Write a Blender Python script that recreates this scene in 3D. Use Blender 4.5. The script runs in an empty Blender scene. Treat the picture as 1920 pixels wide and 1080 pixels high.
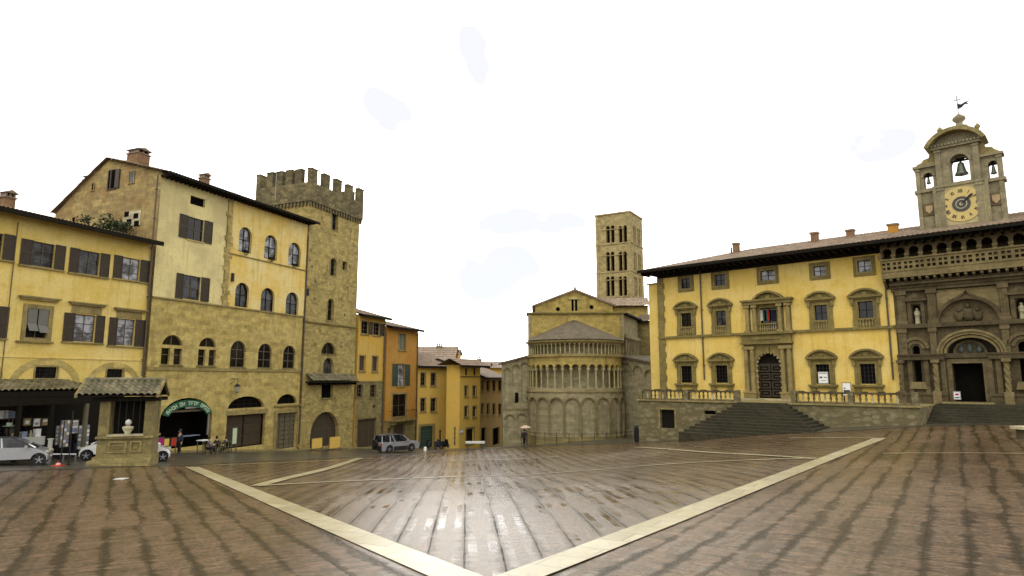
import bpy, math, random
import numpy as np
from mathutils import Vector, Matrix
from mathutils.geometry import delaunay_2d_cdt
random.seed(7)
R = math.radians
scene = bpy.context.scene
COL = scene.collection

# ---------------------------------------------------------------- camera
FPX, CZ = 1200.0, 2.6
PITCH = math.atan(170.0/FPX)
cam_d = bpy.data.cameras.new("camera")
cam_d.sensor_width = 36.0
cam_d.lens = FPX/1920.0*36.0
cam_d.clip_start, cam_d.clip_end = 0.1, 3000
cam = bpy.data.objects.new("camera", cam_d)
cam.location = (0, 0, CZ)
cam.rotation_euler = (R(90)+PITCH, 0, 0)
COL.objects.link(cam)
scene.camera = cam

# ---------------------------------------------------------------- sky, sun, exposure
SUN_EL, SUN_ROT = R(48), R(200)
world = bpy.data.worlds.new("World"); scene.world = world
world.use_nodes = True
nt = world.node_tree; nt.nodes.clear()
def wn(t, **k):
    n = nt.nodes.new(t)
    for a, b in k.items(): setattr(n, a, b)
    return n
w_out = wn('ShaderNodeOutputWorld'); w_bg = wn('ShaderNodeBackground')
w_sky = wn('ShaderNodeTexSky'); w_sky.sky_type = 'NISHITA'; w_sky.sun_disc = False
w_sky.sun_elevation = SUN_EL; w_sky.sun_rotation = SUN_ROT
w_bg.inputs['Strength'].default_value = 0.1
w_tc = wn('ShaderNodeTexCoord')
w_map = wn('ShaderNodeMapping'); w_map.inputs['Scale'].default_value = (2.2, 2.2, 5.0)
w_map.inputs['Location'].default_value = (0.31, 0.4, 0.2)
w_n1 = wn('ShaderNodeTexNoise'); w_n1.inputs['Scale'].default_value = 1.6; w_n1.inputs['Detail'].default_value = 5
w_r1 = wn('ShaderNodeValToRGB')
w_r1.color_ramp.elements[0].position = 0.64; w_r1.color_ramp.elements[1].position = 0.72
w_mix = wn('ShaderNodeMix', data_type='RGBA')      # thick bright cloud / thin grey-blue gaps
w_mix.inputs[6].default_value = (21, 20.6, 19.6, 1)
w_mix.inputs[7].default_value = (10.1, 10.2, 10.75, 1)
w_mix2 = wn('ShaderNodeMix', data_type='RGBA'); w_mix2.inputs[0].default_value = 0.92
L = nt.links.new
L(w_tc.outputs['Generated'], w_map.inputs[0]); L(w_map.outputs[0], w_n1.inputs['Vector'])
L(w_n1.outputs['Fac'], w_r1.inputs[0])
w_n2 = wn('ShaderNodeTexNoise'); w_n2.inputs['Scale'].default_value = 5.0; w_n2.inputs['Detail'].default_value = 3
L(w_tc.outputs['Generated'], w_n2.inputs['Vector'])
w_add = wn('ShaderNodeVectorMath', operation='MULTIPLY_ADD'); L(w_n2.outputs['Color'], w_add.inputs[0]); w_add.inputs[1].default_value = (.16, .16, .09); L(w_tc.outputs['Generated'], w_add.inputs[2])
acc = w_r1.outputs[0]
w_m3 = wn('ShaderNodeMapping'); w_m3.inputs['Scale'].default_value = (1, 1, 2.2); L(w_tc.outputs['Generated'], w_m3.inputs[0])
w_n3 = wn('ShaderNodeTexNoise'); w_n3.inputs['Scale'].default_value = 11; w_n3.inputs['Detail'].default_value = 6; w_n3.inputs['Roughness'].default_value = .55; L(w_m3.outputs[0], w_n3.inputs['Vector'])
w_wisp = wn('ShaderNodeMapRange'); w_wisp.interpolation_type = 'SMOOTHSTEP'; L(w_n3.outputs['Fac'], w_wisp.inputs[0]); w_wisp.inputs[1].default_value = .36; w_wisp.inputs[2].default_value = .52; w_wisp.inputs[3].default_value = .4
# thinner, greyer places in the overcast: azimuth, elevation, half-width, half-height (degrees), strength
for az, el, hw_, hh_, st_ in ((-3.4, 27.5, 2.0, 3.2, .5), (-13, 23.5, 2.6, 1.8, .45), (1.5, 14, 6.5, 1.6, .5), (-.5, 9.5, 4.2, 2.6, .95), (31, 18.5, 3.5, 1.8, .4), (8, 5, 4, 2, .3)):
    a_, e_ = R(az), R(el); d_0 = (math.sin(a_)*math.cos(e_)+.08, math.cos(a_)*math.cos(e_)+.08, math.sin(e_)+.045)
    w_s = wn('ShaderNodeVectorMath', operation='SUBTRACT'); L(w_add.outputs[0], w_s.inputs[0]); w_s.inputs[1].default_value = d_0
    w_m = wn('ShaderNodeVectorMath', operation='MULTIPLY'); L(w_s.outputs[0], w_m.inputs[0]); w_m.inputs[1].default_value = (1/R(hw_), 1/R(hw_*2), 1/R(hh_))
    w_l = wn('ShaderNodeVectorMath', operation='LENGTH'); L(w_m.outputs[0], w_l.inputs[0])
    w_mr = wn('ShaderNodeMapRange'); w_mr.interpolation_type = 'SMOOTHSTEP'; L(w_l.outputs['Value'], w_mr.inputs[0]); w_mr.inputs[1].default_value = 1.6; w_mr.inputs[2].default_value = .2; w_mr.inputs[4].default_value = 1.0+st_
    w_k = wn('ShaderNodeMath', operation='MULTIPLY'); L(w_mr.outputs[0], w_k.inputs[0]); L(w_wisp.outputs[0], w_k.inputs[1])
    w_k.use_clamp = True; w_x = wn('ShaderNodeMath', operation='MAXIMUM'); L(acc, w_x.inputs[0]); L(w_k.outputs[0], w_x.inputs[1]); acc = w_x.outputs[0]
L(acc, w_mix.inputs[0])
w_dot = wn('ShaderNodeVectorMath', operation='DOT_PRODUCT'); L(w_tc.outputs['Generated'], w_dot.inputs[0]); w_dot.inputs[1].default_value = Vector((-.02, 1, .30)).normalized()
w_br = wn('ShaderNodeMapRange'); w_br.interpolation_type = 'SMOOTHSTEP'; L(w_dot.outputs['Value'], w_br.inputs[0]); w_br.inputs[1].default_value = .90; w_br.inputs[2].default_value = .995; w_br.inputs[3].default_value = 1; w_br.inputs[4].default_value = 2.9
w_mb = wn('ShaderNodeMix', data_type='RGBA', blend_type='MULTIPLY'); w_mb.inputs[0].default_value = 1; w_mb.inputs[6].default_value = (19, 18.6, 17.6, 1); L(w_br.outputs[0], w_mb.inputs[7]); L(w_mb.outputs[2], w_mix.inputs[6])
L(w_sky.outputs[0], w_mix2.inputs[6]); L(w_mix.outputs[2], w_mix2.inputs[7])
L(w_mix2.outputs[2], w_bg.inputs['Color']); L(w_bg.outputs[0], w_out.inputs[0])
sd = bpy.data.lights.new("sun", 'SUN'); sd.energy = 0.8; sd.angle = R(25); sd.color = (1, 0.95, 0.86)
sun = bpy.data.objects.new("sun", sd); COL.objects.link(sun)
sun.rotation_euler = (R(90)-SUN_EL, 0, math.pi - SUN_ROT + 0)
sun.location = (0, -20, 60)
scene.view_settings.view_transform = 'Standard'
scene.view_settings.look = 'None'
scene.view_settings.gamma = 1.0
scene.view_settings.exposure = 0.0

# ---------------------------------------------------------------- pixel -> world
cp, sp = math.cos(PITCH), math.sin(PITCH)
CAM = Vector((0, 0, CZ))
def ray(px, py):
    x = (px-960.0)/FPX; y = (540.0-py)/FPX
    return Vector((x, cp-y*sp, sp+y*cp))
def at(px, py, Y):
    d = ray(px, py); return CAM + d*(Y/d.y)

# ---------------------------------------------------------------- terrain (thin plate through surveyed points)
_pts = [(0,11,3.3),(-9,11,3.45),(9,11,3.3),(0,0,2.6),(-25,33.5,4.5),(-22,36,4.70),(-26.1,48,5.35),(-17.2,69.9,7.4),
        (-11.5,62,7.0),(-12.1,82.8,8.75),(-6.5,81,8.55),(-1.3,95,9.9),(1.3,66.6,6.92),(6.9,69,6.55),(11.3,58.3,5.68),
        (18,47.5,4.04),(27.4,43.4,3.12),(33,42,2.9),(0,38,5.4),(-60,40,4.6),(60,40,2.2),(0,-40,2.0),(-60,-40,3.0),
        (60,-40,1.8),(-60,150,10),(60,150,8),(0,150,12),]
_J, _E1, _E2 = at(912, 1107, 10.7), at(360, 876, 37), at(1650, 822, 39)
for _k in range(9):
    for _e in (_E1, _E2): _q = _J.lerp(_e, _k/8.0); _pts.append((_q.x, _q.y+(.001 if _e is _E2 else 0), CZ-_q.z))
#
_P = np.array([(a, b) for a, b, c in _pts], float); _Z = np.array([CZ-c for a, b, c in _pts])
def _phi(r): return np.where(r > 1e-9, r*r*np.log(np.maximum(r, 1e-9)), 0.0)
_n = len(_P); _A = np.zeros((_n+3, _n+3))
_A[:_n, :_n] = _phi(np.linalg.norm(_P[:, None]-_P[None], axis=2)) + np.eye(_n)*2.0
_A[:_n, _n] = 1; _A[:_n, _n+1:] = _P; _A[_n, :_n] = 1; _A[_n+1:, :_n] = _P.T
_W = np.linalg.solve(_A, np.concatenate([_Z, [0, 0, 0]]))
def gz(x, y):
    x = np.clip(np.asarray(x, float), -70, 70); y = np.clip(np.asarray(y, float), -50, 160)
    q = np.stack([x, y], -1)
    r = np.linalg.norm(q[..., None, :]-_P, axis=-1)
    return (_phi(r) @ _W[:_n]) + _W[_n] + q @ _W[_n+1:]
def gzf(x, y): return float(gz(x, y))
def ground_hit(px, py):
    d = ray(px, py); d = d/d.y
    Y = np.arange(4, 160, 0.25)
    f = CZ + d.z*Y - gz(d.x*Y, Y)
    k = np.where(f < 0)[0]
    if len(k) == 0: return None
    k = k[0]
    if k == 0: Yh = Y[0]
    else: Yh = Y[k-1] + 0.25*f[k-1]/(f[k-1]-f[k])
    return Vector((d.x*Yh, Yh, gzf(d.x*Yh, Yh)))

# ---------------------------------------------------------------- materials
M = {}
class NT:
    def __init__(s, name):
        s.m = bpy.data.materials.new(name); s.m.use_nodes = True; M[name] = s.m
        s.t = s.m.node_tree; s.b = s.t.nodes['Principled BSDF']
        s.tc = s.n('ShaderNodeTexCoord'); s.obj = s.tc.outputs['Object']
    def n(s, t, **k):
        n = s.t.nodes.new(t)
        for a, b in k.items(): setattr(n, a, b)
        return n
    def l(s, a, b): s.t.links.new(a, b)
    def val(s, sock, v):
        if isinstance(v, (int, float)): sock.default_value = v
        elif isinstance(v, tuple): sock.default_value = v if len(v) != 3 or len(sock.default_value) == 3 else v+(1,)
        else: s.l(v, sock)
    def math(s, op, a, b=0.0, c=None):
        n = s.n('ShaderNodeMath', operation=op); s.val(n.inputs[0], a); s.val(n.inputs[1], b)
        if c is not None: s.val(n.inputs[2], c)
        return n.outputs[0]
    def noise(s, vec, scale, detail=4, rough=0.6):
        n = s.n('ShaderNodeTexNoise'); s.l(vec, n.inputs['Vector'])
        n.inputs['Scale'].default_value = scale; n.inputs['Detail'].default_value = detail; n.inputs['Roughness'].default_value = rough
        return n.outputs['Fac']
    def ramp(s, f, a, b):
        n = s.n('ShaderNodeMapRange'); n.interpolation_type = 'SMOOTHSTEP'; s.l(f, n.inputs[0])
        n.inputs[1].default_value = a; n.inputs[2].default_value = b
        return n.outputs[0]
    def mix(s, f, a, b, mode='MIX'):
        n = s.n('ShaderNodeMix', data_type='RGBA', blend_type=mode); s.val(n.inputs[0], f)
        s.val(n.inputs[6], a); s.val(n.inputs[7], b); return n.outputs[2]
    def scale(s, vec, sc):
        n = s.n('ShaderNodeMapping'); n.inputs['Scale'].default_value = sc; s.l(vec, n.inputs[0]); return n.outputs[0]
    def wallvec(s):
        x = s.n('ShaderNodeSeparateXYZ'); s.l(s.obj, x.inputs[0])
        c = s.n('ShaderNodeCombineXYZ'); s.l(s.math('ADD', x.outputs[0], x.outputs[1]), c.inputs[0]); s.l(x.outputs[2], c.inputs[1])
        return c.outputs[0]
    def bump(s, h, strength, dist=0.02):
        n = s.n('ShaderNodeBump'); n.inputs['Strength'].default_value = strength; n.inputs['Distance'].default_value = dist
        s.l(h, n.inputs['Height']); s.l(n.outputs[0], s.b.inputs['Normal'])
    def fin(s, col, rough=0.8, metal=0.0, spec=0.3):
        s.val(s.b.inputs['Base Color'], col); s.val(s.b.inputs['Roughness'], rough)
        s.b.inputs['Metallic'].default_value = metal; s.b.inputs['Specular IOR Level'].default_value = spec
        return s.m

def plain(name, c, rough=0.7, metal=0.0, var=0.18, sc=3.0, spec=0.3):
    t = NT(name); f = t.noise(t.obj, sc, 5)
    d = tuple(x*(1-var) for x in c); e = tuple(min(1, x*(1+var)) for x in c)
    return t.fin(t.mix(f, d, e), rough, metal, spec)
def plaster(name, c1, c2, c3, patch=0.5, streak=0.5, wash=0.0):
    t = NT(name); v = t.wallvec()
    a = t.noise(v, 0.35, 6, 0.62); b = t.noise(t.scale(v, (3.0, 0.16, 1)), 0.9, 6, 0.68); g = t.noise(v, 7.0, 5, 0.7)
    h = t.noise(v, 1.4, 5, 0.65)
    col = t.mix(t.ramp(a, 0.40, 0.62), c1, c2)
    col = t.mix(t.math('MULTIPLY', t.ramp(b, 0.50, 0.70), streak), col, c3)
    col = t.mix(t.math('MULTIPLY', t.ramp(h, 0.56, 0.66), patch), col, c2)
    col = t.mix(t.math('MULTIPLY', t.ramp(h, 0.44, 0.34), 0.35), col, c3)
    gr = t.n('ShaderNodeMapRange'); t.l(g, gr.inputs[0]); gr.inputs[3].default_value = 0.72; gr.inputs[4].default_value = 1.22
    col = t.mix(1.0, col, gr.outputs[0], 'MULTIPLY')
    t.bump(g, 0.35, 0.02)
    return t.fin(col, 0.9, 0, 0.15)
def stone(name, c1, c2, c3, bw=0.55, bh=0.28, mort=0.02, mcol=0.55, patch=0.6, bumps=0.5):
    t = NT(name); v = t.wallvec()
    wob = t.noise(v, 2.0, 3); vv = t.n('ShaderNodeVectorMath', operation='ADD'); t.l(v, vv.inputs[0])
    cc = t.n('ShaderNodeCombineXYZ'); t.l(t.math('MULTIPLY', wob, 0.10), cc.inputs[0]); t.l(t.math('MULTIPLY', wob, 0.07), cc.inputs[1]); t.l(cc.outputs[0], vv.inputs[1])
    br = t.n('ShaderNodeTexBrick'); t.l(vv.outputs[0], br.inputs['Vector'])
    c1, c2, c3 = [(q[0], q[1]*.985, q[2]*.90) for q in (c1, c2, c3)]
    br.inputs['Color1'].default_value = tuple(q*1.06 for q in c1)+(1,); br.inputs['Color2'].default_value = tuple(q*.90 for q in c2)+(1,)
    br.inputs['Mortar'].default_value = tuple(x*(mcol+.12) for x in c1)+(1,)
    br.inputs['Scale'].default_value = 1.0; br.inputs['Brick Width'].default_value = bw; br.inputs['Row Height'].default_value = bh
    br.inputs['Mortar Size'].default_value = mort; br.inputs['Mortar Smooth'].default_value = 0.4
    a = t.noise(v, 0.45, 6, 0.65); g = t.noise(v, 5.0, 6, 0.75); b = t.noise(t.scale(v, (1.8, 0.25, 1)), 0.8, 4)
    col = t.mix(t.math('MULTIPLY', t.ramp(a, 0.42, 0.62), patch*.75), br.outputs['Color'], c3)
    col = t.mix(t.math('MULTIPLY', t.ramp(b, 0.54, 0.72), 0.55), col, tuple(x*0.5 for x in c1))
    gr = t.n('ShaderNodeMapRange'); t.l(g, gr.inputs[0]); gr.inputs[1].default_value = .25; gr.inputs[2].default_value = .75
    gr.inputs[3].default_value = 0.72; gr.inputs[4].default_value = 1.24
    col = t.mix(1.0, col, gr.outputs[0], 'MULTIPLY')
    md = t.noise(v, 1.6, 5, .7); gm = t.n('ShaderNodeMapRange'); t.l(md, gm.inputs[0]); gm.inputs[1].default_value = .3; gm.inputs[2].default_value = .7
    gm.inputs[3].default_value = 0.72; gm.inputs[4].default_value = 1.26
    col = t.mix(1.0, col, gm.outputs[0], 'MULTIPLY')
    hh = t.math('ADD', t.math('MULTIPLY', br.outputs['Fac'], -0.8), g)
    t.bump(hh, bumps, 0.04)
    return t.fin(col, 0.88, 0, 0.2)
def rubble(name, c1, c2, c3):
    t = NT(name); v = t.scale(t.wallvec(), (1.0, 1.7, 1)); vo = t.n('ShaderNodeTexVoronoi'); t.l(v, vo.inputs['Vector']); vo.inputs['Scale'].default_value = 1.9
    x = t.n('ShaderNodeSeparateXYZ'); t.l(vo.outputs['Color'], x.inputs[0]); a = t.noise(v, .5, 5, .7); g = t.noise(v, 4, 6, .75)
    col = t.mix(x.outputs[0], c1, c2); col = t.mix(t.math('MULTIPLY', t.ramp(a, .45, .6), .75), col, c3)
    gr = t.n('ShaderNodeMapRange'); t.l(g, gr.inputs[0]); gr.inputs[1].default_value = .3; gr.inputs[2].default_value = .7; gr.inputs[3].default_value = .55; gr.inputs[4].default_value = 1.4
    col = t.mix(1.0, col, gr.outputs[0], 'MULTIPLY'); col = t.mix(t.ramp(vo.outputs['Distance'], .42, .62), col, tuple(q*.82 for q in c1))
    t.bump(t.math('SUBTRACT', g, vo.outputs['Distance']), .8, .05); return t.fin(col, .9, 0, .2)
def tiles(name, c1, c2, c3, gloss=0.6, su=0.22, sl=0.4):
    t = NT(name); x = t.n('ShaderNodeSeparateXYZ'); t.l(t.obj, x.inputs[0])
    c = t.n('ShaderNodeCombineXYZ')
    t.l(t.math('FLOOR', t.math('DIVIDE', x.outputs[0], su)), c.inputs[0]); t.l(t.math('FLOOR', t.math('DIVIDE', x.outputs[1], sl)), c.inputs[1])
    w = t.n('ShaderNodeTexWhiteNoise'); w.noise_dimensions = '2D'; t.l(c.outputs[0], w.inputs['Vector'])
    n = t.noise(t.obj, 1.2, 5); g = t.noise(t.obj, 9.0, 4)
    col = t.mix(w.outputs['Value'], c1, c2); col = t.mix(t.math('MULTIPLY', t.ramp(n, 0.48, 0.62), 0.7), col, c3)
    gr = t.n('ShaderNodeMapRange'); t.l(g, gr.inputs[0]); gr.inputs[3].default_value = 0.6; gr.inputs[4].default_value = 1.4
    col = t.mix(1.0, col, gr.outputs[0], 'MULTIPLY')
    return t.fin(col, gloss, 0, 0.35)

plaster('plaster_yellow', (.60,.445,.12), (.65,.51,.19), (.46,.325,.08), .55, .6)
plaster('plaster_palace', (.62,.445,.112), (.66,.50,.165), (.50,.33,.07), .55, .75)
plaster('plaster_cream', (.66,.57,.27), (.50,.42,.21), (.42,.34,.14), .8, .6)
plaster('plaster_gold', (.64,.46,.13), (.66,.54,.24), (.42,.29,.08), .7, .8)
plaster('plaster_ochre', (.55,.34,.06), (.52,.36,.10), (.38,.24,.06), .5, .5)
plaster('plaster_orange', (.42,.205,.04), (.44,.25,.06), (.30,.17,.045), .5, .6)
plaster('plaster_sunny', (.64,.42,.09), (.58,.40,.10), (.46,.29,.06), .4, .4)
plaster('plaster_dull_shaded', (.40,.26,.07), (.34,.23,.08), (.24,.16,.05), .6, .6)
stone('plaster_gable', (.33,.255,.11), (.23,.18,.09), (.26,.165,.07), .7, .3, .012, .7, .8, .6)
stone('stone_warm', (.43,.335,.118), (.32,.25,.09), (.47,.385,.17), .8, .33, .010, .74, .6, .35)
stone('stone_tower', (.38,.30,.115), (.25,.20,.085), (.43,.345,.145), .5, .25, .014, .62, .5, .6)
stone('stone_parapet', (.21,.175,.09), (.11,.092,.055), (.07,.06,.04), .5, .25, .014, .55, .8, .8)
stone('stone_low', (.25,.205,.09), (.18,.148,.07), (.29,.24,.115), .5, .3, .02, .6, .6, .6)
stone('stone_apse', (.265,.23,.145), (.20,.175,.11), (.30,.262,.165), .7, .34, .012, .7, .5, .35)
stone('stone_apse_top', (.36,.275,.09), (.28,.215,.07), (.39,.31,.115), .7, .34, .01, .75, .5, .3)
stone('stone_column', (.40,.36,.21), (.34,.30,.17), (.26,.22,.12), 2.0, 1.1, .005, .8, .5, .2)
stone('stone_campanile', (.34,.275,.14), (.25,.205,.10), (.38,.31,.165), .55, .3, .015, .65, .5, .5)
stone('stone_trim', (.20,.16,.06), (.175,.14,.055), (.155,.125,.05), 1.4, .9, .004, .8, .6, .25)
stone('stone_trim_pale', (.26,.205,.09), (.24,.19,.08), (.20,.16,.075), 1.4, .9, .004, .8, .6, .25)
stone('stone_carved', (.088,.068,.038), (.066,.051,.029), (.115,.09,.05), .9, .5, .006, .7, .6, .8)
stone('stone_carved_mid', (.125,.098,.053), (.10,.078,.043), (.155,.12,.066), .9, .5, .006, .7, .6, .7)
stone('stone_carved_pale', (.20,.16,.08), (.17,.135,.065), (.14,.11,.055), 1.2, .6, .006, .7, .6, .5)
stone('stone_gable_clock', (.245,.215,.14), (.215,.19,.125), (.17,.15,.10), 1.0, .5, .006, .75, .6, .4)
rubble('stone_rubble', (.15,.125,.065), (.22,.19,.11), (.13,.11,.04))
stone('stone_step', (.036,.032,.019), (.052,.046,.029), (.025,.023,.014), 1.3, .4, .01, .5, .6, .5)
stone('stone_pale', (.42,.38,.27), (.36,.32,.22), (.30,.27,.18), 1.0, .5, .01, .7, .5, .4)
stone('stone_kiosk', (.19,.155,.07), (.14,.115,.055), (.22,.18,.085), .9, .5, .01, .6, .5, .4)
stone('brick_chimney', (.235,.14,.085), (.19,.115,.07), (.22,.13,.07), .25, .08, .012, .7, .5, .5)
tiles('roof_tile', (.20,.14,.095), (.31,.235,.165), (.13,.105,.07))
tiles('roof_tile_mossy', (.075,.064,.032), (.17,.145,.085), (.05,.05,.018), .5, .33, .36)
tiles('roof_tile_brown', (.17,.115,.075), (.23,.165,.11), (.12,.09,.06))
tiles('roof_slate', (.085,.066,.038), (.115,.09,.052), (.06,.048,.028), .8, .5, .35)
plain('wood_dark', (.011,.009,.006), .85, var=.4, spec=.1)
plain('wood_shutter', (.045,.032,.018), .55, var=.35)
plain('wood_door', (.055,.042,.026), .55, var=.35)
plain('wood_door_black', (.010,.008,.006), .7, var=.4, spec=.1)
plain('wood_grey', (.105,.09,.055), .7, var=.35)
plain('wood_frame', (.10,.075,.045), .6)
plain('shutter_green', (.045,.075,.055), .55, var=.25)
plain('shutter_pale', (.16,.19,.13), .6)
plain('blind_grey', (.13,.125,.11), .7)
plain('interior_dark', (.007,.006,.005), .95, var=.5, spec=0)
plain('niche_dark', (.035,.028,.016), .9, var=.4)
plain('paint_green', (.02,.085,.045), .4)
plain('paint_lettering', (.42,.52,.36), .5)
plain('paint_white', (.66,.65,.62), .4, var=.1)
plain('paint_white_dull', (.50,.49,.45), .5, var=.15)
plain('paint_yellow_panel', (.62,.40,.09), .6, var=.15)
plain('paint_gold', (.47,.36,.13), .5, var=.15)
plain('paint_gold_worn', (.36,.30,.15), .7, var=.4, sc=4)
plain('dial_dark', (.05,.05,.045), .6)
plain('metal_dark', (.02,.02,.022), .4, .6)
plain('metal_grey', (.30,.30,.30), .4, .6)
plain('bronze', (.10,.115,.085), .45, .5)
plain('copper_pipe', (.085,.065,.04), .5, .3)
plain('rubber', (.012,.012,.013), .7)
plain('alloy', (.33,.33,.34), .3, .7)
plain('cloth_black', (.014,.014,.018), .9)
plain('cloth_navy', (.02,.022,.04), .9)
plain('cloth_grey', (.10,.10,.12), .9)
plain('cloth_magenta', (.30,.015,.12), .8)
plain('cloth_red', (.42,.03,.015), .7)
plain('cloth_pink', (.50,.36,.27), .7)
plain('cloth_white', (.62,.62,.62), .8)
plain('skin', (.42,.26,.18), .6)
plain('hair', (.025,.018,.012), .7)
plain('plastic_orange', (.42,.045,.015), .5)
plain('paper', (.70,.70,.68), .7, var=.15, sc=9)
plain('paper_brown', (.34,.24,.13), .7, var=.5, sc=9)
plain('paper_blue', (.22,.26,.36), .7, var=.5, sc=9)
plain('tympanum_paint', (.075,.095,.09), .8, var=.5, sc=5)
plain('foliage', (.022,.032,.012), .8, var=.5)
plain('foliage_light', (.055,.07,.025), .8, var=.4)
plain('lamp_glass', (.30,.28,.2), .3)
def glass(name, c, rough=.06, var=.75):
    t = NT(name); f = t.noise(t.obj, 1.3, 4)
    col = t.mix(t.ramp(f, .4, .6), tuple(x*(1-var) for x in c), c)  # pale patches: sky reflection painted into the panes, plus curtain cloth
    return t.fin(col, rough, 0, .35)
glass('glass_dark', (.010,.010,.011), .1); glass('glass_curtain_sky', (.36,.37,.40), .25, .8); glass('glass_grey', (.06,.062,.07), .15, .9)
glass('glass_car', (.03,.034,.038), .04)
def carpaint(name, c):
    t = NT(name); t.b.inputs['Coat Weight'].default_value = .8; t.b.inputs['Coat Roughness'].default_value = .05
    return t.fin(t.mix(t.noise(t.obj, 2, 4), tuple(x*.85 for x in c), c), .32, .35, .5)
carpaint('car_silver', (.33,.33,.34)); carpaint('car_grey', (.30,.30,.32)); carpaint('car_white', (.78,.78,.77))

# ---------------------------------------------------------------- mesh builder
class Frame:
    def __init__(s, o, u):
        s.O = Vector((o[0], o[1], 0)); s.u = Vector((u[0], u[1], 0)).normalized(); s.n = Vector((-s.u.y, s.u.x, 0)); s.curved = False
    def p(s, a, y, z): return s.O + s.u*a + s.n*y + Vector((0, 0, z))
    def hit(s, px, py, y=0.0):
        d = ray(px, py); o = s.O + s.n*y
        t = (o-CAM).dot(s.n)/d.dot(s.n); q = CAM + d*t
        return (q-s.O).dot(s.u), q.z
    def rc(s, x0, y0, x1, y1, y=0.0):
        xm, ym = (x0+x1)/2, (y0+y1)/2
        return s.hit(x0, ym, y)[0], s.hit(x1, ym, y)[0], s.hit(xm, y1, y)[1], s.hit(xm, y0, y)[1]
def frame2(px0, Y0, px1, Y1, py=710):
    a, b = at(px0, py, Y0), at(px1, py, Y1)
    f = Frame((a.x, a.y), (b.x-a.x, b.y-a.y)); f.len = (Vector((b.x-a.x, b.y-a.y))).length; return f
class CylFrame:
    def __init__(s, c, r, face=0.0): s.c = Vector((c[0], c[1], 0)); s.r = r; s.f = face; s.curved = True
    def p(s, a, y, z):
        t = a/s.r + s.f; return s.c + Vector((math.sin(t), -math.cos(t), 0))*(s.r-y) + Vector((0, 0, z))
W0 = Frame((0, 0), (1, 0))
def arc(cx, cz, r, a0, a1, n, rz=None):
    rz = r if rz is None else rz
    return [(cx+r*math.cos(a0+(a1-a0)*i/n), cz+rz*math.sin(a0+(a1-a0)*i/n)) for i in range(n+1)]
def rectp(s0, s1, z0, z1): return [(s0, z0), (s1, z0), (s1, z1), (s0, z1)]
def archp(s0, s1, z0, z1, rise=None, n=12):
    r = (s1-s0)/2; rise = min(r, (z1-z0)) if rise is None else rise
    return [(s0, z0), (s1, z0)] + arc((s0+s1)/2, z1-rise, r, 0, math.pi, n, rise)
def ogivep(s0, s1, z0, z1, n=7):
    c = (s0+s1)/2; w = s1-s0; h = (z1-z0)
    pr = [(s1-(w/2)*(1-math.cos(t))/(1), z0+h*math.sin(t)) for t in [math.pi/2*i/n for i in range(n+1)]]
    return [(s0, z0), (s1, z0)] + pr[1:] + [(2*c-a, b) for a, b in reversed(pr[1:-1])]
def inside(p, poly):
    x, y = p; r = False; j = len(poly)-1
    for i in range(len(poly)):
        xi, yi = poly[i]; xj, yj = poly[j]
        if (yi > y) != (yj > y) and x < (xj-xi)*(y-yi)/(yj-yi)+xi: r = not r
        j = i
    return r
def clean(poly):
    out = []
    for p in poly:
        if not out or abs(p[0]-out[-1][0])+abs(p[1]-out[-1][1]) > 1e-4: out.append(p)
    if abs(out[0][0]-out[-1][0])+abs(out[0][1]-out[-1][1]) < 1e-4: out.pop()
    return out
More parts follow.
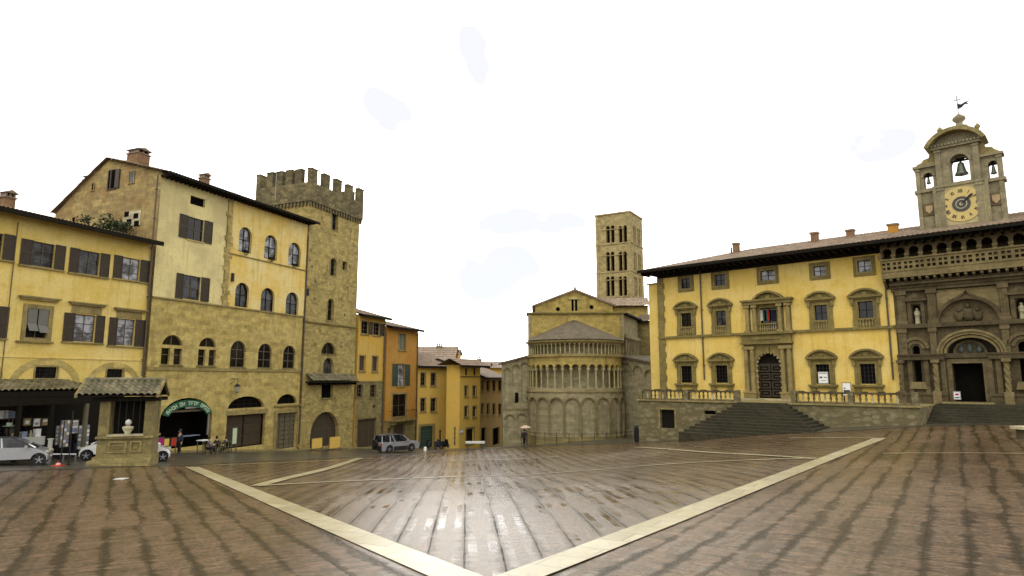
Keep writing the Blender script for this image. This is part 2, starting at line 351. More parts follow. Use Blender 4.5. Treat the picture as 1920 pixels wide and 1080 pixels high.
class MB:
    def __init__(s, f=None): s.f = f or W0; s.v = []; s.F = []
    def P(s, a, y, z): s.v.append(s.f.p(a, y, z)); return len(s.v)-1
    def raw(s, p): s.v.append(Vector(p)); return len(s.v)-1
    def box(s, a0, a1, y0, y1, z0, z1):
        n = max(1, int(abs(a1-a0)/0.5)) if s.f.curved else 1
        for i in range(n):
            b0 = a0+(a1-a0)*i/n; b1 = a0+(a1-a0)*(i+1)/n
            q = [s.P(a, y, z) for z in (z0, z1) for a, y in ((b0, y0), (b1, y0), (b1, y1), (b0, y1))]
            fs = [(0,3,2,1),(4,5,6,7),(0,1,5,4),(2,3,7,6)]
            if i == 0: fs.append((3,0,4,7))
            if i == n-1: fs.append((1,2,6,5))
            s.F += [tuple(q[k] for k in f) for f in fs]
        return s
    def sheet(s, outline, holes=(), y=0.0, depth=0.0):
        outline = clean(outline); holes = [clean(h) for h in holes]
        pts, ed = [], []
        for pl in [outline]+list(holes):
            b = len(pts); pts += [Vector(p) for p in pl]; ed += [(b+i, b+(i+1) % len(pl)) for i in range(len(pl))]
        r = delaunay_2d_cdt(pts, ed, [], 0, 1e-5)
        idx = [s.P(v.x, y, v.y) for v in r[0]]
        for f in r[2]:
            c = (sum(r[0][k].x for k in f)/len(f), sum(r[0][k].y for k in f)/len(f))
            if inside(c, outline) and not any(inside(c, h) for h in holes): s.F.append(tuple(idx[k] for k in f))
        if depth:
            for h in holes: s.rim(h, y, y+depth)
        return s
    def rim(s, pl, y0, y1):
        a = [s.P(p[0], y0, p[1]) for p in pl]; b = [s.P(p[0], y1, p[1]) for p in pl]; n = len(pl)
        for i in range(n): j = (i+1) % n; s.F.append((a[i], a[j], b[j], b[i]))
    def prism(s, pl, y0, y1):
        pl = clean(pl); s.sheet(pl, (), y0); s.sheet(pl, (), y1); s.rim(pl, y0, y1); return s
    def ring(s, outer, inner, y0, y1):      # equal-length point lists, open or closed band
        n = len(outer)
        q = [[s.P(p[0], y, p[1]) for p in l] for l in (outer, inner) for y in (y0, y1)]
        o0, o1, i0, i1 = q
        for k in range(n-1):
            s.F += [(o0[k], o0[k+1], i0[k+1], i0[k]), (o0[k], o1[k], o1[k+1], o0[k+1]), (i0[k], i0[k+1], i1[k+1], i1[k]), (o1[k], i1[k], i1[k+1], o1[k+1])]
        s.F += [(o0[0], i0[0], i1[0], o1[0]), (o0[-1], o1[-1], i1[-1], i0[-1])]
        return s
    def cyl(s, a, y, z0, z1, r, n=10, r2=None):
        c = s.f.p(a, y, 0); return s.lathe(c.x, c.y, [(0, z0), (r, z0), (r if r2 is None else r2, z1), (0, z1)], n)
    def lathe(s, cx, cy, prof, n=12, sx=1, sy=1):
        rows = []
        for r, z in prof:
            if r < 1e-5: rows.append([s.raw((cx, cy, z))])
            else: rows.append([s.raw((cx+sx*r*math.cos(2*math.pi*k/n), cy+sy*r*math.sin(2*math.pi*k/n), z)) for k in range(n)])
        for i in range(len(rows)-1):
            A, B = rows[i], rows[i+1]
            for k in range(n):
                j = (k+1) % n
                if len(A) == 1 and len(B) == 1: continue
                if len(A) == 1: s.F.append((A[0], B[j], B[k]))
                elif len(B) == 1: s.F.append((A[k], A[j], B[0]))
                else: s.F.append((A[k], A[j], B[j], B[k]))
        return s
    def tube(s, pts, r, n=6):
        pts = [Vector(p) for p in pts]; rows = []
        for i, p in enumerate(pts):
            d = (pts[min(i+1, len(pts)-1)]-pts[max(i-1, 0)]).normalized()
            a = d.cross(Vector((0, 0, 1)));  a = a if a.length > 1e-3 else Vector((1, 0, 0)); a.normalize(); b = d.cross(a)
            rr = r[i] if isinstance(r, (list, tuple)) else r
            rows.append([s.raw(p+(a*math.cos(2*math.pi*k/n)+b*math.sin(2*math.pi*k/n))*rr) for k in range(n)])
        for A, B in zip(rows, rows[1:]):
            for k in range(n): j = (k+1) % n; s.F.append((A[k], A[j], B[j], B[k]))
        s.F.append(tuple(rows[0])); s.F.append(tuple(reversed(rows[-1])))
        return s
    def ftube(s, pts, r, n=6): return s.tube([s.f.p(*p) for p in pts], r, n)
    def quad(s, *ps): s.F.append(tuple(s.P(*p) for p in ps)); return s
    def build(s, name, mat, root=None, smooth=False, local=False):
        me = bpy.data.meshes.new(name)
        vs = s.v
        if root is not None and not local:
            mi = root['_m'] if False else MATS[root.name]; vs = [mi @ v for v in s.v]
        me.from_pydata([tuple(v) for v in vs], [], s.F); me.materials.append(M[mat]); me.update()
        if smooth: me.polygons.foreach_set('use_smooth', [True]*len(me.polygons))
        o = bpy.data.objects.new(name, me); COL.objects.link(o)
        if root is not None: o.parent = root
        if root is not None and not local: MATS[o.name] = MATS[root.name]
        return o
MATS = {}
def tag(o, label, cat, group=None, kind=None):
    if label: o['label'] = label
    if cat: o['category'] = cat
    if group: o['group'] = group
    if kind: o['kind'] = kind
    return o
def thing(name, label, cat, loc, rot=0.0, group=None):
    o = bpy.data.objects.new(name, None); COL.objects.link(o); o.location = loc; o.rotation_euler = (0, 0, rot)
    o.empty_display_size = 0.3
    MATS[o.name] = (Matrix.Translation(Vector(loc)) @ Matrix.Rotation(rot, 4, 'Z')).inverted()
    return tag(o, label, cat, group)
def copy_tree(o, parent=None):
    c = o.copy(); COL.objects.link(c)
    if parent: c.parent = parent
    for ch in [x for x in COL.objects if x.parent == o]: copy_tree(ch, c)
    return c
def sub(o, mb, name, mat, smooth=False, local=False): return mb.build(name, mat, o, smooth, local)

def roof(mb, f, s0, s1, y0, z0, y1, z1, per=0.24, steps=None, amp=0.05, hip=0):
    """corrugated tile slope from eave (y0,z0) to ridge (y1,z1)"""
    Ln = math.hypot(y1-y0, z1-z0); steps = steps or max(2, int(Ln/0.45)); ns = max(4, int((s1-s0)/per*4))
    prof = [0, .7, 1, .7]
    for j in range(steps):
        ta, tb = j/steps, (j+1)/steps
        ya, yb = y0+(y1-y0)*ta, y0+(y1-y0)*tb; za, zb = z0+(z1-z0)*ta+.045, z0+(z1-z0)*tb
        A, B = [], []
        for i in range(ns+1):
            a = s0+(s1-s0)*i/ns; h = prof[i % 4]*amp
            A.append(mb.P(a, ya, za+h)); B.append(mb.P(a, yb, zb+h))
        for i in range(ns):
            if s0+(s1-s0)*(i+1)/ns >= s0+hip*tb: mb.F.append((A[i], A[i+1], B[i+1], B[i]))
        if j:
            for i in range(ns):
                if s0+(s1-s0)*(i+1)/ns >= s0+hip*ta: mb.F.append((PB[i], PB[i+1], A[i+1], A[i]))
        PB = B

class Bld:
    def __init__(s, name, label, cat, f, s0=0.0, pyb=None, group=None):
        s.f = f; o = f.p(s0, 0, 0); s.zb = gzf(o.x, o.y)
        s.root = thing(name, label, cat, (o.x, o.y, s.zb), math.atan2(f.u.y, f.u.x), group)
        s.holes = []
    def mb(s): return MB(s.f)
    def add(s, mb, name, mat, smooth=False): return mb.build(name, mat, s.root, smooth)
    def body(s, s0, s1, z0, z1, depth, mat, holes=None, outline=None, name='wall', rev=.22, back=True, y=0.0):
        m = s.mb(); m.sheet(outline or rectp(s0, s1, z0, z1), s.holes if holes is None else holes, y, rev)
        m.quad((s0,y,z0),(s0,depth,z0),(s0,depth,z1),(s0,y,z1)); m.quad((s1,y,z0),(s1,depth,z0),(s1,depth,z1),(s1,y,z1))
        if back: m.quad((s0,depth,z0),(s1,depth,z0),(s1,depth,z1),(s0,depth,z1))
        return s.add(m, name, mat)
    def opening(s, poly, pane='glass_dark', d=.18, bars=(1, 1), bar='wood_frame', bt=.045, name='window', panename=None, hole=True):
        poly = clean(poly)
        if hole: s.holes.append(poly)
        m = s.mb(); m.sheet(poly, (), d)
        if d > 1: m.rim(poly, .3, d)
        w = s.add(m, name, pane)
        xs = [p[0] for p in poly]; zs = [p[1] for p in poly]; a0, a1, z0, z1 = min(xs), max(xs), min(zs), max(zs)
        if bars is not None:
            m = s.mb(); cx, cz = (a0+a1)/2, (z0+z1)/2
            inn = [(cx+(p[0]-cx)*(1-2*bt/(a1-a0)), cz+(p[1]-cz)*(1-2*bt/(z1-z0))) for p in poly]
            m.ring(poly+[poly[0]], inn+[inn[0]], d-.05, d-.002)
            def top(x):
                zz = [z0]
                for i in range(len(poly)):
                    (xa, za), (xb, zb) = poly[i], poly[(i+1) % len(poly)]
                    if min(xa, xb) <= x <= max(xa, xb) and abs(xa-xb) > 1e-6: zz.append(za+(zb-za)*(x-xa)/(xb-xa))
                return max(zz)
            for i in range(1, bars[0]+1):
                x = a0+(a1-a0)*i/(bars[0]+1); m.box(x-bt*.5, x+bt*.5, d-.045, d-.004, z0, top(x))
            for i in range(1, bars[1]+1):
                z = z0+(z1-z0)*i/(bars[1]+1); xl = [p[0] for p in poly]
                l, r = a0, a1
                if z > poly[2][1]:   # inside the curved head
                    hd = [p for p in poly if p[1] >= z-.02]; l, r = min(p[0] for p in hd), max(p[0] for p in hd)
                m.box(l, r, d-.043, d-.006, z-bt*.4, z+bt*.4)
            m.build('frame', bar, w)
        return w, (a0, a1, z0, z1)
    def sill(s, w, a0, a1, z, mat, h=.1, pr=.12):
        m = s.mb(); m.box(a0, a1, -pr, .05, z-h, z); m.build('sill', mat, w)
    def shutters(s, w, l, r, z0, z1, mat='wood_shutter', ajar=0.0):
        """l, r = (a0,a1) spans on the wall"""
        for sp_ in (l, r):
            if sp_ is None: continue
            a0, a1 = sp_; m = s.mb(); t = .05
            m.box(a0, a0+t, -.07, -.02, z0, z1); m.box(a1-t, a1, -.07, -.02, z0, z1)
            for z in (z0, (z0+z1)/2-.03, z1-.06): m.box(a0+t, a1-t, -.07, -.02, z, z+.06)
            m.box(a0+t, a1-t, -.035, -.02, z0, z1)
            n = max(4, int((z1-z0)/.1))
            for i in range(n):
                z = z0+(z1-z0)*(i+.5)/n; m.box(a0+t, a1-t, -.062, -.04, z-.018, z+.02)
            m.build('shutter', mat, w)
    def surround(s, w, poly, wd, mat, pr=.06, name='surround', bottom=True):
        xs = [p[0] for p in poly]; zs = [p[1] for p in poly]; cx, cz = (min(xs)+max(xs))/2, (min(zs)+max(zs))/2
        hw, hh = (max(xs)-min(xs))/2, (max(zs)-min(zs))/2
        out = []
        for p in poly:
            z = cz+(p[1]-cz)*(1+wd/hh) if (p[1] > cz or bottom) else p[1]
            out.append((cx+(p[0]-cx)*(1+wd/hw), z))
        if bottom: m = s.mb().ring(out+[out[0]], poly+[poly[0]], -pr, .03)
        else: m = s.mb().ring(out[1:]+[out[0]], poly[1:]+[poly[0]], -pr, .03)
        m.build(name, mat, w)
    def rc(s, *a): return s.f.rc(*a)

def eave(b, s0, s1, z, over, depth, rise, tmat='roof_tile', th=.22, raft=True, s_over=.5, name='roof', back=True, per=.24, hip=0, flat=False):
    """roof whose eave edge stands `over` metres in front of the wall at height z (underside)"""
    m = b.mb(); sl = rise/(depth+over)
    roof(m, b.f, s0-s_over, s1+s_over, -over, z+th, depth, z+th+rise, per, hip=hip)
    if back: roof(m, b.f, s0-s_over+hip, s1+s_over, 2*depth+over, z+th, depth, z+th+rise, .48, 3)
    r = b.add(m, name, tmat)
    m = b.mb()
    for a, c, zz in ((-over+.03, depth, 1),):
        m.quad((s0-s_over+hip*.02, -over+.03, z+.1), (s1+s_over, -over+.03, z+.1), (s1+s_over, depth, z+rise*.98), (s0-s_over+hip, depth, z+rise*.98))
    if flat:
        m.box(s0-s_over+.05, s1+s_over, -over+.12, depth*2, z+.0, z+.05); m.box(s0+1.3, s1, -.12, .0, z-.5, z)  # soffit; the dark board on the wall top stands for deep eave shadow
        for i in range(int((s1-s0)/.62)): a = s0+.3+i*.62; m.box(a-.08, a+.08, -over+.35, -.12, z-.26, z)
        if hip:
            m.box(s0-s_over, s0-s_over+.12, -over+.12, depth*2, z+.06, z+th-.01); m.quad((s0-s_over, -over, z+th), (s0-s_over, 2*depth+over, z+th), (s0-s_over+hip, depth+.2, z+th+rise), (s0-s_over+hip, depth, z+th+rise))
    m.box(s0-s_over, s1+s_over, -over, -over+.12, z-.02, z+th+.06)
    if raft and not flat:
        n = int((s1-s0)/.7)
        for i in range(n+1):
            a = s0+(s1-s0)*i/n; q = -over+.15
            ids = [m.P(aa, yy, zz) for aa in (a-.06, a+.06) for yy, zz in ((q, z-.02), (.05, z-.02+sl*(over)), (.05, z+.09+sl*over), (q, z+.09))]
            m.F += [(ids[0],ids[1],ids[2],ids[3]), (ids[4],ids[7],ids[6],ids[5]), (ids[0],ids[4],ids[5],ids[1]), (ids[3],ids[0],ids[4],ids[7])]
    m.build('rafters', 'wood_dark', r)
    return r
def gutter_pipe(b, px, pyt, pyb, mat='copper_pipe', r=.07):
    a, z1 = b.f.hit(px[0], pyt); a2, z0 = b.f.hit(px[1], pyb)
    m = b.mb(); a = (a+a2)/2
    m.ftube([(a, -.14, z0), (a, -.14, z1)], r, 8)
    for i in range(4): m.box(a-.1, a+.1, -.2, .0, z0+(z1-z0)*(i+.5)/4, z0+(z1-z0)*(i+.5)/4+.05)
    return b.add(m, 'drainpipe', mat, False)
def chimney(b, a, y, z0, z1, w=.7, d=.6, mat='brick_chimney', cap='roof_tile_brown'):
    m = b.mb(); m.box(a-w/2, a+w/2, y-d/2, y+d/2, z0, z1-.4); c = b.add(m, 'chimney', mat)
    m = b.mb()
    for x in (-1, 0, 1): m.box(a+x*w*.4-.06, a+x*w*.4+.06, y-d*.45, y+d*.45, z1-.4, z1-.15)
    m.box(a-w/2-.08, a+w/2+.08, y-d/2-.08, y+d/2+.08, z1-.47, z1-.4)
    m.prism([(a-w/2-.12, z1-.15), (a+w/2+.12, z1-.15), (a, z1+.06)], y-d/2-.12, y+d/2+.12)
    m.build('chimney_cap', cap, c); return c
def segped(b, w, a0, a1, zb, rise, pr=.35, mat='stone_trim', th=.16, base=.16):
    m = b.mb(); c = (a0+a1)/2; hw = (a1-a0)/2
    R0 = (hw*hw+rise*rise)/(2*rise); cz = zb+rise-R0; t0 = math.asin(min(1, hw/R0))
    o = arc(c, cz, R0, math.pi/2+t0, math.pi/2-t0, 12); i = arc(c, cz, R0-th, math.pi/2+t0*.95, math.pi/2-t0*.95, 12)
    m.ring(o, i, -pr, .02)
    m.box(a0, a1, -pr+.004, .02, zb-base, zb+.005); m.box(a0+.12, a1-.12, -pr*.6, .02, zb-base-.12, zb-base)
    m.sheet([(p[0], p[1]) for p in i] + [(a0+.1, zb)], (), -pr*.35)
    m.box(c-.2, c+.2, -pr*.6, 0, zb+.03, zb+rise*.5)
    m.build('pediment', mat, w)

# ================================================================ GROUND
def draped(name, rows, mat, lift, kind='structure'):
    me = bpy.data.meshes.new(name); V = []; F = []
    nx = len(rows[0])
    for r in rows:
        for x, y in r: V.append((x, y, gzf(x, y)+lift))
    for j in range(len(rows)-1):
        for i in range(nx-1): F.append((j*nx+i, j*nx+i+1, (j+1)*nx+i+1, (j+1)*nx+i))
    me.from_pydata(V, [], F); me.materials.append(M[mat]); me.update()
    me.polygons.foreach_set('use_smooth', [True]*len(me.polygons))
    o = bpy.data.objects.new(name, me); COL.objects.link(o); tag(o, None, None, None, kind); return o

J, E1, E2 = _J, _E1, _E2
def paving():
    t = NT('paving_brick')
    x = t.n('ShaderNodeSeparateXYZ'); t.l(t.obj, x.inputs[0]); X, Y = x.outputs[0], x.outputs[1]
    def side(a, b):
        nx, ny = -(b.y-a.y), (b.x-a.x)
        v = t.math('ADD', t.math('MULTIPLY', t.math('SUBTRACT', X, a.x), nx), t.math('MULTIPLY', t.math('SUBTRACT', Y, a.y), ny))
        return v
    left = t.math('GREATER_THAN', side(J, E1), 0.0)      # beyond the left band = middle zone when negative
    right = t.math('LESS_THAN', side(J, E2), 0.0)
    # signs: J->E1 points up-left, its left side is the left zone; J->E2 points up-right, its right side is the right zone
    vec = []
    for vp in (225, 875, 1790):
        ang = math.atan2(1212, vp-960) - math.pi/2
        r = t.n('ShaderNodeVectorRotate'); r.rotation_type = 'Z_AXIS'; t.l(t.obj, r.inputs['Vector']); r.inputs['Angle'].default_value = -ang
        vec.append(r.outputs[0])
    def vmix(f, a, b):
        n = t.n('ShaderNodeMix', data_type='VECTOR'); t.l(f, n.inputs[0]); t.l(a, n.inputs[4]); t.l(b, n.inputs[5]); return n.outputs[1]
    q = vmix(right, vmix(left, vec[1], vec[0]), vec[2])
    s = t.n('ShaderNodeSeparateXYZ'); t.l(q, s.inputs[0]); qx, qy = s.outputs[0], s.outputs[1]
    per = 0.74
    midz = t.math('MULTIPLY', t.math('SUBTRACT', 1.0, left), t.math('SUBTRACT', 1.0, right))
    wob = t.noise(t.scale(q, (1, .25, 1)), .8, 3)
    u = t.math('ADD', t.math('DIVIDE', qx, per), t.math('MULTIPLY', wob, .02))
    fr = t.math('FRACT', u); dl = t.math('ABSOLUTE', t.math('SUBTRACT', fr, .5))     # .5 at the channel
    cell = t.math('FLOOR', u)
    c2 = t.n('ShaderNodeCombineXYZ'); t.l(cell, c2.inputs[0]); t.l(t.math('MULTIPLY', qy, .20), c2.inputs[1])
    wet = t.noise(c2.outputs[0], 1.0, 4, .7)
    c3 = t.n('ShaderNodeCombineXYZ'); t.l(t.math('MULTIPLY', qx, 2.2), c3.inputs[0]); t.l(t.math('MULTIPLY', qy, 5.5), c3.inputs[1])
    fine = t.noise(c3.outputs[0], 1.0, 7, .78)
    c4 = t.n('ShaderNodeCombineXYZ'); t.l(t.math('MULTIPLY', qx, 5.0), c4.inputs[0]); t.l(t.math('MULTIPLY', qy, .8), c4.inputs[1])
    strk = t.noise(c4.outputs[0], 1.0, 5, .7)
    # herringbone: two brick directions alternating from strip to strip
    par = t.math('MODULO', t.math('ABSOLUTE', cell), 2.0)
    qa = t.n('ShaderNodeVectorRotate'); qa.rotation_type = 'Z_AXIS'; t.l(q, qa.inputs['Vector']); qa.inputs['Angle'].default_value = R(45)
    qb = t.n('ShaderNodeVectorRotate'); qb.rotation_type = 'Z_AXIS'; t.l(q, qb.inputs['Vector']); qb.inputs['Angle'].default_value = R(-45)
    half = t.math('GREATER_THAN', fr, .5)
    br = t.n('ShaderNodeTexBrick'); t.l(vmix(half, qa.outputs[0], qb.outputs[0]), br.inputs['Vector']); br.inputs['Scale'].default_value = 1
    br.inputs['Brick Width'].default_value = .25; br.inputs['Row Height'].default_value = .085; br.inputs['Mortar Size'].default_value = .011; br.inputs['Bias'].default_value = -.1
    br.inputs['Color1'].default_value = (.170,.100,.058,1); br.inputs['Color2'].default_value = (.100,.062,.034,1); br.inputs['Mortar'].default_value = (.045,.036,.018,1)
    big = t.noise(t.obj, .12, 4); mid = t.noise(t.obj, .7, 5, .7)
    col = t.mix(t.math('MULTIPLY', t.ramp(fine, .50, .60), .75), br.outputs['Color'], (.055,.044,.020))
    col = t.mix(t.math('MULTIPLY', t.ramp(big, .42, .62), .45), col, (.125,.085,.045))
    col = t.mix(t.math('MULTIPLY', t.ramp(mid, .54, .66), .35), col, (.12,.088,.036))
    c5 = t.n('ShaderNodeCombineXYZ'); t.l(t.math('MULTIPLY', qx, 1.0), c5.inputs[0]); t.l(t.math('MULTIPLY', qy, 3.4), c5.inputs[1])
    dash = t.noise(c5.outputs[0], 1.0, 8, .82)
    col = t.mix(t.math('MULTIPLY', t.ramp(dash, .53, .58), .62), col, (.036,.027,.011))
    col = t.mix(t.math('MULTIPLY', t.ramp(dash, .46, .42), .45), col, (.20,.125,.075))
    # damp stripes beside the channels, broken up across the bricks
    edge = t.math('ADD', t.math('MULTIPLY', wet, -1.5), t.math('ADD', 1.20, t.math('MULTIPLY', fine, -.28)))
    st = t.n('ShaderNodeMapRange'); st.interpolation_type = 'SMOOTHSTEP'; t.l(t.math('ADD', dl, t.math('MULTIPLY', t.math('SUBTRACT', dash, .5), .60)), st.inputs[0]); t.l(edge, st.inputs[1]); t.l(t.math('ADD', edge, .12), st.inputs[2])
    col = t.mix(t.math('MULTIPLY', st.outputs[0], t.math('SUBTRACT', .78, t.math('MULTIPLY', midz, .35))), col, (.026,.019,.008))
    lineA = t.ramp(dl, .455, .48)
    col = t.mix(t.math('MINIMUM', t.math('MULTIPLY', lineA, t.math('MULTIPLY', t.ramp(wet, .46, .54), t.math('ADD', .25, t.math('MULTIPLY', midz, .2)))), 1.0), col, (.014,.011,.005))
    # pale ridge line down the crown of each strip
    rid = t.math('MULTIPLY', t.ramp(dl, .07, .02), t.ramp(strk, .45, .6))
    col = t.mix(t.math('MULTIPLY', rid, .35), col, (.19,.12,.075))
    dirt = t.noise(t.scale(q, (.8, 3.0, 1)), 2.4, 8, .82)
    gr = t.n('ShaderNodeMapRange'); t.l(dirt, gr.inputs[0]); gr.inputs[1].default_value = .3; gr.inputs[2].default_value = .7; gr.inputs[3].default_value = .45; gr.inputs[4].default_value = 1.55
    col = t.mix(1.0, col, gr.outputs[0], 'MULTIPLY')
    lw = t.ramp(t.math('ADD', dl, t.math('MULTIPLY', t.math('SUBTRACT', strk, .5), .10)), .460, .482)
    ls = t.math('MULTIPLY', lw, t.math('ADD', t.math('MULTIPLY', midz, .26), t.math('MULTIPLY', t.math('MULTIPLY', t.ramp(wet, .44, .52), t.ramp(dash, .40, .50)), t.math('ADD', .16, t.math('MULTIPLY', midz, .40)))))
    col = t.mix(t.math('MINIMUM', ls, .95), col, (.012,.009,.004))
    stn = t.noise(t.scale(q, (1, .45, 1)), .55, 6, .75)
    col = t.mix(t.math('MULTIPLY', t.ramp(stn, .52, .64), .55), col, (.042,.031,.014))
    col = t.mix(t.math('MULTIPLY', t.ramp(stn, .46, .36), .40), col, (.175,.115,.070))
    # thin films of standing water on some strips: smooth and mirror-like
    film = t.math('MULTIPLY', t.ramp(t.noise(t.scale(c2.outputs[0], (3.1, 1.0, 1)), 1.7, 4, .65), .44, .62), t.math('MULTIPLY', t.ramp(dl, .12, .20), t.ramp(dl, .44, .36)))
    film = t.math('MULTIPLY', t.math('MULTIPLY', film, t.math('ADD', .35, t.math('MULTIPLY', midz, .65))), t.math('MULTIPLY', t.ramp(strk, .36, .46), t.ramp(fine, .64, .50)))
    rr = t.n('ShaderNodeMapRange'); t.l(t.math('ADD', t.math('MULTIPLY', fine, .6), t.math('MULTIPLY', big, .5)), rr.inputs[0])
    rr.inputs[1].default_value = .4; rr.inputs[2].default_value = .7; rr.inputs[3].default_value = .10; rr.inputs[4].default_value = .32
    rough = t.math('SUBTRACT', rr.outputs[0], t.math('MULTIPLY', film, .12))
    h = t.math('ADD', t.math('MULTIPLY', br.outputs['Fac'], -.6), t.math('ADD', t.math('MULTIPLY', dirt, 1.9), t.math('MULTIPLY', lineA, -.3)))
    bn = t.n('ShaderNodeBump'); bn.inputs['Distance'].default_value = .02; t.l(t.math('SUBTRACT', .34, t.math('MULTIPLY', film, .31)), bn.inputs['Strength']); t.l(h, bn.inputs['Height']); t.l(bn.outputs[0], t.b.inputs['Normal'])
    dry = t.math('MULTIPLY', t.math('SUBTRACT', 1.0, t.math('MULTIPLY', ls, 1.0)), t.math('SUBTRACT', 1.0, t.math('MULTIPLY', st.outputs[0], .55)))
    rough = t.math('ADD', rough, t.math('MULTIPLY', ls, .3))
    t.fin(col, rough, 0, .3)
    t.l(t.math('MULTIPLY', dry, t.math('ADD', t.math('ADD', .16, t.math('MULTIPLY', midz, .34)), t.math('MULTIPLY', film, .6))), t.b.inputs['Specular IOR Level'])
paving()
def travertine():
    t = NT('paving_travertine')
    n = t.noise(t.obj, .9, 6, .7); g = t.noise(t.obj, 8, 5, .7); k = t.noise(t.obj, 2.6, 6, .75)
    rt = t.n('ShaderNodeVectorRotate'); rt.rotation_type = 'Z_AXIS'; t.l(t.obj, rt.inputs['Vector']); rt.inputs['Angle'].default_value = R(33)
    br = t.n('ShaderNodeTexBrick'); t.l(rt.outputs[0], br.inputs['Vector']); br.inputs['Scale'].default_value = 1; br.inputs['Brick Width'].default_value = 1.25; br.inputs['Row Height'].default_value = .8; br.inputs['Mortar Size'].default_value = .02
    br.inputs['Color1'].default_value = (.44,.39,.25,1); br.inputs['Color2'].default_value = (.30,.26,.15,1); br.inputs['Mortar'].default_value = (.16,.13,.06,1)
    col = t.mix(t.math('MULTIPLY', t.ramp(n, .45, .62), .6), br.outputs['Color'], (.30,.25,.11))
    col = t.mix(t.math('MULTIPLY', t.ramp(k, .52, .64), .5), col, (.20,.165,.085))
    gr = t.n('ShaderNodeMapRange'); t.l(g, gr.inputs[0]); gr.inputs[3].default_value = .7; gr.inputs[4].default_value = 1.25
    t.bump(g, .35, .012)
    t.fin(t.mix(1., col, gr.outputs[0], 'MULTIPLY'), .3, 0, .5)
travertine()
def streetmat():
    t = NT('street_stone')
    br = t.n('ShaderNodeTexBrick'); t.l(t.obj, br.inputs['Vector']); br.inputs['Scale'].default_value = 1; br.inputs['Brick Width'].default_value = .9; br.inputs['Row Height'].default_value = .45
    br.inputs['Mortar Size'].default_value = .015; br.inputs['Color1'].default_value = (.060,.055,.038,1); br.inputs['Color2'].default_value = (.043,.04,.028,1); br.inputs['Mortar'].default_value = (.02,.02,.015,1)
    n = t.noise(t.obj, .5, 5); g = t.noise(t.obj, 5, 5)
    col = t.mix(t.math('MULTIPLY', t.ramp(n, .42, .6), .6), br.outputs['Color'], (.085,.065,.04))
    rr = t.n('ShaderNodeMapRange'); t.l(g, rr.inputs[0]); rr.inputs[3].default_value = .15; rr.inputs[4].default_value = .5
    t.bump(g, .3, .015); t.fin(col, rr.outputs[0], 0, .5)
streetmat()
def lin(a, b, n): return [a+(b-a)*i/n for i in range(n+1)]
gx = lin(-300, -70, 8)[:-1]+lin(-70, 70, 140)+lin(70, 300, 8)[1:]
gy = lin(-300, -50, 8)[:-1]+lin(-50, 0, 25)[:-1]+lin(0, 110, 130)+lin(110, 400, 12)[1:]
draped('ground', [[(x, y) for x in gx] for y in gy], 'paving_brick', 0.0)
# street along the house fronts
near = [(-60,892),(0,884),(150,879),(350,873),(520,864),(700,856),(860,844),(960,839),(1180,831),(1400,818),(1560,810),(1720,800),(1920,796),(2050,794)]
def gh_flat(px, py):
    g = ground_hit(px, py); return (g.x, g.y)
nearw = [gh_flat(*p) for p in near]
def resample(pl, n):
    d = [0]
    for a, b in zip(pl, pl[1:]): d.append(d[-1]+math.dist(a, b))
    out = []
    for i in range(n+1):
        t = d[-1]*i/n; k = 0
        while k < len(pl)-2 and d[k+1] < t: k += 1
        f = (t-d[k])/(d[k+1]-d[k]); out.append((pl[k][0]+(pl[k+1][0]-pl[k][0])*f, pl[k][1]+(pl[k+1][1]-pl[k][1])*f))
    return out
nr = resample(nearw, 110)
fr_ = resample([(-75,32),(-52,47),(-36,60),(-26,82),(-14,100),(2,112),(14,100),(22,90),(34,75),(50,62),(64,50),(75,44)], 110)
draped('street', [[(a[0]+(b[0]-a[0])*t, a[1]+(b[1]-a[1])*t) for a, b in zip(nr, fr_)] for t in lin(0, 1, 40)], 'street_stone', .014)
def band(name, pts, w, lift=.02, mat='paving_travertine'):
    P = [Vector((p.x, p.y)) for p in pts]; pl = resample([tuple(p) for p in P], max(8, int(sum((b-a).length for a, b in zip(P, P[1:]))/1.0)))
    rows = [[], [], []]
    for i, p in enumerate(pl):
        a = Vector(pl[max(0, i-1)]); b = Vector(pl[min(len(pl)-1, i+1)]); d = (b-a).normalized(); n = Vector((-d.y, d.x))
        for k, t in enumerate((-1, 0, 1)): rows[k].append(tuple(Vector(p)+n*w/2*t))
    return draped(name, rows, mat, lift)
def ext(a, b, m): d = (a-b).normalized(); return a+d*m
band('paving_band', [ext(J, E1, 2.0), E1], .72)
band('paving_band', [ext(J, E2, 2.0), E2], .72, .025)
band('paving_band', [ground_hit(482, 912), ground_hit(676, 859)], .55, .028)
band('paving_band', [ground_hit(482, 912), ground_hit(880, 893), ground_hit(1250, 871), ground_hit(1530, 860)], .32, .031)
band('paving_band', [ground_hit(1190, 839), ground_hit(1525, 861)], .32, .034)
band('paving_band', [ground_hit(845, 864), ground_hit(1048, 856)], .30, .026)
band('paving_band', [ground_hit(1640, 822), ground_hit(1480, 822)], .25, .029)
band('paving_band', [ground_hit(1655, 851), ground_hit(2000, 852)], .15, .032)
band('paving_band', [ground_hit(400, 873), ground_hit(700, 860)], .2, .033)

# ================================================================ LEFT ROW
ROW = Frame((at(300, 710, 48).x, 48), (.404, 1))
def zt(f, px, py): return f.hit(px, py)[1]
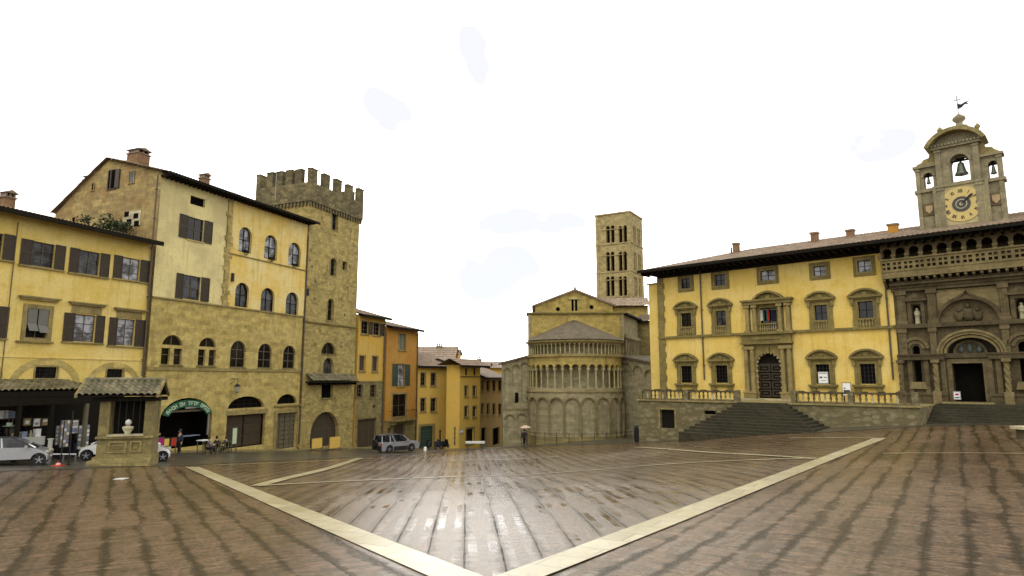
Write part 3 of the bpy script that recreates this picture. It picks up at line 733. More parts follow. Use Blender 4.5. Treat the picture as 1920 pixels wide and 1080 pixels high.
# ---- house with brown shutters, far left
b = Bld('shuttered_house', 'long yellow plastered house with brown shutters above the tiled shop canopy at the far left', 'house', ROW, ROW.hit(100, 700)[0])
F = ROW
sA = F.hit(-120, 600)[0]; sB = F.hit(272, 640)[0]; ztop = F.hit(200, 443)[1]
def shwin(x0, xa, xb, x1, y0, y1, pane, lsh=True, rsh=True, cor=None):
    a0, a1, z0, z1 = F.rc(xa, y0, xb, y1)
    w, e = b.opening(rectp(a0, a1, z0, z1), pane, .16, (1, 2), 'wood_frame')
    lo = F.hit(x0, (y0+y1)/2)[0]; hi = F.hit(x1, (y0+y1)/2)[0]
    b.shutters(w, (lo, a0-.02) if lsh else None, (a1+.02, hi) if rsh else None, z0-.03, z1+.03)
    b.sill(w, lo-.05, hi+.05, z0-.04, 'stone_trim_pale', .09, .14)
    if cor:
        c0, c1, cz0, cz1 = F.rc(*cor); m = b.mb()
        m.box(c0, c1, -.28, .02, cz1-.09, cz1); m.box(c0+.1, c1-.1, -.2, .02, cz1-.2, cz1-.09); m.box(c0+.25, c1-.25, -.05, .02, z1+.06, cz1-.2)
        m.build('cornice', 'stone_trim_pale', w)
    return w
shwin(-45, -20, 5, 28, 436, 484, 'glass_dark'); shwin(37, 60, 102, 122, 455, 501, 'glass_grey'); shwin(129, 148, 187, 205, 471, 515, 'glass_grey'); shwin(212, 229, 262, 279, 484, 525, 'glass_curtain_sky')
shwin(-60, -40, -5, 15, 573, 632, 'glass_dark')
shwin(118, 139, 178, 195, 590, 641, 'glass_curtain_sky', cor=(127, 568, 197, 590)); shwin(203, 219, 252, 271, 598, 648, 'glass_curtain_sky', cor=(212, 579, 272, 600))
a0, a1, z0, z1 = F.rc(49, 579, 90, 634)
w, e = b.opening(rectp(a0, a1, z0, z1), 'glass_dark', .16, (1, 2)); b.surround(w, rectp(a0, a1, z0, z1), .26, 'stone_trim_pale', .05); b.sill(w, a0-.5, a1+.35, z0-.2, 'stone_trim', .1, .2)
m = b.mb(); am = (a0+a1)/2
for q0, q1, zz in ((a0+.05, am-.04, z0+.42), (am+.04, a1-.03, z0+.34)):
    m.box(q0, q1, -.02, .02, zz+.5, z1); m.quad((q0, 0, zz+.5), (q1, 0, zz+.5), (q1, -.28, zz), (q0, -.28, zz))
m.build('roller_blind', 'blind_grey', w)
c0, c1, cz0, cz1 = F.rc(33, 557, 110, 572); m = b.mb(); m.box(c0, c1, -.3, .02, cz1-.1, cz1); m.box(c0+.1, c1-.1, -.22, .02, cz1-.22, cz1-.1); m.build('cornice', 'stone_trim_pale', w)
for x0, y0, x1, y1 in ((66, 688, 107, 709), (200, 692, 231, 708)):
    a0, a1, z0, z1 = F.rc(x0, y0, x1, y1); w, e = b.opening(rectp(a0, a1, z0, z1), 'glass_dark', .16, (3, 2), 'metal_dark', .03); b.surround(w, rectp(a0, a1, z0, z1), .1, 'stone_trim_pale', .03)
b.body(sA, sB, b.zb-3, ztop+.5, 11, 'plaster_yellow')
for x0, x1, yt in ((14, 150, 671), (160, 262, 679), (-120, 4, 664)):
    a0 = F.hit(x0, 720)[0]; a1 = F.hit(x1, 720)[0]; zt_ = F.hit((x0+x1)/2, yt)[1]; c = (a0+a1)/2; r = (a1-a0)/2; zc = zt_-r*.82
    m = b.mb(); m.ring(arc(c, zc, r, math.pi, 0, 16, r*.82), arc(c, zc, r-.42, math.pi, 0, 16, r*.82-.42), -.02, .01); b.add(m, 'relieving_arch', 'stone_warm')
m = b.mb(); zl = F.hit(80, 670)[1]; m.box(sA, sB-.05, -.05, .01, zl-.05, zl+.03); b.add(m, 'string_course', 'plaster_gold')
m = b.mb(); m.ftube([(F.hit(13, 600)[0], -.05, zl-2), (F.hit(13, 600)[0], -.05, ztop-.3)], .025, 6); b.add(m, 'cable', 'copper_pipe')
eave(b, sA, sB-.2, ztop-.05, 1.1, 6, 1.5, 'roof_tile_brown', .2, s_over=.25)
c = F.hit(12, 393); chimney(b, F.hit(12, 393, 3)[0], 3.0, ztop+.5, F.hit(12, 358, 3)[1], .62, .6)
gutter_pipe(b, (276, 272), 470, 705)

# ---- tall palazzo (cream and gold plaster over stone)
b = Bld('arched_window_palazzo', 'tall palazzo with cream and gold plaster over stone and rows of arched windows', 'building', F, F.hit(420, 800)[0])
sC, sD = F.hit(282, 600)[0], F.hit(568, 600)[0]
zE = (F.hit(300, 330)[1]+F.hit(580, 422)[1])/2
zs = (F.hit(300, 556)[1]+F.hit(540, 592)[1])/2
zs2 = (F.hit(300, 690)[1]+F.hit(540, 697)[1])/2
sQ = F.hit(428, 450)[0]
up, low = [], []
holes_up, holes_lo = [], []
b.holes = holes_up
def wshut(x0, xa, xb, x1, y0, y1, pane):
    a0, a1, z0, z1 = F.rc(xa, y0, xb, y1); w, e = b.opening(rectp(a0, a1, z0, z1), pane, .16, (1, 1))
    b.shutters(w, (F.hit(x0, (y0+y1)/2)[0], a0-.02), (a1+.02, F.hit(x1, (y0+y1)/2)[0]), z0-.03, z1+.03); b.sill(w, a0-.05, a1+.05, z0-.02, 'stone_warm', .1, .08)
wshut(335, 352, 382, 398, 409, 451, 'glass_dark'); wshut(329, 343, 376, 392, 517, 562, 'glass_grey')
a0, a1, z0, z1 = F.rc(357, 370, 385, 386); b.opening(rectp(a0, a1, z0, z1), 'interior_dark', .3, None)
for i, (x0, x1, y0, y1, pn) in enumerate(((447, 471, 426, 474, 'glass_curtain_sky'), (495, 519, 441, 487, 'glass_curtain_sky'), (540, 563, 455, 499, 'glass_curtain_sky'),  # bright panes: reflected sky put into the glass colour
                           (440, 466, 530, 576, 'glass_grey'), (488, 514, 540, 584, 'glass_grey'), (535, 559, 548, 591, 'glass_grey'))):
    a0, a1, z0, z1 = F.rc(x0, y0, x1, y1); pl = archp(a0, a1, z0, z1); w, e = b.opening(pl, pn, .2, (1, 1), 'wood_dark', .07); b.surround(w, pl, .46, 'stone_low', .025, 'arch_surround', False)
    if i < 3:
        m = b.mb(); c = (a0+a1)/2; m.box(c-.22, c+.22, -.3, -.05, z0+.02, z0+.2); pot = m.build('flower_box', 'wood_dark', w)
        m = b.mb()
        for k in range(40):
            x, y, z = c+random.uniform(-.3, .3), -.18+random.uniform(-.15, .15), z0+random.uniform(-.25, .45); s_ = .05
            p = m.f.p(x, y, z); d1 = Vector((random.uniform(-1,1), random.uniform(-1,1), random.uniform(-1,1))).normalized()*.08; d2 = Vector((random.uniform(-1,1), random.uniform(-1,1), random.uniform(-1,1))).normalized()*.08
            m.F.append((m.raw(p), m.raw(p+d1), m.raw(p+d1+d2), m.raw(p+d2)))
        m.build('trailing_plant', 'foliage', w)
m = b.mb(); cut = [h for h in holes_up if h[0][0] < sQ-.5]; m.sheet(rectp(sC, sQ, zs, zE+.4), cut, 0, .22); b.add(m, 'cream_wall', 'plaster_cream')
m = b.mb(); cut = [h for h in holes_up if h[0][0] > sQ-.5]; m.sheet(rectp(sQ, sD, zs, zE+.4), cut, -.06, .28); b.add(m, 'gold_wall', 'plaster_gold')
m = b.mb(); m.box(sQ-.25, sQ+.25, -.1, .02, zs, zE); 
for k in range(18): m.box(sQ-.25-random.choice((0, .15)), sQ+.25+random.choice((0, .2)), -.085, .02, zs+(zE-zs)*k/18, zs+(zE-zs)*(k+.7)/18)
b.add(m, 'quoin', 'stone_tower')
# lower stone storeys
b.holes = holes_lo
for i, (x0, x1, y0, y1) in enumerate(((303, 342, 628, 684), (372, 405, 633, 686), (432, 461, 639, 689), (484, 510, 644, 690), (531, 554, 648, 691))):
    a0, a1, z0, z1 = F.rc(x0, y0, x1, y1); pl = archp(a0, a1, z0, z1)
    w, e = b.opening(pl, 'glass_dark', .22, (1, 2), 'wood_frame', .07)
    if i < 2:
        m = b.mb(); c = (a0+a1)/2; zr = z1-(a1-a0)/2
        m.box(c-.17, c+.17, -.01, .2, z0, zr-.02); m.box(a0-.02, a1+.02, -.012, .2, zr-.1, zr+.14); m.build('stone_mullion', 'stone_warm', w)
    b.sill(w, a0-.1, a1+.1, z0, 'stone_trim', .12, .1)
def shop(x0, x1, yt, yb, ys=None, pane='interior_dark', d=.6, bars=None, name='doorway', bar='wood_dark', kind='arch'):
    a0, a1, z0, z1 = F.rc(x0, yt, x1, yb)
    pl = archp(a0, a1, z0, z1, None if ys is None else z1-F.hit((x0+x1)/2, ys)[1]) if kind == 'arch' else rectp(a0, a1, z0, z1)
    w, e = b.opening(pl, pane, d, bars, bar, .08, name); return w, e, pl
w, e, pl = shop(299, 397, 746, 839, 786, 'interior_dark', 2.2, None, 'shop_entrance')
a0, a1, z0, z1 = e; c = (a0+a1)/2; r = (a1-a0)/2; rise = z1-F.hit(348, 786)[1]; zc = z1-rise
m = b.mb(); m.ring(arc(c, zc+.1, r-.1, math.pi*.93, math.pi*.07, 20, rise-.25), arc(c, zc+.1, r-.62, math.pi*.93, math.pi*.07, 20, rise-.78), -.12, 0)
sg = m.build('arched_shop_sign', 'paint_green', w)
m = b.mb(); n = 19;
m2 = b.mb()
for k in range(n):
    if k in (5, 8, 13): continue
    t = math.pi*(.86-.72*k/(n-1)); cx, cz_ = c+(r-.36)*math.cos(t), zc+.1+(rise-.52)*math.sin(t); t2 = t-math.pi/2
    ux, uz = math.cos(t2), math.sin(t2)
    def lp(du, dv): return (cx+ux*du-uz*dv, cz_+uz*du+ux*dv)
    hh = .15; wd = .11
    for (u0, v0, u1, v1) in random.choice((((-wd,-hh,-wd+.05,hh),(-wd,hh-.06,wd,hh),(-wd,-.03,wd*.6,.03)), ((-wd,-hh,-wd+.05,hh),(wd-.05,-hh,wd,hh),(-wd,-.03,wd,.03)), ((-.025,-hh,.025,hh),(-wd,hh-.06,wd,hh)), ((-wd,-hh,-wd+.05,hh),(-wd,-hh,wd,-hh+.06),(-wd,hh-.06,wd,hh),(wd-.05,-hh,wd,hh)))):
        m.prism([lp(u0, v0), lp(u1, v0), lp(u1, v1), lp(u0, v1)], -.14, -.115)
m.build('lettering', 'paint_lettering', sg)
m = b.mb(); zb_ = F.hit(348, 771)[1]; m.box(a0+.35, a1-.35, .1, .2, zb_-.06, zb_+.1); m.build('transom', 'wood_frame', w)
m = b.mb(); zz = F.hit(353, 761)[1]; m.box(c-.2, c+.95, .0, .06, zz-.2, zz+.2); m.build('fanlight_plaque', 'paint_white_dull', w)
m = b.mb(); xg = F.hit(392, 790)[0]; m.box(xg-.12, xg+.02, .0, .08, F.hit(392, 815)[1], F.hit(392, 776)[1]); m.build('door_jamb', 'metal_grey', w)
w, e, pl = shop(428, 496, 743, 765, None, 'interior_dark', .35, (5, 2), 'fanlight', 'wood_dark')
w, e, pl = shop(424, 497, 777, 838, None, 'wood_door', .45, (1, 0), 'double_door', 'wood_dark', 'rect')
a0, a1, z0, z1 = e; m = b.mb(); m.box(a0-.15, a1+.15, -.06, .02, z1, z1+.38); m.box(a0+(a1-a0)*.45, a0+(a1-a0)*.6, -.09, .02, z1+.1, z1+.5); m.build('lintel', 'stone_trim_pale', w)
m = b.mb()
for k in range(2):
    for j in range(3):
        q0 = a0+(a1-a0)*(k/2)+.12; q1 = a0+(a1-a0)*((k+1)/2)-.12; m.box(q0, q1, .40, .45, z0+(z1-z0)*j/3+.1, z0+(z1-z0)*(j+1)/3-.06)
m.build('door_panel', 'wood_shutter', w)
w, e, pl = shop(520, 557, 739, 757, None, 'interior_dark', .3, (2, 0), 'fanlight', 'wood_dark')
w, e, pl = shop(518, 556, 774, 841, None, 'wood_grey', .35, (1, 0), 'panelled_door', 'wood_dark', 'rect')
a0, a1, z0, z1 = e; m = b.mb(); m.box(a0-.35, a0-.002, -.07, .02, z0, z1+.3); m.box(a1+.002, a1+.35, -.07, .02, z0, z1+.3); m.box(a0, a1, -.07, .02, z1, z1+.3); m.box(a0-.5, a1+.5, -.22, .02, z1+.62, z1+.75); m.build('door_surround', 'stone_trim_pale', w)
m = b.mb()
for k in range(4):
    for j in range(8):
        q0 = a0+(a1-a0)*k/4+.04; q1 = a0+(a1-a0)*(k+1)/4-.04; m.box(q0, q1, .29, .35, z0+(z1-z0)*j/8+.04, z0+(z1-z0)*(j+1)/8-.04)
m.build('door_panel', 'wood_grey', w)
m = b.mb(); m.sheet(rectp(sC, sD, b.zb-3, zs), holes_lo, 0, .3); b.add(m, 'stone_wall', 'stone_warm')
m = b.mb(); m.box(sC, sD, -.12, .02, zs-.06, zs+.06); m.box(sC, sD, -.1, .02, zs2-.1, zs2+.14); zq = (F.hit(450, 480)[1]+F.hit(555, 503)[1])/2; m.box(sQ, sD, -.16, .02, zq-.05, zq+.04); b.add(m, 'string_course', 'stone_trim_pale')
# side gable
g_d = 11.5
yR = 4.8
def side_y(px, py):       # on the side wall plane s = sC
    d = ray(px, py); o = F.p(sC, 0, 0); t = (o-CAM).dot(F.u)/d.dot(F.u); q = CAM+d*t; return (q-F.O).dot(F.n), q.z
gp = [side_y(x, y) for x, y in ((205, 300), (152, 348), (104, 402))]
m = b.mb(); zf = zE+.45
yy0, zz0 = gp[0]; yy1, zz1 = gp[1]; yy2, zz2 = gp[2]
pts = [(0, b.zb-3), (0, zf), (yy0*.62, zz0*.8+zf*.2), (yy0, zz0), (yy1, zz1), (yy2, zz2), (yy2, b.zb-3)]
ids = [m.P(sC, y, z) for y, z in pts]; m.F.append(tuple(ids)); m.quad((sD, 0, b.zb-3), (sD, yy2, b.zb-3), (sD, yy2, zz2), (sD, 0, zf)); m.quad((sC, yy2, b.zb-3), (sD, yy2, b.zb-3), (sD, yy2, zz2), (sC, yy2, zz2))
b.add(m, 'gable_wall', 'plaster_gable')
SF = Frame((F.p(sC, 0, 0).x, F.p(sC, 0, 0).y), (-F.n.x, -F.n.y)); SF.O = F.p(sC, 0, 0)   # looks out of the gable: u towards the street
def gwin(x0, y0, x1, y1, mat, nm, shut=False):
    m = MB(b.f); ya, za = side_y(x0, (y0+y1)/2); yb, _ = side_y(x1, (y0+y1)/2); _, zt1 = side_y((x0+x1)/2, y0); _, zb1 = side_y((x0+x1)/2, y1)
    m.box(sC-.03, sC+.02, min(ya, yb), max(ya, yb), zb1, zt1); w = b.add(m, nm, mat)
    m = MB(b.f); lo, hi = min(ya, yb), max(ya, yb)
    m.box(sC-.07, sC-.02, lo-.06, lo+.02, zb1, zt1); m.box(sC-.07, sC-.02, hi-.02, hi+.06, zb1, zt1); m.box(sC-.07, sC-.02, lo, hi, zt1, zt1+.07); m.box(sC-.1, sC-.02, lo-.1, hi+.1, zb1-.07, zb1)
    if shut:
        mid = lo+(hi-lo)*.6; m.box(sC-.1, sC-.03, mid-.05, mid+.05, zb1, zt1); m.box(sC-.12, sC-.04, lo-.5, lo-.05, zb1, zt1)
    m.build('frame', 'wood_shutter' if shut else 'plaster_gable', w)
gwin(204, 320, 217, 354, 'interior_dark', 'gable_window', True); gwin(243, 322, 252, 343, 'glass_grey', 'gable_window'); gwin(173, 344, 177, 357, 'interior_dark', 'gable_window')
gwin(136, 408, 142, 422, 'interior_dark', 'gable_window')
ya, za = side_y(232, 409); yb, zb_ = side_y(264, 409); zt9 = side_y(248, 396)[1]; zb9 = side_y(248, 424)[1]
m = MB(b.f); m.box(sC-.05, sC+.02, min(ya, yb), max(ya, yb), zb9, zt9); w = b.add(m, 'pierced_panel', 'stone_pale')
for x, y in ((238.5, 402), (256, 405), (243, 416), (257, 419)):
    ya, za = side_y(x, y); m = MB(b.f); m.box(sC-.07, sC+.02, ya-.25, ya+.25, za-.2, za+.2); m.build('opening', 'interior_dark', w)
rf = b.mb(); zr = zz0
roof(rf, F, sC-.3, sD+.6, -1.15, zE+.15, yy0, zr+.12, .26); roof(rf, F, sC-.3, sD+.6, yy2+.3, zz2+.05, yy0, zr+.12, .5, 4); r_ = b.add(rf, 'roof', 'roof_tile_brown')
m = b.mb(); sl = (zr-zE)/(yy0+1.15); m.quad((sC-.3, -1.1, zE+.07), (sD+.6, -1.1, zE+.07), (sD+.6, yy0, zr), (sC-.3, yy0, zr)); m.box(sC-.3, sD+.6, -1.15, -1.0, zE+.02, zE+.15)
n = 40
for i in range(n+1):
    a = sC+(sD-sC)*i/n; m.box(a-.07, a+.07, -1.05, .02, zE-.06, zE+.1)
m.build('rafters', 'wood_dark', r_)
def roof_z(y): return zE+.15+(zr-zE)*(y+1.15)/(yy0+1.15)
def chim(px, pyt, y, w, d, mat='brick_chimney'):
    a, z1 = F.hit(px, pyt, y); chimney(b, a, y, roof_z(y)-.5, z1, w, d, mat)
yq = side_y(247, 300)[0]; zq9 = side_y(247, 277)[1]; chimney(b, sC+.55, yq, roof_z(min(yq, yy0))-1.2, zq9, 1.05, 1.2, 'brick_chimney'); chim(384, 326, 2.2, .62, .6)
ya, za = side_y(165, 325); chimney(b, sC+.6, ya+.3, zz1-.5, za, .9, .8, 'plaster_gable')
gutter_pipe(b, (297, 272), 330, 550, r=.06); gutter_pipe(b, (569, 566), 440, 830)
for px, py in ((434, 520), (575, 548)):
    a, z = F.hit(px, py); m = b.mb(); m.box(a-.12, a+.12, -.2, -.08, z-.35, z+.35); b.add(m, 'wall_cabinet', 'metal_dark')

# ---- wall lantern on the palazzo
a, z = F.hit(433, 727)
p = F.p(a, -.7, z); o = thing('wall_lantern', 'iron lantern hanging from a scrolled wall bracket above the stone doorway', 'lantern', tuple(p), 0)
m = MB(F); m.ftube([(a, 0, z+.75), (a, -.7, z+.75), (a, -.7, z+.25)], .03, 6); m.ftube([(a, 0, z+.3), (a, -.45, z+.75)], .02, 6); m.build('bracket', 'metal_dark', o)
m = MB(F); m.lathe(p.x, p.y, [(0, z-.35), (.14, z-.33), (.24, z+.1), (0, z+.12)], 6); m.build('glass', 'lamp_glass', o)
m = MB(F); m.lathe(p.x, p.y, [(.3, z+.1), (.22, z+.22), (.06, z+.32), (0, z+.4)], 6); m.lathe(p.x, p.y, [(.0, z-.42), (.15, z-.37), (.15, z-.33), (0, z-.33)], 6); m.build('cap', 'metal_dark', o)

# ---- crenellated tower
sT0, sT1 = F.hit(571, 600)[0], F.hit(668, 600)[0]
b = Bld('crenellated_tower', 'square rough stone tower crowned with dark battlements beside the arched window palazzo', 'tower', F, (sT0+sT1)/2)
zc1 = (F.hit(582, 383)[1]+F.hit(672, 415)[1])/2; TD = 6.6
def tw(kind, x0, y0, x1, y1, pane='glass_dark', bars=(0, 1), d=.3, nm='window'):
    a0, a1, z0, z1 = F.rc(x0, y0, x1, y1); pl = {'r': rectp, 'a': archp, 'o': ogivep}[kind](a0, a1, z0, z1); w, e = b.opening(pl, pane, d, bars, 'wood_frame', .05, nm); return w, e
w, e = tw('r', 622, 400, 633, 432); b.surround(w, rectp(*e), .1, 'stone_trim_pale', .04)
w, e = tw('a', 619, 484, 630, 517); b.surround(w, archp(*e), .12, 'stone_trim_pale', .04)
w, e = tw('r', 642, 491, 650, 506); b.surround(w, rectp(*e), .1, 'stone_trim_pale', .04)
w, e = tw('a', 614, 560, 625, 601); b.surround(w, archp(*e), .1, 'stone_trim_pale', .04)
w, e = tw('o', 603, 642, 630, 664, bars=(1, 0)); b.surround(w, rectp(e[0], e[1], e[2]-.12, e[2]-.02), .02, 'stone_trim_pale', .06)
w, e = tw('a', 606, 671, 625, 703, 'glass_grey', (1, 1)); b.surround(w, archp(*e), .08, 'stone_trim_pale', .03)
w, e = tw('r', 603, 718, 624, 746, 'interior_dark', None); b.sill(w, e[0]-.1, e[1]+.1, e[2], 'stone_trim_pale', .12, .12)
w, e = tw('a', 582, 772, 636, 838, 'wood_door', (3, 1), .5, 'arched_doorway')
for (px, py) in ((585, 500), (581, 488), (592, 528), (655, 500), (658, 435), (604, 408), (640, 560), (646, 590), (590, 560), (591, 645), (640, 650), (653, 540), (600, 620), (588, 700), (652, 728)):
    a, z = F.hit(px, py); b.opening(rectp(a-.1, a+.1, z-.13, z+.13), 'interior_dark', .2, None, name='putlog_hole')
b.body(sT0, sT1, b.zb-3, zc1, TD, 'stone_tower', rev=.5)
pr = .26; z2 = zc1+.0; zm0 = F.hit(580, 350)[1]; zm1 = F.hit(580, 316)[1]
zpar = (F.hit(582, 338)[1]+F.hit(676, 385)[1])/2; ztp = (F.hit(582, 317)[1]+F.hit(670, 354)[1])/2
m = b.mb(); X0, X1, Y0, Y1 = sT0-pr, sT1+pr, -pr, TD+pr; th = .5
for bx in ((X0, X1, Y0, Y0+th), (X0, X1, Y1-th, Y1), (X0, X0+th, Y0+th, Y1-th), (X1-th, X1, Y0+th, Y1-th)): m.box(*bx, zc1+.25, zpar)
m.box(X0+.2, X1-.2, Y0+.2, Y1-.2, zc1-.02, zc1+.25); m.box(X0+.1, X1-.1, Y0+.1, Y1-.1, zpar-1.3, zpar-1.2)
par = b.add(m, 'parapet', 'stone_parapet')
def merlon(a0, a1, y0, y1):
    m = b.mb(); h = ztp+random.uniform(-.08, .08); m.box(a0, a1, y0, y1, zpar+.002, h); m.box(a0-.04, a1+.04, y0-.04, y1+.04, h, h+.1); m.build('merlon', 'stone_parapet', par)
nm = 5; mw = .95
for i in range(nm):
    a = X0+(X1-X0-mw)*i/(nm-1); merlon(a, a+mw, Y0, Y0+th); merlon(a, a+mw, Y1-th, Y1)
nm2 = 6
for i in range(1, nm2-1):
    y = Y0+(Y1-Y0-mw)*i/(nm2-1); merlon(X0, X0+th, y, y+mw*.85); merlon(X1-th, X1, y, y+mw*.85)
m = b.mb()
for i in range(20):
    a = X0+.2+(X1-X0-.4)*i/19; m.box(a-.09, a+.09, Y0+.05, .02, zc1-.2, zc1+.25)
for i in range(16):
    y = Y0+.2+(Y1-Y0-.4)*i/15; m.box(X0+.05, sT0+.02, y-.09, y+.09, zc1-.2, zc1+.25)
m.build('corbels', 'stone_parapet', par)
m = b.mb(); zz = (F.hit(580, 602)[1]+F.hit(655, 614)[1])/2; m.box(sT0, sT1+.05, -.16, .02, zz-.08, zz+.08); b.add(m, 'string_course', 'stone_trim')
m = b.mb(); a0, a1, z0, z1 = F.rc(573, 704, 660, 716); roof(m, F, a0, a1, -1.0, z0+.1, 0, z1+.18, .24, 3); pr_ = b.add(m, 'pent_roof', 'roof_tile_mossy')
m = b.mb(); m.box(a0, a1, -.95, .0, z0-.08, z0+.06)
for i in range(9): q = a0+(a1-a0)*(i+.5)/9; m.box(q-.06, q+.06, -.85, 0, z0-.3, z0-.08)
m.build('brackets', 'wood_dark', pr_)
# roof antennas
a, z = F.hit(503, 350, 5)
o = thing('tv_antenna', 'thin forked television aerial rising behind the tower battlements', 'antenna', tuple(F.p(a, 4, zpar-1)))
m = MB(F); zA = F.hit(503, 302, 4)[1]; m.ftube([(a, 4, zpar-1.5), (a, 4, zA)], .03, 5)
for i, (dz, ln) in enumerate(((0, .9), (.25, .7), (.9, .8))): m.ftube([(a-ln, 4, zA-dz+.3), (a+ln, 4, zA-dz-.3)], .02, 4)
m.build('mast', 'metal_grey', o)

# ---- narrow ochre house
def simple_house(name, label, fr, x0, x1, ytop, mat, wins, over=.9, tmat='roof_tile_brown', rise=1.4, depth=5, zshift=0, ym=None, low=None, so=.15, ybase=None, cat='house', yt2=None):
    b = Bld(name, label, cat, fr, fr.hit((x0+x1)/2, 800)[0]); b.lowholes = []
    s0, s1 = fr.hit(x0, ym or 720)[0], fr.hit(x1, ym or 720)[0]; zt = fr.hit((x0+x1)/2, ytop)[1]
    b.s0, b.s1, b.zt = s0, s1, zt
    for wd in wins:
        x, y, w_, h_ = wd[:4]; pane = wd[4] if len(wd) > 4 else 'glass_dark'; opt = wd[5] if len(wd) > 5 else {}
        a0, a1, z0, z1 = fr.rc(x-w_/2, y-h_/2, x+w_/2, y+h_/2)
        w, e = b.opening(rectp(a0, a1, z0, z1), pane, opt.get('d', .18), opt.get('bars', (1, 2)), opt.get('bar', 'wood_frame'), .05, opt.get('name', 'window'))
        if opt.get('sur', True): b.surround(w, rectp(*e), opt.get('sw', .13), opt.get('sm', 'stone_trim_pale'), .03)
        if opt.get('name', 'window') == 'window': b.sill(w, e[0]-.18, e[1]+.18, e[2]-.1, 'stone_trim_pale', .09, .12)
        if 'sh' in opt:
            sw = (e[1]-e[0])*opt.get('shw', .5); b.shutters(w, (e[0]-sw-.02, e[0]-.02) if 'l' in opt['sh'] else None, (e[1]+.02, e[1]+sw+.02) if 'r' in opt['sh'] else None, e[2]-.03, e[3]+.03, opt.get('shm', 'wood_shutter'))
    if low:
        zl = fr.hit((x0+x1)/2, low[0])[1]
        m = b.mb(); m.sheet(rectp(s0, s1, zl, zt+.3), [h for h in b.holes if h[0][1] > zl], 0, .22); b.add(m, 'wall', mat)
        m = b.mb(); m.sheet(rectp(s0, s1, b.zb-4, zl), [h for h in b.holes if h[0][1] <= zl], -.03, .25); b.add(m, 'stone_wall', low[1])
        m = b.mb(); m.box(s0, s1, -.1, .02, zl-.06, zl+.06); b.add(m, 'string_course', 'stone_trim_pale')
        m = b.mb()
        for q in (s0, s1): m.quad((q, 0, b.zb-4), (q, depth*2, b.zb-4), (q, depth*2, zt+.3), (q, 0, zt+.3))
        b.add(m, 'side_wall', mat)
    else: b.body(s0, s1, b.zb-4, zt+.3, depth*2, mat)
    eave(b, s0, s1, zt, over, depth, rise, tmat, .18, s_over=so)
    return b
D_ = dict
b = simple_house('ochre_house', 'narrow ochre house over grey stone squeezed between the tower and the orange house', F, 669, 719, 597, 'plaster_ochre',
  [(684, 614, 13, 23, 'interior_dark', D_(sh='r', shw=.6)), (706, 617, 12, 22, 'interior_dark', D_(sh='r', shw=.6)),
   (679, 681, 10, 27, 'wood_door', D_(bars=(1, 0))), (703, 682, 10, 27, 'wood_door', D_(bars=(1, 0))),
   (674, 733, 10, 22), (699, 733, 10, 22), (701, 762, 5, 5, 'interior_dark', D_(bars=None, sur=False, name='vent')),
   (687, 812, 34, 52, 'wood_door', D_(name='shop_door', bars=(2, 0), sm='stone_trim_pale'))], low=(715, 'stone_low'), rise=1.6)
gutter_pipe(b, (718, 716), 600, 830)
b = simple_house('orange_house', 'orange house with green shutters and a small balcony', F, 723, 782, 619, 'plaster_orange',
  [(754, 641, 13, 29, 'shutter_pale', D_(bars=(1, 0))), (752, 703, 13, 40, 'glass_curtain_sky', D_(sh='lr', shm='shutter_green', shw=.75)),
   (749, 760, 26, 42, 'glass_dark', D_(name='balcony_door', bars=(1, 1), sw=.2)), (748, 817, 20, 42, 'wood_door', D_(name='door', bars=(1, 0), sw=.2)), (730, 815, 8, 26, 'wood_grey', D_(bars=None, sur=False))], low=(786, 'stone_low'), rise=1.4)
a0, a1, z0, z1 = F.rc(729, 769, 771, 785)
m = b.mb(); m.box(a0, a1, -.9, 0, z0-.25, z0-.08); m.box(a0+.2, a0+.5, -.7, 0, z0-.6, z0-.25); m.box(a1-.5, a1-.2, -.7, 0, z0-.6, z0-.25); bl = b.add(m, 'balcony', 'stone_trim')
m = b.mb(); m.box(a0, a1, -.9, -.86, z1-.04, z1)
for i in range(15): q = a0+(a1-a0)*i/14; m.box(q-.012, q+.012, -.89, -.87, z0-.08, z1-.04)
for q in (a0, a1-.04): m.box(q, q+.04, -.86, 0, z1-.04, z1)
m.build('railing', 'metal_dark', bl)
gutter_pipe(b, (781, 779), 625, 830)
# ---- houses at the end of the square
FA = frame2(783, 82.8, 838, 86)
b = simple_house('small_yellow_house', 'bright yellow two storey house with a roller door right of the orange house', FA, 783, 837.5, 690, 'plaster_sunny',
  [(793, 711, 8, 23), (812.5, 711, 8.5, 23), (793, 759, 8.5, 24), (812.5, 759, 9, 24), (800, 819, 24, 40, 'shutter_green', D_(name='roller_door', bars=(0, 6), bar='metal_dark', sw=.3)), (826, 819, 5, 26, 'wood_grey', D_(name='door', bars=None, sur=False))], over=.8, rise=2.0, depth=4.5, so=.3)
FB = frame2(862, 80.5, 900, 85)
b = simple_house('corner_yellow_house', 'four storey yellow corner house whose plain side wall faces left', FB, 862, 900, 689, 'plaster_sunny',
  [(874.5, 697, 5, 13, 'glass_dark', D_(sur=False, bars=(0, 0))), (890, 697, 5, 13, 'glass_dark', D_(sur=False, bars=(0, 0))), (874, 733, 6, 18), (889.5, 733, 6, 18), (874, 771.5, 6.5, 19), (889.5, 771.5, 6.5, 19), (881, 818, 14, 28, 'wood_door_black', D_(name='door', bars=None, sw=.25))], over=1.0, rise=.9, depth=.97, so=1.0)
pa = FB.p(b.s0, 0, 0); pb = at(838, 710, 86.5)
FB2 = Frame((pb.x, pb.y), (pa.x-pb.x, pa.y-pb.y)); lnb = (Vector((pa.x, pa.y))-Vector((pb.x, pb.y))).length
mold = b.mb; m = MB(FB2); hs = []
for px, py in ((840.5, 711), (840.5, 746)):
    a0, a1, z0, z1 = FB2.rc(px-2, py-7, px+2, py+7); hs.append(rectp(max(a0, .1), a1, z0, z1))
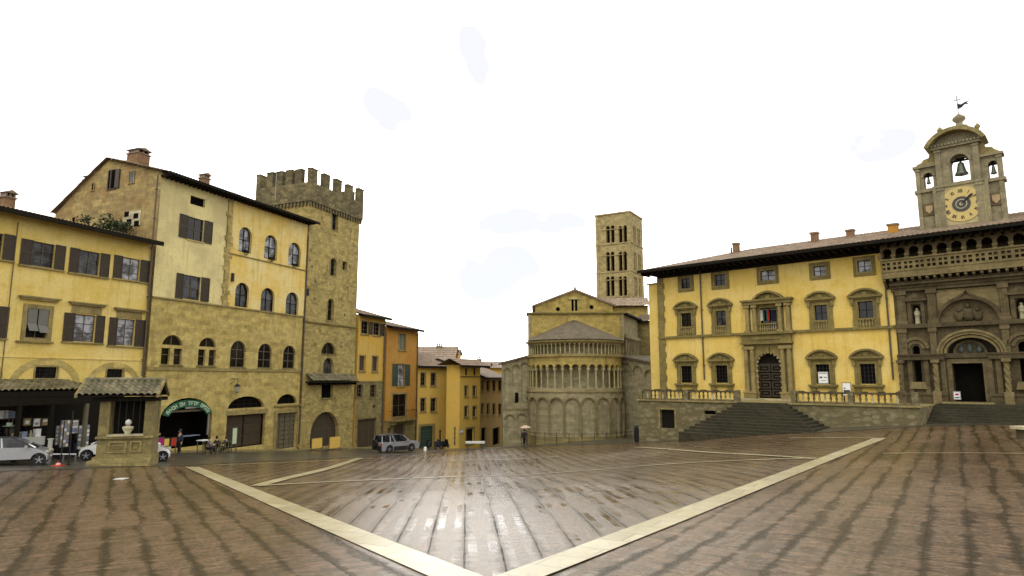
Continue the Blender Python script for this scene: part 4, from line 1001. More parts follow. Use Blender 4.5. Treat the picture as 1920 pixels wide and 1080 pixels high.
for h in hs: m = MB(FB2); m.box(h[0][0], h[1][0], -.06, .3, h[0][1], h[2][1]); b.add(m, 'window', 'glass_dark')
m = b.mb(); zz = FB.hit(881, 706)[1]; m.box(b.s0, b.s1, -.12, .02, zz-.05, zz+.05); b.add(m, 'string_course', 'stone_trim')
gutter_pipe(b, (851, 851), 800, 835); 
FC = frame2(900.5, 85.2, 944, 97)
b = simple_house('end_house', 'shaded ochre house with close rows of narrow windows next to the church wall', FC, 900.5, 944, 711, 'plaster_dull_shaded',  # darker plaster puts the shadow on this front into its colour
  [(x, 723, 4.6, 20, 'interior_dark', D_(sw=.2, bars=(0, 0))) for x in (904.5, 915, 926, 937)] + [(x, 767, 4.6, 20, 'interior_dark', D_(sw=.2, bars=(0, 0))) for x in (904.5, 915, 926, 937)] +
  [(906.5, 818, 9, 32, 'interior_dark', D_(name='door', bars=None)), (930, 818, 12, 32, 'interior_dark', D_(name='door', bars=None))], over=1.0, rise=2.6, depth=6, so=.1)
# far roofs behind
def far_house(name, label, x0, x1, Y, yt, yr, mat, tm, ch=(), depth=5, wins=(), ang=0):
    f = frame2(x0, Y, x1, Y+ang); b = Bld(name, label, 'house', f, 0)
    s1 = f.len; zt = f.hit((x0+x1)/2, yt)[1]; zr = f.hit((x0+x1)/2, yr, depth)[1]
    for x, y, w_, h_ in wins:
        a0, a1, z0, z1 = f.rc(x-w_/2, y-h_/2, x+w_/2, y+h_/2); b.opening(rectp(a0, a1, z0, z1), 'interior_dark', .15, (0, 0))
    b.body(0, s1, b.zb-5, zt, depth*2, mat)
    m = b.mb(); roof(m, f, -.3, s1+.3, -.7, zt-.05, depth, zr, .5, 8); roof(m, f, -.3, s1+.3, 2*depth+.5, zt-.05, depth, zr, .5, 4); r = b.add(m, 'roof', tm)
    m = b.mb()
    for q in (-.02, s1+.02): m.F.append(tuple(m.P(q, y, z) for y, z in ((0, zt-.1), (2*depth, zt-.1), (depth, zr-.05))))
    b.add(m, 'gable', mat)
    for px, pyt in ch: a, z = f.hit(px, pyt, depth); chimney(b, a, depth, zr-1, z, .8, .7, 'brick_chimney')
    return b
far_house('brown_roofed_house', 'broad house behind the small yellow house showing only its brown tiled roof', 776, 848, 93, 681, 650, 'plaster_dull_shaded', 'roof_tile_brown', ((824, 644),), 6)
far_house('far_yellow_house', 'yellow house with a low roof showing above the shaded end house', 900, 960, 112, 690, 678, 'plaster_sunny', 'roof_tile_brown', ((899, 669),), 5, ((922, 684, 3, 5),))
far_house('roof_loft', 'small ochre loft block on the roofs with a tiny yellow face', 846, 858, 99, 665, 656, 'plaster_sunny', 'roof_tile_brown', (), 3, ((849, 669, 2, 5),))
for px, py, Y, hh, lb in ((832, 648, 95, 5.5, 'forked aerial on the brown roof beside its chimney'), (857, 655, 100, 4, 'thin pole aerial above the little loft block'), (893, 672, 104, 3, 'short faint aerial above the corner house roof')):
    p = at(px, py, Y); o = thing('roof_antenna', lb, 'antenna', (p.x, p.y, p.z-2.5), 0, 'rooftop aerials')
    m = MB(); t = at(px, py-{832: 16, 857: 28, 893: 22}[px], Y); m.tube([(p.x, p.y, p.z-2.5), (p.x, p.y, t.z)], .04, 5)
    for k, ln in ((0, .6), (.4, .8), (.9, .5)): m.tube([(p.x-ln, p.y, t.z-k), (p.x+ln, p.y+.3, t.z-k+.15)], .025, 4)
    m.build('mast', 'metal_grey', o)

# ================================================================ CHURCH
AC = at(1078, 710, 74.5); AX, AY = AC.x, AC.y; AR = 5.38
face = math.atan2(-AX, AY)*-1
g0 = gzf(AX, AY-AR)
ch = thing('church', 'stone church with a round arcaded apse and two open galleries of columns', 'church', (AX, AY, g0), 0)
MATS_R = ch
FCy = CylFrame((AX, AY), AR, 0.0)
def yzc(py, r=AR): return at(1078, py, AY-r).z
z_base, z_c1, z_g1b, z_g1t, z_c2, z_g2b, z_g2t, z_apx = g0-2, yzc(736), yzc(731), yzc(689), yzc(668), yzc(664), yzc(643), at(1078, 600, AY-.3).z
H = math.pi/2*AR
def cwall(z0, z1, r=AR, mat='stone_apse', name='apse_wall', n=36):
    m = MB(CylFrame((AX, AY), r)); h = math.pi/2*r
    for i in range(n):
        a, c = -h+2*h*i/n, -h+2*h*(i+1)/n; m.quad((a, 0, z0), (c, 0, z0), (c, 0, z1), (a, 0, z1))
    return m.build(name, mat, ch, True)
cwall(z_base, z_c1, AR, 'stone_apse'); cwall(z_g1b-.1, z_g1t+.5, AR-1.15, 'stone_apse', 'gallery_back_wall'); cwall(z_g1t+.62, z_c2, AR, 'stone_apse_top'); cwall(z_c2, z_g2t+.2, AR-.9, 'stone_apse', 'gallery_back_wall')
def cring(z0, z1, r0, r1, name, mat):
    m = MB(CylFrame((AX, AY), r1)); m.box(-math.pi/2*r1, math.pi/2*r1, 0, r1-r0, z0, z1); return m.build(name, mat, ch)
cring(z_c1, z_c1+.14, AR-1.2, AR+.22, 'cornice', 'stone_trim_pale'); cring(z_c1+.142, z_g1b+.16, AR-1.2, AR+.12, 'gallery_floor', 'stone_apse')
cring(z_c2, z_g2b+.06, AR-1, AR+.2, 'cornice', 'stone_trim_pale'); cring(z_g2t, z_g2t+.16, AR-1, AR+.05, 'lintel', 'stone_trim_pale'); cring(z_g2t+.162, z_g2t+.36, AR-1, AR+.3, 'cornice', 'stone_trim_pale')
# blind arcade on the lower drum
nb = 10; bw = 2*H/nb
m = MB(FCy); zt_ = yzc(743)
for i in range(nb):
    a0 = -H+bw*i; c = a0+bw/2; r = bw/2-.16
    hole = archp(c-r, c+r, z_base+.9, zt_-.25); m.sheet(rectp(a0, a0+bw, z_base, z_c1-.002), [hole], -.14, .14)
m.build('blind_arcade', 'stone_apse', ch)
m = MB(FCy)
for i in range(nb):
    c = -H+bw*(i+.5); r = bw/2-.16; m.ring(arc(c, zt_-.25-r, r+.17, math.pi, 0, 12), arc(c, zt_-.25-r, r+.02, math.pi, 0, 12), -.24, -.1)
    m.box(c+bw/2-.09, c+bw/2+.09, -.26, -.13, g0-.5, zt_-.25-r)
m.build('arcade_mouldings', 'stone_carved_pale', ch)
m = MB(FCy); m.box(-H, H, -.3, .0, z_base, g0+.45); m.build('plinth', 'stone_low', ch)
# middle gallery: arches on columns
ng = 18; gw = 2*H/ng; z_im = z_g1t-.05
m = MB(FCy)
for i in range(ng):
    a0 = -H+gw*i; c = a0+gw/2; r = gw/2-.09; hp = [(a0, z_im), (c-r, z_im)]+arc(c, z_im+.02, r, math.pi, 0, 8)+[(c+r, z_im), (a0+gw, z_im), (a0+gw, z_g1t+.64), (a0, z_g1t+.64)]
    m.sheet(hp, (), 0); m.sheet(hp, (), .3); A = arc(c, z_im+.02, r, math.pi, 0, 8)
    for p, q in zip(A, A[1:]): m.quad((p[0], 0, p[1]), (q[0], 0, q[1]), (q[0], .3, q[1]), (p[0], .3, p[1]))
m.build('gallery_arches', 'stone_apse_top', ch)
for i in range(ng+1):
    m = MB(FCy); a = -H+gw*i; a = max(-H+.1, min(H-.1, a)); m.cyl(a, .15, z_g1b+.16, z_im-.24, .085, 8); m.box(a-.15, a+.15, 0.0, .3, z_im-.24, z_im-.0); m.box(a-.13, a+.13, .03, .27, z_g1b+.16, z_g1b+.3); m.build('column', 'stone_column', ch)
ng2 = 32; gw2 = 2*H/ng2
for i in range(ng2+1):
    m = MB(FCy); a = max(-H+.1, min(H-.1, -H+gw2*i)); m.cyl(a, .12, z_g2b+.06, z_g2t-.14, .062, 6); m.box(a-.11, a+.11, .0, .25, z_g2t-.14, z_g2t); m.build('colonnette', 'stone_column', ch)
# half-cone roof
m = MB(); nr_, na = 10, 48; r0 = AR+.42
rows = []
for j in range(nr_+1):
    t = j/nr_
    rr = r0*(1-t)+.02; z = z_g2t+.36+(z_apx-z_g2t-.36)*t**0.94+.05*(0 if j == nr_ else 1)
    rows.append([m.raw((AX+rr*math.sin(a), AY-rr*math.cos(a), z+(.03 if k % 2 else 0))) for k, a in enumerate(lin(-math.pi/2, math.pi/2, na))])
for A, B in zip(rows, rows[1:]):
    for k in range(na): m.F.append((A[k], A[k+1], B[k+1], B[k]))
m.build('apse_roof', 'roof_slate', ch)
# raised nave front, gabled nave
def P2(px, py, Y): p = at(px, py, Y); return p
NF = frame2(991, AY+.15, 1171, AY-.35)
zn = (NF.hit(995, 592)[1]+NF.hit(1165, 584)[1])/2
m = MB(NF); m.box(0, NF.len, 0, 3.2, g0-3, zn); m.build('choir_wall', 'stone_apse_top', ch)
m = MB(NF); m.box(-.25, NF.len+.3, -.28, 3.4, zn, zn+.16); m.box(-.1, NF.len+.12, -.14, 3.3, zn-.1, zn); m.build('cornice', 'stone_trim', ch)
m = MB(NF); m.box(-.05, .28, -.16, .2, zn-6, zn-.12); m.box(NF.len-.28, NF.len+.05, -.16, .2, zn-6, zn-.12); m.build('corner_pilaster', 'stone_apse', ch)
NG = frame2(1004, AY+4.0, 1152, AY+3.6)
sa, za = NG.hit(1078, 546); se, ze = NG.hit(1010, 574); sl, _ = NG.hit(1004, 600); zE2 = ze
hol = [rectp(*NG.rc(1071.5, 562, 1082.5, 583))]
for px, py in ((1046, 579.5), (1109, 576)):
    a, z = NG.hit(px, py); hol.append(arc(a, z, .26, 0, 2*math.pi*.95, 12))
m = MB(NG); m.sheet([(0, g0), (NG.len, g0), (NG.len, zE2), (sa, za), (0, zE2)], hol, 0, .3)
for q in (0, NG.len): m.quad((q, 0, g0), (q, 16, g0), (q, 16, zE2), (q, 0, zE2))
m.build('gable_wall', 'stone_apse_top', ch)
m = MB(NG); 
for h in hol: m.sheet(h, (), .3)
m.build('window', 'interior_dark', ch)
m = MB(NG); a0, a1, z0, z1 = hol[0][0][0], hol[0][1][0], hol[0][0][1], hol[0][2][1]; m.cyl((a0+a1)/2, .1, z0, z1, .08, 8); m.box(a0-.4, a1+.4, -.1, .02, z1+.05, z1+.2); m.build('window_column', 'stone_column', ch)
m = MB(NG)
for s0_, s1_ in ((-.4, sa), (NG.len+.4, sa)):
    ze_ = zE2-.25*0; zz = zE2-.35*.35
    q = [m.P(s0_, -.3, zz), m.P(s1_, -.3, za+.05), m.P(s1_, 16, za+.05), m.P(s0_, 16, zz), m.P(s0_, -.3, zz+.2), m.P(s1_, -.3, za+.27), m.P(s1_, 16, za+.27), m.P(s0_, 16, zz+.2)]
    m.F += [(q[0],q[1],q[2],q[3]), (q[4],q[5],q[6],q[7]), (q[0],q[1],q[5],q[4]), (q[0],q[4],q[7],q[3])]
m.build('nave_roof', 'roof_tile_brown', ch)
def cross(px, pyt, pb, root, name='cross', s=.5):
    zt__ = at(px, pyt, pb.y).z; m = MB(); m.tube([pb, (pb.x, pb.y, zt__)], .045, 5); zc_ = zt__-s*.6; m.tube([(pb.x-s, pb.y, zc_), (pb.x+s, pb.y, zc_)], .045, 5); m.lathe(pb.x, pb.y, [(0, pb.z), (.22, pb.z+.1), (.12, pb.z+.35), (0, pb.z+.45)], 8)
    return m.build(name, 'metal_grey', root)
p = NG.p(sa, 0, za+.2); cross(1078, 514, p, ch)
# transept behind, under the campanile
NB_ = frame2(1150, AY+13, 1219, AY+12.4)
zt_ = NB_.hit(1185, 574)[1]; m = MB(NB_); m.box(0, NB_.len, 0, 8, g0, zt_); m.build('transept_wall', 'stone_apse_top', ch)
m = MB(NB_); zr_ = NB_.hit(1160, 560, 3)[1]; roof(m, NB_, -2.0, NB_.len+.3, -.5, zt_, 4, zr_+.2, .4, 5); m.build('transept_roof', 'roof_tile', ch)
m = MB(NB_); m.box(-2, NB_.len+.3, -.5, -.3, zt_-.12, zt_); m.build('eaves_board', 'wood_dark', ch)
# right aisle side with its own small gallery, seen at a slant
SG = frame2(1171, AY+.4, 1201, AY+9.5)
zg = SG.hit(1180, 592)[1]-.2; m = MB(SG); m.box(0, SG.len, 0, 1, g0, zg); m.build('aisle_wall', 'stone_apse', ch)
m = MB(SG); m.box(-.2, SG.len+.2, -.5, 1.2, zg, zg+.22); m.box(0, SG.len, -.3, 0, zg-5.9, zg-5.5); m.build('cornice', 'wood_dark', ch)
m = MB(SG); 
for i in range(11):
    a = .4+(SG.len-.8)*i/10; m.cyl(a, -.2, zg-5.5, zg-2.7, .1, 6)
m.box(.1, SG.len-.1, -.32, 0, zg-2.7, zg-2.3); m.build('gallery_columns', 'stone_apse', ch)
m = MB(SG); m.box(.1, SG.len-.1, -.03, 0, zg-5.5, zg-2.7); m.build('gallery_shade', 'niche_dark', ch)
SK = frame2(1200, AY+9, 1222, AY+8.4); zg = SK.hit(1210, 602)[1]; m = MB(SK); m.box(0, SK.len, 0, 5, g0, zg); m.build('chapel_wall', 'stone_low', ch)
m = MB(SK); roof(m, SK, -.3, SK.len+.3, -.5, zg, 2.4, SK.hit(1210, 590, 2.4)[1], .35, 3); m.build('chapel_roof', 'roof_slate', ch)
m = MB(SK); m.box(-.3, SK.len+.3, -.5, -.35, zg-.22, zg); m.build('eaves_board', 'wood_dark', ch)
# aisle end walls
def wing(x0, x1, Y0, Y1, yl, yr, arches, low=None, sl=None, strc=None):
    f = frame2(x0, Y0, x1, Y1); z0, z1 = f.hit(x0, yl)[1], f.hit(x1, yr)[1]
    hs = []
    for (cx, wpx, yt, yb) in arches:
        a0, a1, zb_, zt2 = f.rc(cx-wpx/2, yt, cx+wpx/2, yb); a0 = max(a0, .12); a1 = min(a1, f.len-.12); hs.append(archp(a0, a1, zb_, zt2))
    m = MB(f); m.sheet([(0, g0-3), (f.len, g0-3), (f.len, z1), (0, z0)], hs, -.12, .14); m.sheet([(0, g0-3), (f.len, g0-3), (f.len, z1), (0, z0)], (), 0.02)
    for q, z in ((0, z0), (f.len, z1)): m.quad((q, -.12, g0-3), (q, 2.5, g0-3), (q, 2.5, z), (q, -.12, z))
    m.build('aisle_end_wall', 'stone_apse', ch)
    for h in hs:
        m = MB(f); xs = [p[0] for p in h]; zs = [p[1] for p in h]; r = (max(xs)-min(xs))/2; c = (max(xs)+min(xs))/2; m.ring(arc(c, max(zs)-r, r+.13, math.pi, 0, 10), arc(c, max(zs)-r, r, math.pi, 0, 10), -.18, -.11); m.build('arch_moulding', 'stone_carved_pale', ch)
    m = MB(f)
    if strc: zz = f.hit((x0+x1)/2, strc)[1]; m.box(0, f.len, -.2, 0, zz-.1, zz+.08); m.build('string_course', 'stone_carved_pale', ch)
    m = MB(f); q = [m.P(a, y, z) for a, z in ((-.15, z0), (f.len+.15, z1)) for y in (-.4, 9)]; q2 = [m.P(a, y, z+.2) for a, z in ((-.15, z0), (f.len+.15, z1)) for y in (-.4, 9)]
    m.F += [(q[0],q[1],q[3],q[2]), (q2[0],q2[1],q2[3],q2[2]), (q[0],q[2],q2[2],q2[0]), (q[0],q[1],q2[1],q2[0]), (q[2],q[3],q2[3],q2[2])]; m.build('aisle_roof', 'roof_slate', ch)
    if sl: a0, a1, z0_, z1_ = f.rc(*sl); m = MB(f); m.box(a0, a1, -.02, .05, z0_, z1_); w = m.build('slit_window', 'interior_dark', ch)
    return f
fl = wing(943, 992, AY-.5, AY-.3, 682, 668, [(951, 12, 691, 758), (967, 13, 685, 758), (983, 12, 680, 758), (956, 17, 778, 826), (978, 15, 776, 826)], sl=(965.5, 736, 972, 755), strc=767)
fr2 = wing(1166, 1236, AY-.4, AY-6.2, 669, 684, [(1177, 16, 681, 702), (1197, 15, 686, 706), (1219, 16, 694, 714)])
m = MB(fr2); a0, z = fr2.hit(1232, 690); m.box(a0-.1, a0+.25, -.5, -.1, z-.6, z+.6); m.ftube([(a0, -.3, z-3.5), (a0, -.3, z)], .1, 6); m.build('gutter_spout', 'metal_dark', ch)
m = MB(fl); zq = fl.hit(954, 676)[1]; m.box(.8, 1.5, .3, 1.0, zq-1, zq); m.build('chimney', 'brick_chimney', ch)
# low iron railing round the foot of the apse
rl = thing('apse_railing', 'low thin iron railing curving along the foot of the round apse', 'railing', (AX, AY-AR-1.2, g0))
CF2 = CylFrame((AX, AY), AR+1.3)
m = MB(CF2)
for k in range(2): m.ftube([(a, 0, g0+.45+.4*k) for a in lin(-H*.95, H*.95, 30)], .018, 4)
m.build('rails', 'metal_dark', rl)
for i in range(13):
    a = -H*.95+H*1.9*i/12; m = MB(CF2); p = CF2.p(a, 0, 0); m.cyl(a, 0, gzf(p.x, p.y)-.2, g0+.95, .03, 6); m.build('post', 'metal_dark', rl)

# ---- campanile
A_ = at(1122, 710, 95.6); B_ = at(1189, 710, 92.8)
f = Frame((A_.x, A_.y), (B_.x-A_.x, B_.y-A_.y)); ln = (Vector((B_.x-A_.x, B_.y-A_.y))).length
b = Bld('bell_tower', 'square stone bell tower with four rows of paired windows behind the church', 'bell tower', f, ln/2)
f.len = ln
ztp_ = f.hit(1155, 401)[1]
rows_ = [(423, 455), (472, 508), (518, 555), (566, 592)]
b.holes = []
colm = b.mb()
for j, (y0, y1) in enumerate(rows_):
    for (x0, x1) in ((1136.5, 1152), (1160, 1175.5)):
        a0, a1, z0, z1 = f.rc(x0, y0, x1, y1); w_ = (a1-a0); mid = (a0+a1)/2
        for q0, q1 in ((a0, mid-.07), (mid+.07, a1)): b.holes.append(archp(q0, q1, z0, z1))
        colm.cyl(mid, .15, z0, z1-.5, .08, 8)
        for q0, q1 in ((a0, mid-.09), (mid+.09, a1)): pass
side_holes = []
f2 = Frame((B_.x, B_.y), (f.n.x, f.n.y)); f2.len = ln
zrow = [(f.hit(1155, y1)[1], f.hit(1155, y0)[1]) for y0, y1 in rows_]
for z0, z1 in zrow:
    for c in (ln*.34, ln*.68):
        for q0, q1 in ((c-.6, c-.09), (c+.09, c+.6)): side_holes.append(archp(q0, q1, z0, z1))
m = b.mb(); m.sheet(rectp(0, ln, b.zb, ztp_), b.holes, 0, .55); b.add(m, 'wall', 'stone_campanile')
m = MB(f2); m.sheet(rectp(0.003, ln, b.zb, ztp_), side_holes, 0, .55); b.add(m, 'wall', 'stone_campanile')
m = b.mb(); m.quad((0, 0, b.zb), (0, ln, b.zb), (0, ln, ztp_), (0, 0, ztp_)); m.quad((0, ln, b.zb), (ln, ln, b.zb), (ln, ln, ztp_), (0, ln, ztp_)); b.add(m, 'wall', 'stone_campanile')
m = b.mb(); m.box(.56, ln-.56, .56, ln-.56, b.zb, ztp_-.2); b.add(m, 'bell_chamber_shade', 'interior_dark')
b.add(colm, 'window_columns', 'stone_column')
m = b.mb()
for z0, z1 in zrow:
    m.box(-.1, ln+.1, -.1, .02, z0-.22, z0-.06); m.box(ln-.02, ln+.1, .02, ln, z0-.22, z0-.06)
    m.box(.9, ln-.9, -.09, .02, z1-.55, z1-.45)
m.box(-.12, ln+.12, -.12, ln+.12, ztp_-.0, ztp_+.22); b.add(m, 'cornice', 'stone_campanile')
m = b.mb()
for q0, q1 in ((0, .45), (ln-.45, ln)): m.box(q0, q1, -.07, .02, b.zb, ztp_)
b.add(m, 'corner_pilaster', 'stone_campanile')
m = b.mb(); q = [m.P(-.1, -.1, ztp_+.22), m.P(ln+.1, -.1, ztp_+.22), m.P(ln+.1, ln+.1, ztp_+.22), m.P(-.1, ln+.1, ztp_+.22), m.P(ln/2, ln/2, ztp_+.75)]; m.F += [(q[0],q[1],q[4]),(q[1],q[2],q[4]),(q[2],q[3],q[4]),(q[3],q[0],q[4])]; b.add(m, 'roof', 'roof_tile')
pc = f.p(ln/2, ln/2, ztp_+.7); cross(1167, 376, pc, b.root)

# ================================================================ YELLOW PALACE + LAY FRATERNITY FRONT
PA = at(1240, 710, 66.5); PB = at(1690, 710, 52.0)
PF = Frame((PA.x, PA.y), (PB.x-PA.x, PB.y-PA.y)); F = PF
def s_(px, py=640): return PF.hit(px, py)[0]
S0, S1 = s_(1237), s_(1664, 600); zP = PF.hit(1445, 751)[1]
b = Bld('yellow_palace', 'long yellow palace with stone framed windows under curved pediments', 'palace', PF, S0)
zeP = (PF.hit(1300, 504)[1]+PF.hit(1600, 466)[1])/2
T = 'stone_trim'
for x0, x1, y0, y1, pn in ((1277, 1295, 522, 541, 'glass_dark'), (1340, 1361, 515, 536, 'glass_grey'), (1426, 1453, 507, 526, 'glass_curtain_sky'), (1525, 1549, 499, 517, 'glass_curtain_sky'), (1608, 1633, 488, 510, 'glass_curtain_sky')):
    a0, a1, z0, z1 = PF.rc(x0, y0, x1, y1); w, e = b.opening(rectp(a0, a1, z0, z1), pn, .18, (1, 1), 'wood_dark', .05); b.surround(w, rectp(*e), .34, T, .07); b.surround(w, rectp(*e), .1, 'stone_trim_pale', .11, 'inner_frame')
def ornate(cx, x0, x1, y0, y1, pyp, yb, pane, pr_h, poster=False):
    a0, a1, z0, z1 = PF.rc(x0, y0, x1, y1)
    w, e = b.opening(rectp(a0, a1, z0, z1), pane, .2, (1, 1) if pane != 'interior_dark' else (3, 4), 'wood_dark' if pane != 'interior_dark' else 'metal_dark', .05)
    sw = .42; m = b.mb()
    m.ring(*[[(e[0]-sw*k, e[2]), (e[0]-sw*k, e[3]+sw*k), (e[1]+sw*k, e[3]+sw*k), (e[1]+sw*k, e[2])] for k in (1, 0)], -.09, .02)
    m.ring(*[[(e[0]-.13*k, e[2]), (e[0]-.13*k, e[3]+.13*k), (e[1]+.13*k, e[3]+.13*k), (e[1]+.13*k, e[2])] for k in (1, 0)], -.13, -.085)
    m.build('surround', T, w)
    zpb = PF.hit(cx, pyp)[1]; segped(b, w, e[0]-.72, e[1]+.72, zpb, pr_h, .38, T)
    m = b.mb(); m.box(e[0]-.45, e[1]+.45, -.1, .02, e[3]+.42, zpb-.28)
    for q in (e[0]-.55, e[1]+.3): m.box(q, q+.25, -.22, -.1, zpb-.75, zpb-.16)
    m.build('frieze', T, w)
    return w, e
for cx, x0, x1, y0, y1, pyp, yb, pane in ((1286, 1277, 1297, 587, 613, 576, 630, 'glass_dark'), (1351, 1342, 1362, 583, 611, 571, 628, 'glass_grey'),
                                  (1539, 1527, 1552, 572, 601, 559, 621, 'glass_dark'), (1623, 1609, 1638, 565, 597, 554, 616, 'glass_dark')):
    w, e = ornate(cx, x0, x1, y0, y1, pyp, yb, pane, .62)
    zb_ = PF.hit(cx, yb)[1]; m = b.mb(); m.box(e[0]-.42, e[1]+.42, -.06, .02, zb_+.1, e[2]-.02); m.box(e[0]-.05, e[1]+.05, -.2, -.06, e[2]-.12, e[2]+.02)
    for q in (e[0]-.42, e[1]+.0): m.box(q, q+.42, -.16, -.06, zb_+.1, e[2])
    m.build('parapet', T, w)
    for i in range(5):
        m = b.mb(); q = e[0]+(e[1]-e[0])*(i+.5)/5; c_ = PF.p(q, -.14, 0); h0, h1 = zb_+.1, e[2]-.12
        m.lathe(c_.x, c_.y, [(.05, h0), (.08, h0+(h1-h0)*.3), (.035, h0+(h1-h0)*.75), (.06, h1)], 8); m.build('baluster', 'stone_trim_pale', w)
for cx, x0, x1, y0, y1, pyp in ((1287, 1277, 1298, 686, 718, 674.5), (1353, 1342, 1365, 685, 718, 674), (1543, 1530, 1556, 683, 720, 669.5), (1627, 1613, 1642, 682, 720, 668.5)):
    w, e = ornate(cx, x0, x1, y0, y1, pyp, 0, 'interior_dark', .66)
    m = b.mb(); m.box(e[0]-.6, e[1]+.6, -.4, .02, e[2]-.22, e[2]-.04); m.box(e[0]-.5, e[1]+.5, -.28, .02, e[2]-.34, e[2]-.22)
    for q in (e[0]-.45, e[1]-.0): m.box(q, q+.45, -.22, .02, e[2]-.85, e[2]-.34)
    m.build('sill', T, w)
# central doorway and balcony window
a0, a1, z0, z1 = PF.rc(1424, 577, 1457, 606)
wc, e = b.opening(rectp(a0, a1, z0-.75, z1), 'glass_dark', .35, (1, 1), 'wood_dark', .06, 'balcony_window')
zbnd = (PF.hit(1260, 631)[1]+PF.hit(1640, 616)[1])/2
l0, l1 = s_(1399, 590), s_(1484, 590)
m = b.mb(); m.box(l0, a0, -.10, .02, zbnd, z1+.35); m.box(a1, l1, -.10, .02, zbnd, z1+.35); m.box(a0, a1, -.10, .02, z1, z1+.35); m.build('surround', T, wc)
for q in (l0+.22, a0-.35, a1+.35, l1-.22):
    m = b.mb(); m.cyl(q, -.3, zbnd+.25, z1+.05, .2, 12, .17); m.box(q-.26, q+.26, -.54, -.05, z1+.05, z1+.3); m.box(q-.26, q+.26, -.54, -.05, zbnd+.06, zbnd+.25); m.build('column', 'stone_trim_pale', wc)
m = b.mb(); m.box(l0+.45, l0+.62, -.105, -.08, zbnd+.25, z1); m.box(l1-.62, l1-.45, -.105, -.08, zbnd+.25, z1); m.build('plaster_strip', 'plaster_palace', wc)
m = b.mb(); zen = z1+.32; m.box(l0-.15, l1+.15, -.6, .02, zen, zen+.3); m.box(l0-.28, l1+.28, -.75, .02, zen+.3, zen+.46); m.build('entablature', T, wc)
segped(b, wc, s_(1413, 560), s_(1472, 560), zen+.46, .75, .6, T, .18, .0)
for i in range(8):
    m = b.mb(); q = a0+(a1-a0)*(i+.5)/8; c_ = PF.p(q, -.2, 0); m.lathe(c_.x, c_.y, [(.05, zbnd+.1), (.085, zbnd+.3), (.035, zbnd+.6), (.06, zbnd+.75)], 8); m.build('baluster', 'stone_trim_pale', wc)
m = b.mb(); m.box(a0, a1, -.3, -.1, zbnd+.75, zbnd+.86); m.build('handrail', T, wc)
# door
a0, a1, z0, z1 = PF.rc(1418, 661, 1467, 748)
z0 = zP+.18
wd, e = b.opening(archp(a0, a1, z0, z1), 'wood_door_black', .5, None, name='palace_door')
m = b.mb(); mid = (a0+a1)/2
for c0, c1 in ((a0+.1, mid-.06), (mid+.06, a1-.1)):
    for k in range(4):
        h0 = z0+.15+(z1-z0-1.15)*k/4; h1 = z0+.15+(z1-z0-1.15)*(k+1)/4-.12; m.ring(*[[(c0+i, h0+i), (c1-i, h0+i), (c1-i, h1-i), (c0+i, h1-i), (c0+i, h0+i)] for i in (0, .12)], .42, .5); m.box(c0+.28, c1-.28, .44, .5, h0+.25, h1-.25)
m.box(a0, a1, .4, .5, z1-1.1, z1-1.0); m.build('door_panels', 'wood_shutter', wd)
m = b.mb(); r = (a1-a0)/2
out = [(a0-.0, z0)]+[(a0, z0+(z1-r-z0)*k/6) for k in range(1, 6)]+arc((a0+a1)/2, z1-r, r, math.pi, 0, 10)+[(a1, z1-r-(z1-r-z0)*k/6) for k in range(1, 7)]
for i, (x, z) in enumerate(out):
    if i % 1 == 0: dx = .1 if x < mid-.01 else (-.1 if x > mid+.01 else 0); m.box(x+dx-.07, x+dx+.07, -.04, .2, z-.09, z+.09)
m.build('door_studs', 'stone_pale', wd)
L0, L1 = s_(1398, 700), s_(1490, 700)
bigh = [archp(a0, a1, z0-.5, z1)]
m = b.mb(); m.sheet(rectp(L0, L1, zP-.3, zbnd), bigh, -.12, .14); m.build('portal_wall', 'stone_trim_pale', wd)
for q in (L0+.28, L0+.85, L1-.28, L1-.85):
    m = b.mb(); m.cyl(q, -.36, zP+.75, PF.hit(1407, 656)[1], .22, 12, .19); m.build('column', 'stone_trim_pale', wd)
zcap = PF.hit(1407, 656)[1]
for q0, q1 in ((L0, L0+1.12), (L1-1.12, L1)):
    m = b.mb(); m.box(q0, q1, -.6, -.12, zcap, zcap+.28); m.box(q0, q1, -.62, -.12, zP-.3, zP+.75); m.box(q0-.08, q1+.08, -.68, -.12, zP+.65, zP+.8); m.build('pedestal_and_capital', 'stone_trim_pale', wd)
m = b.mb(); zen2 = zcap+.28; m.box(L0, L1, -.55, -.1, zen2+.35, zbnd-.2); m.box(L0-.12, L1+.12, -.68, -.1, zen2+.2, zen2+.36); m.box(L0+.9, L1-.9, -.62, -.55, zen2+.6, zbnd-.4)
m.build('entablature', T, wd)
m = b.mb(); m.box(mid-.2, mid+.2, -.3, -.12, z1-.05, z1+.55); m.build('keystone', T, wd)
m = b.mb(); m.box(L0-.3, L1+.3, -1.2, -.1, zP-.2, zP+.17); m.build('doorstep', 'stone_pale', wd)
b.body(S0, S1, zP-4, zeP+.1, 12, 'plaster_palace', rev=.5)
m = b.mb(); m.box(S0-.1, L0-.3, -.22, .02, zbnd-.12, zbnd+.1); m.box(L0-.3, L1+.3, -.8, .02, zbnd-.18, zbnd+.06); m.box(L1+.3, S1+.55, -.22, .02, zbnd-.12, zbnd+.1); b.add(m, 'string_course', T)
m = b.mb(); m.box(S0-.05, S0+.62, -.09, .02, zP-1, zbnd-.12)
m.box(S0-.05, S0+.6, -.09, .02, zbnd+.1, zeP)
for k in range(22):
    z = zP+(zeP-zP)*k/22
    if abs(z-zbnd) > .5: m.box(S0-.07, S0+.62+(.12 if k % 2 else 0), -.11, .02, z+.02, z+(zeP-zP)/22-.02)
b.add(m, 'quoin', T)
zEv = (PF.hit(1655, 455, -2.1)[1]+PF.hit(1240, 502, -2.1)[1])/2-.1
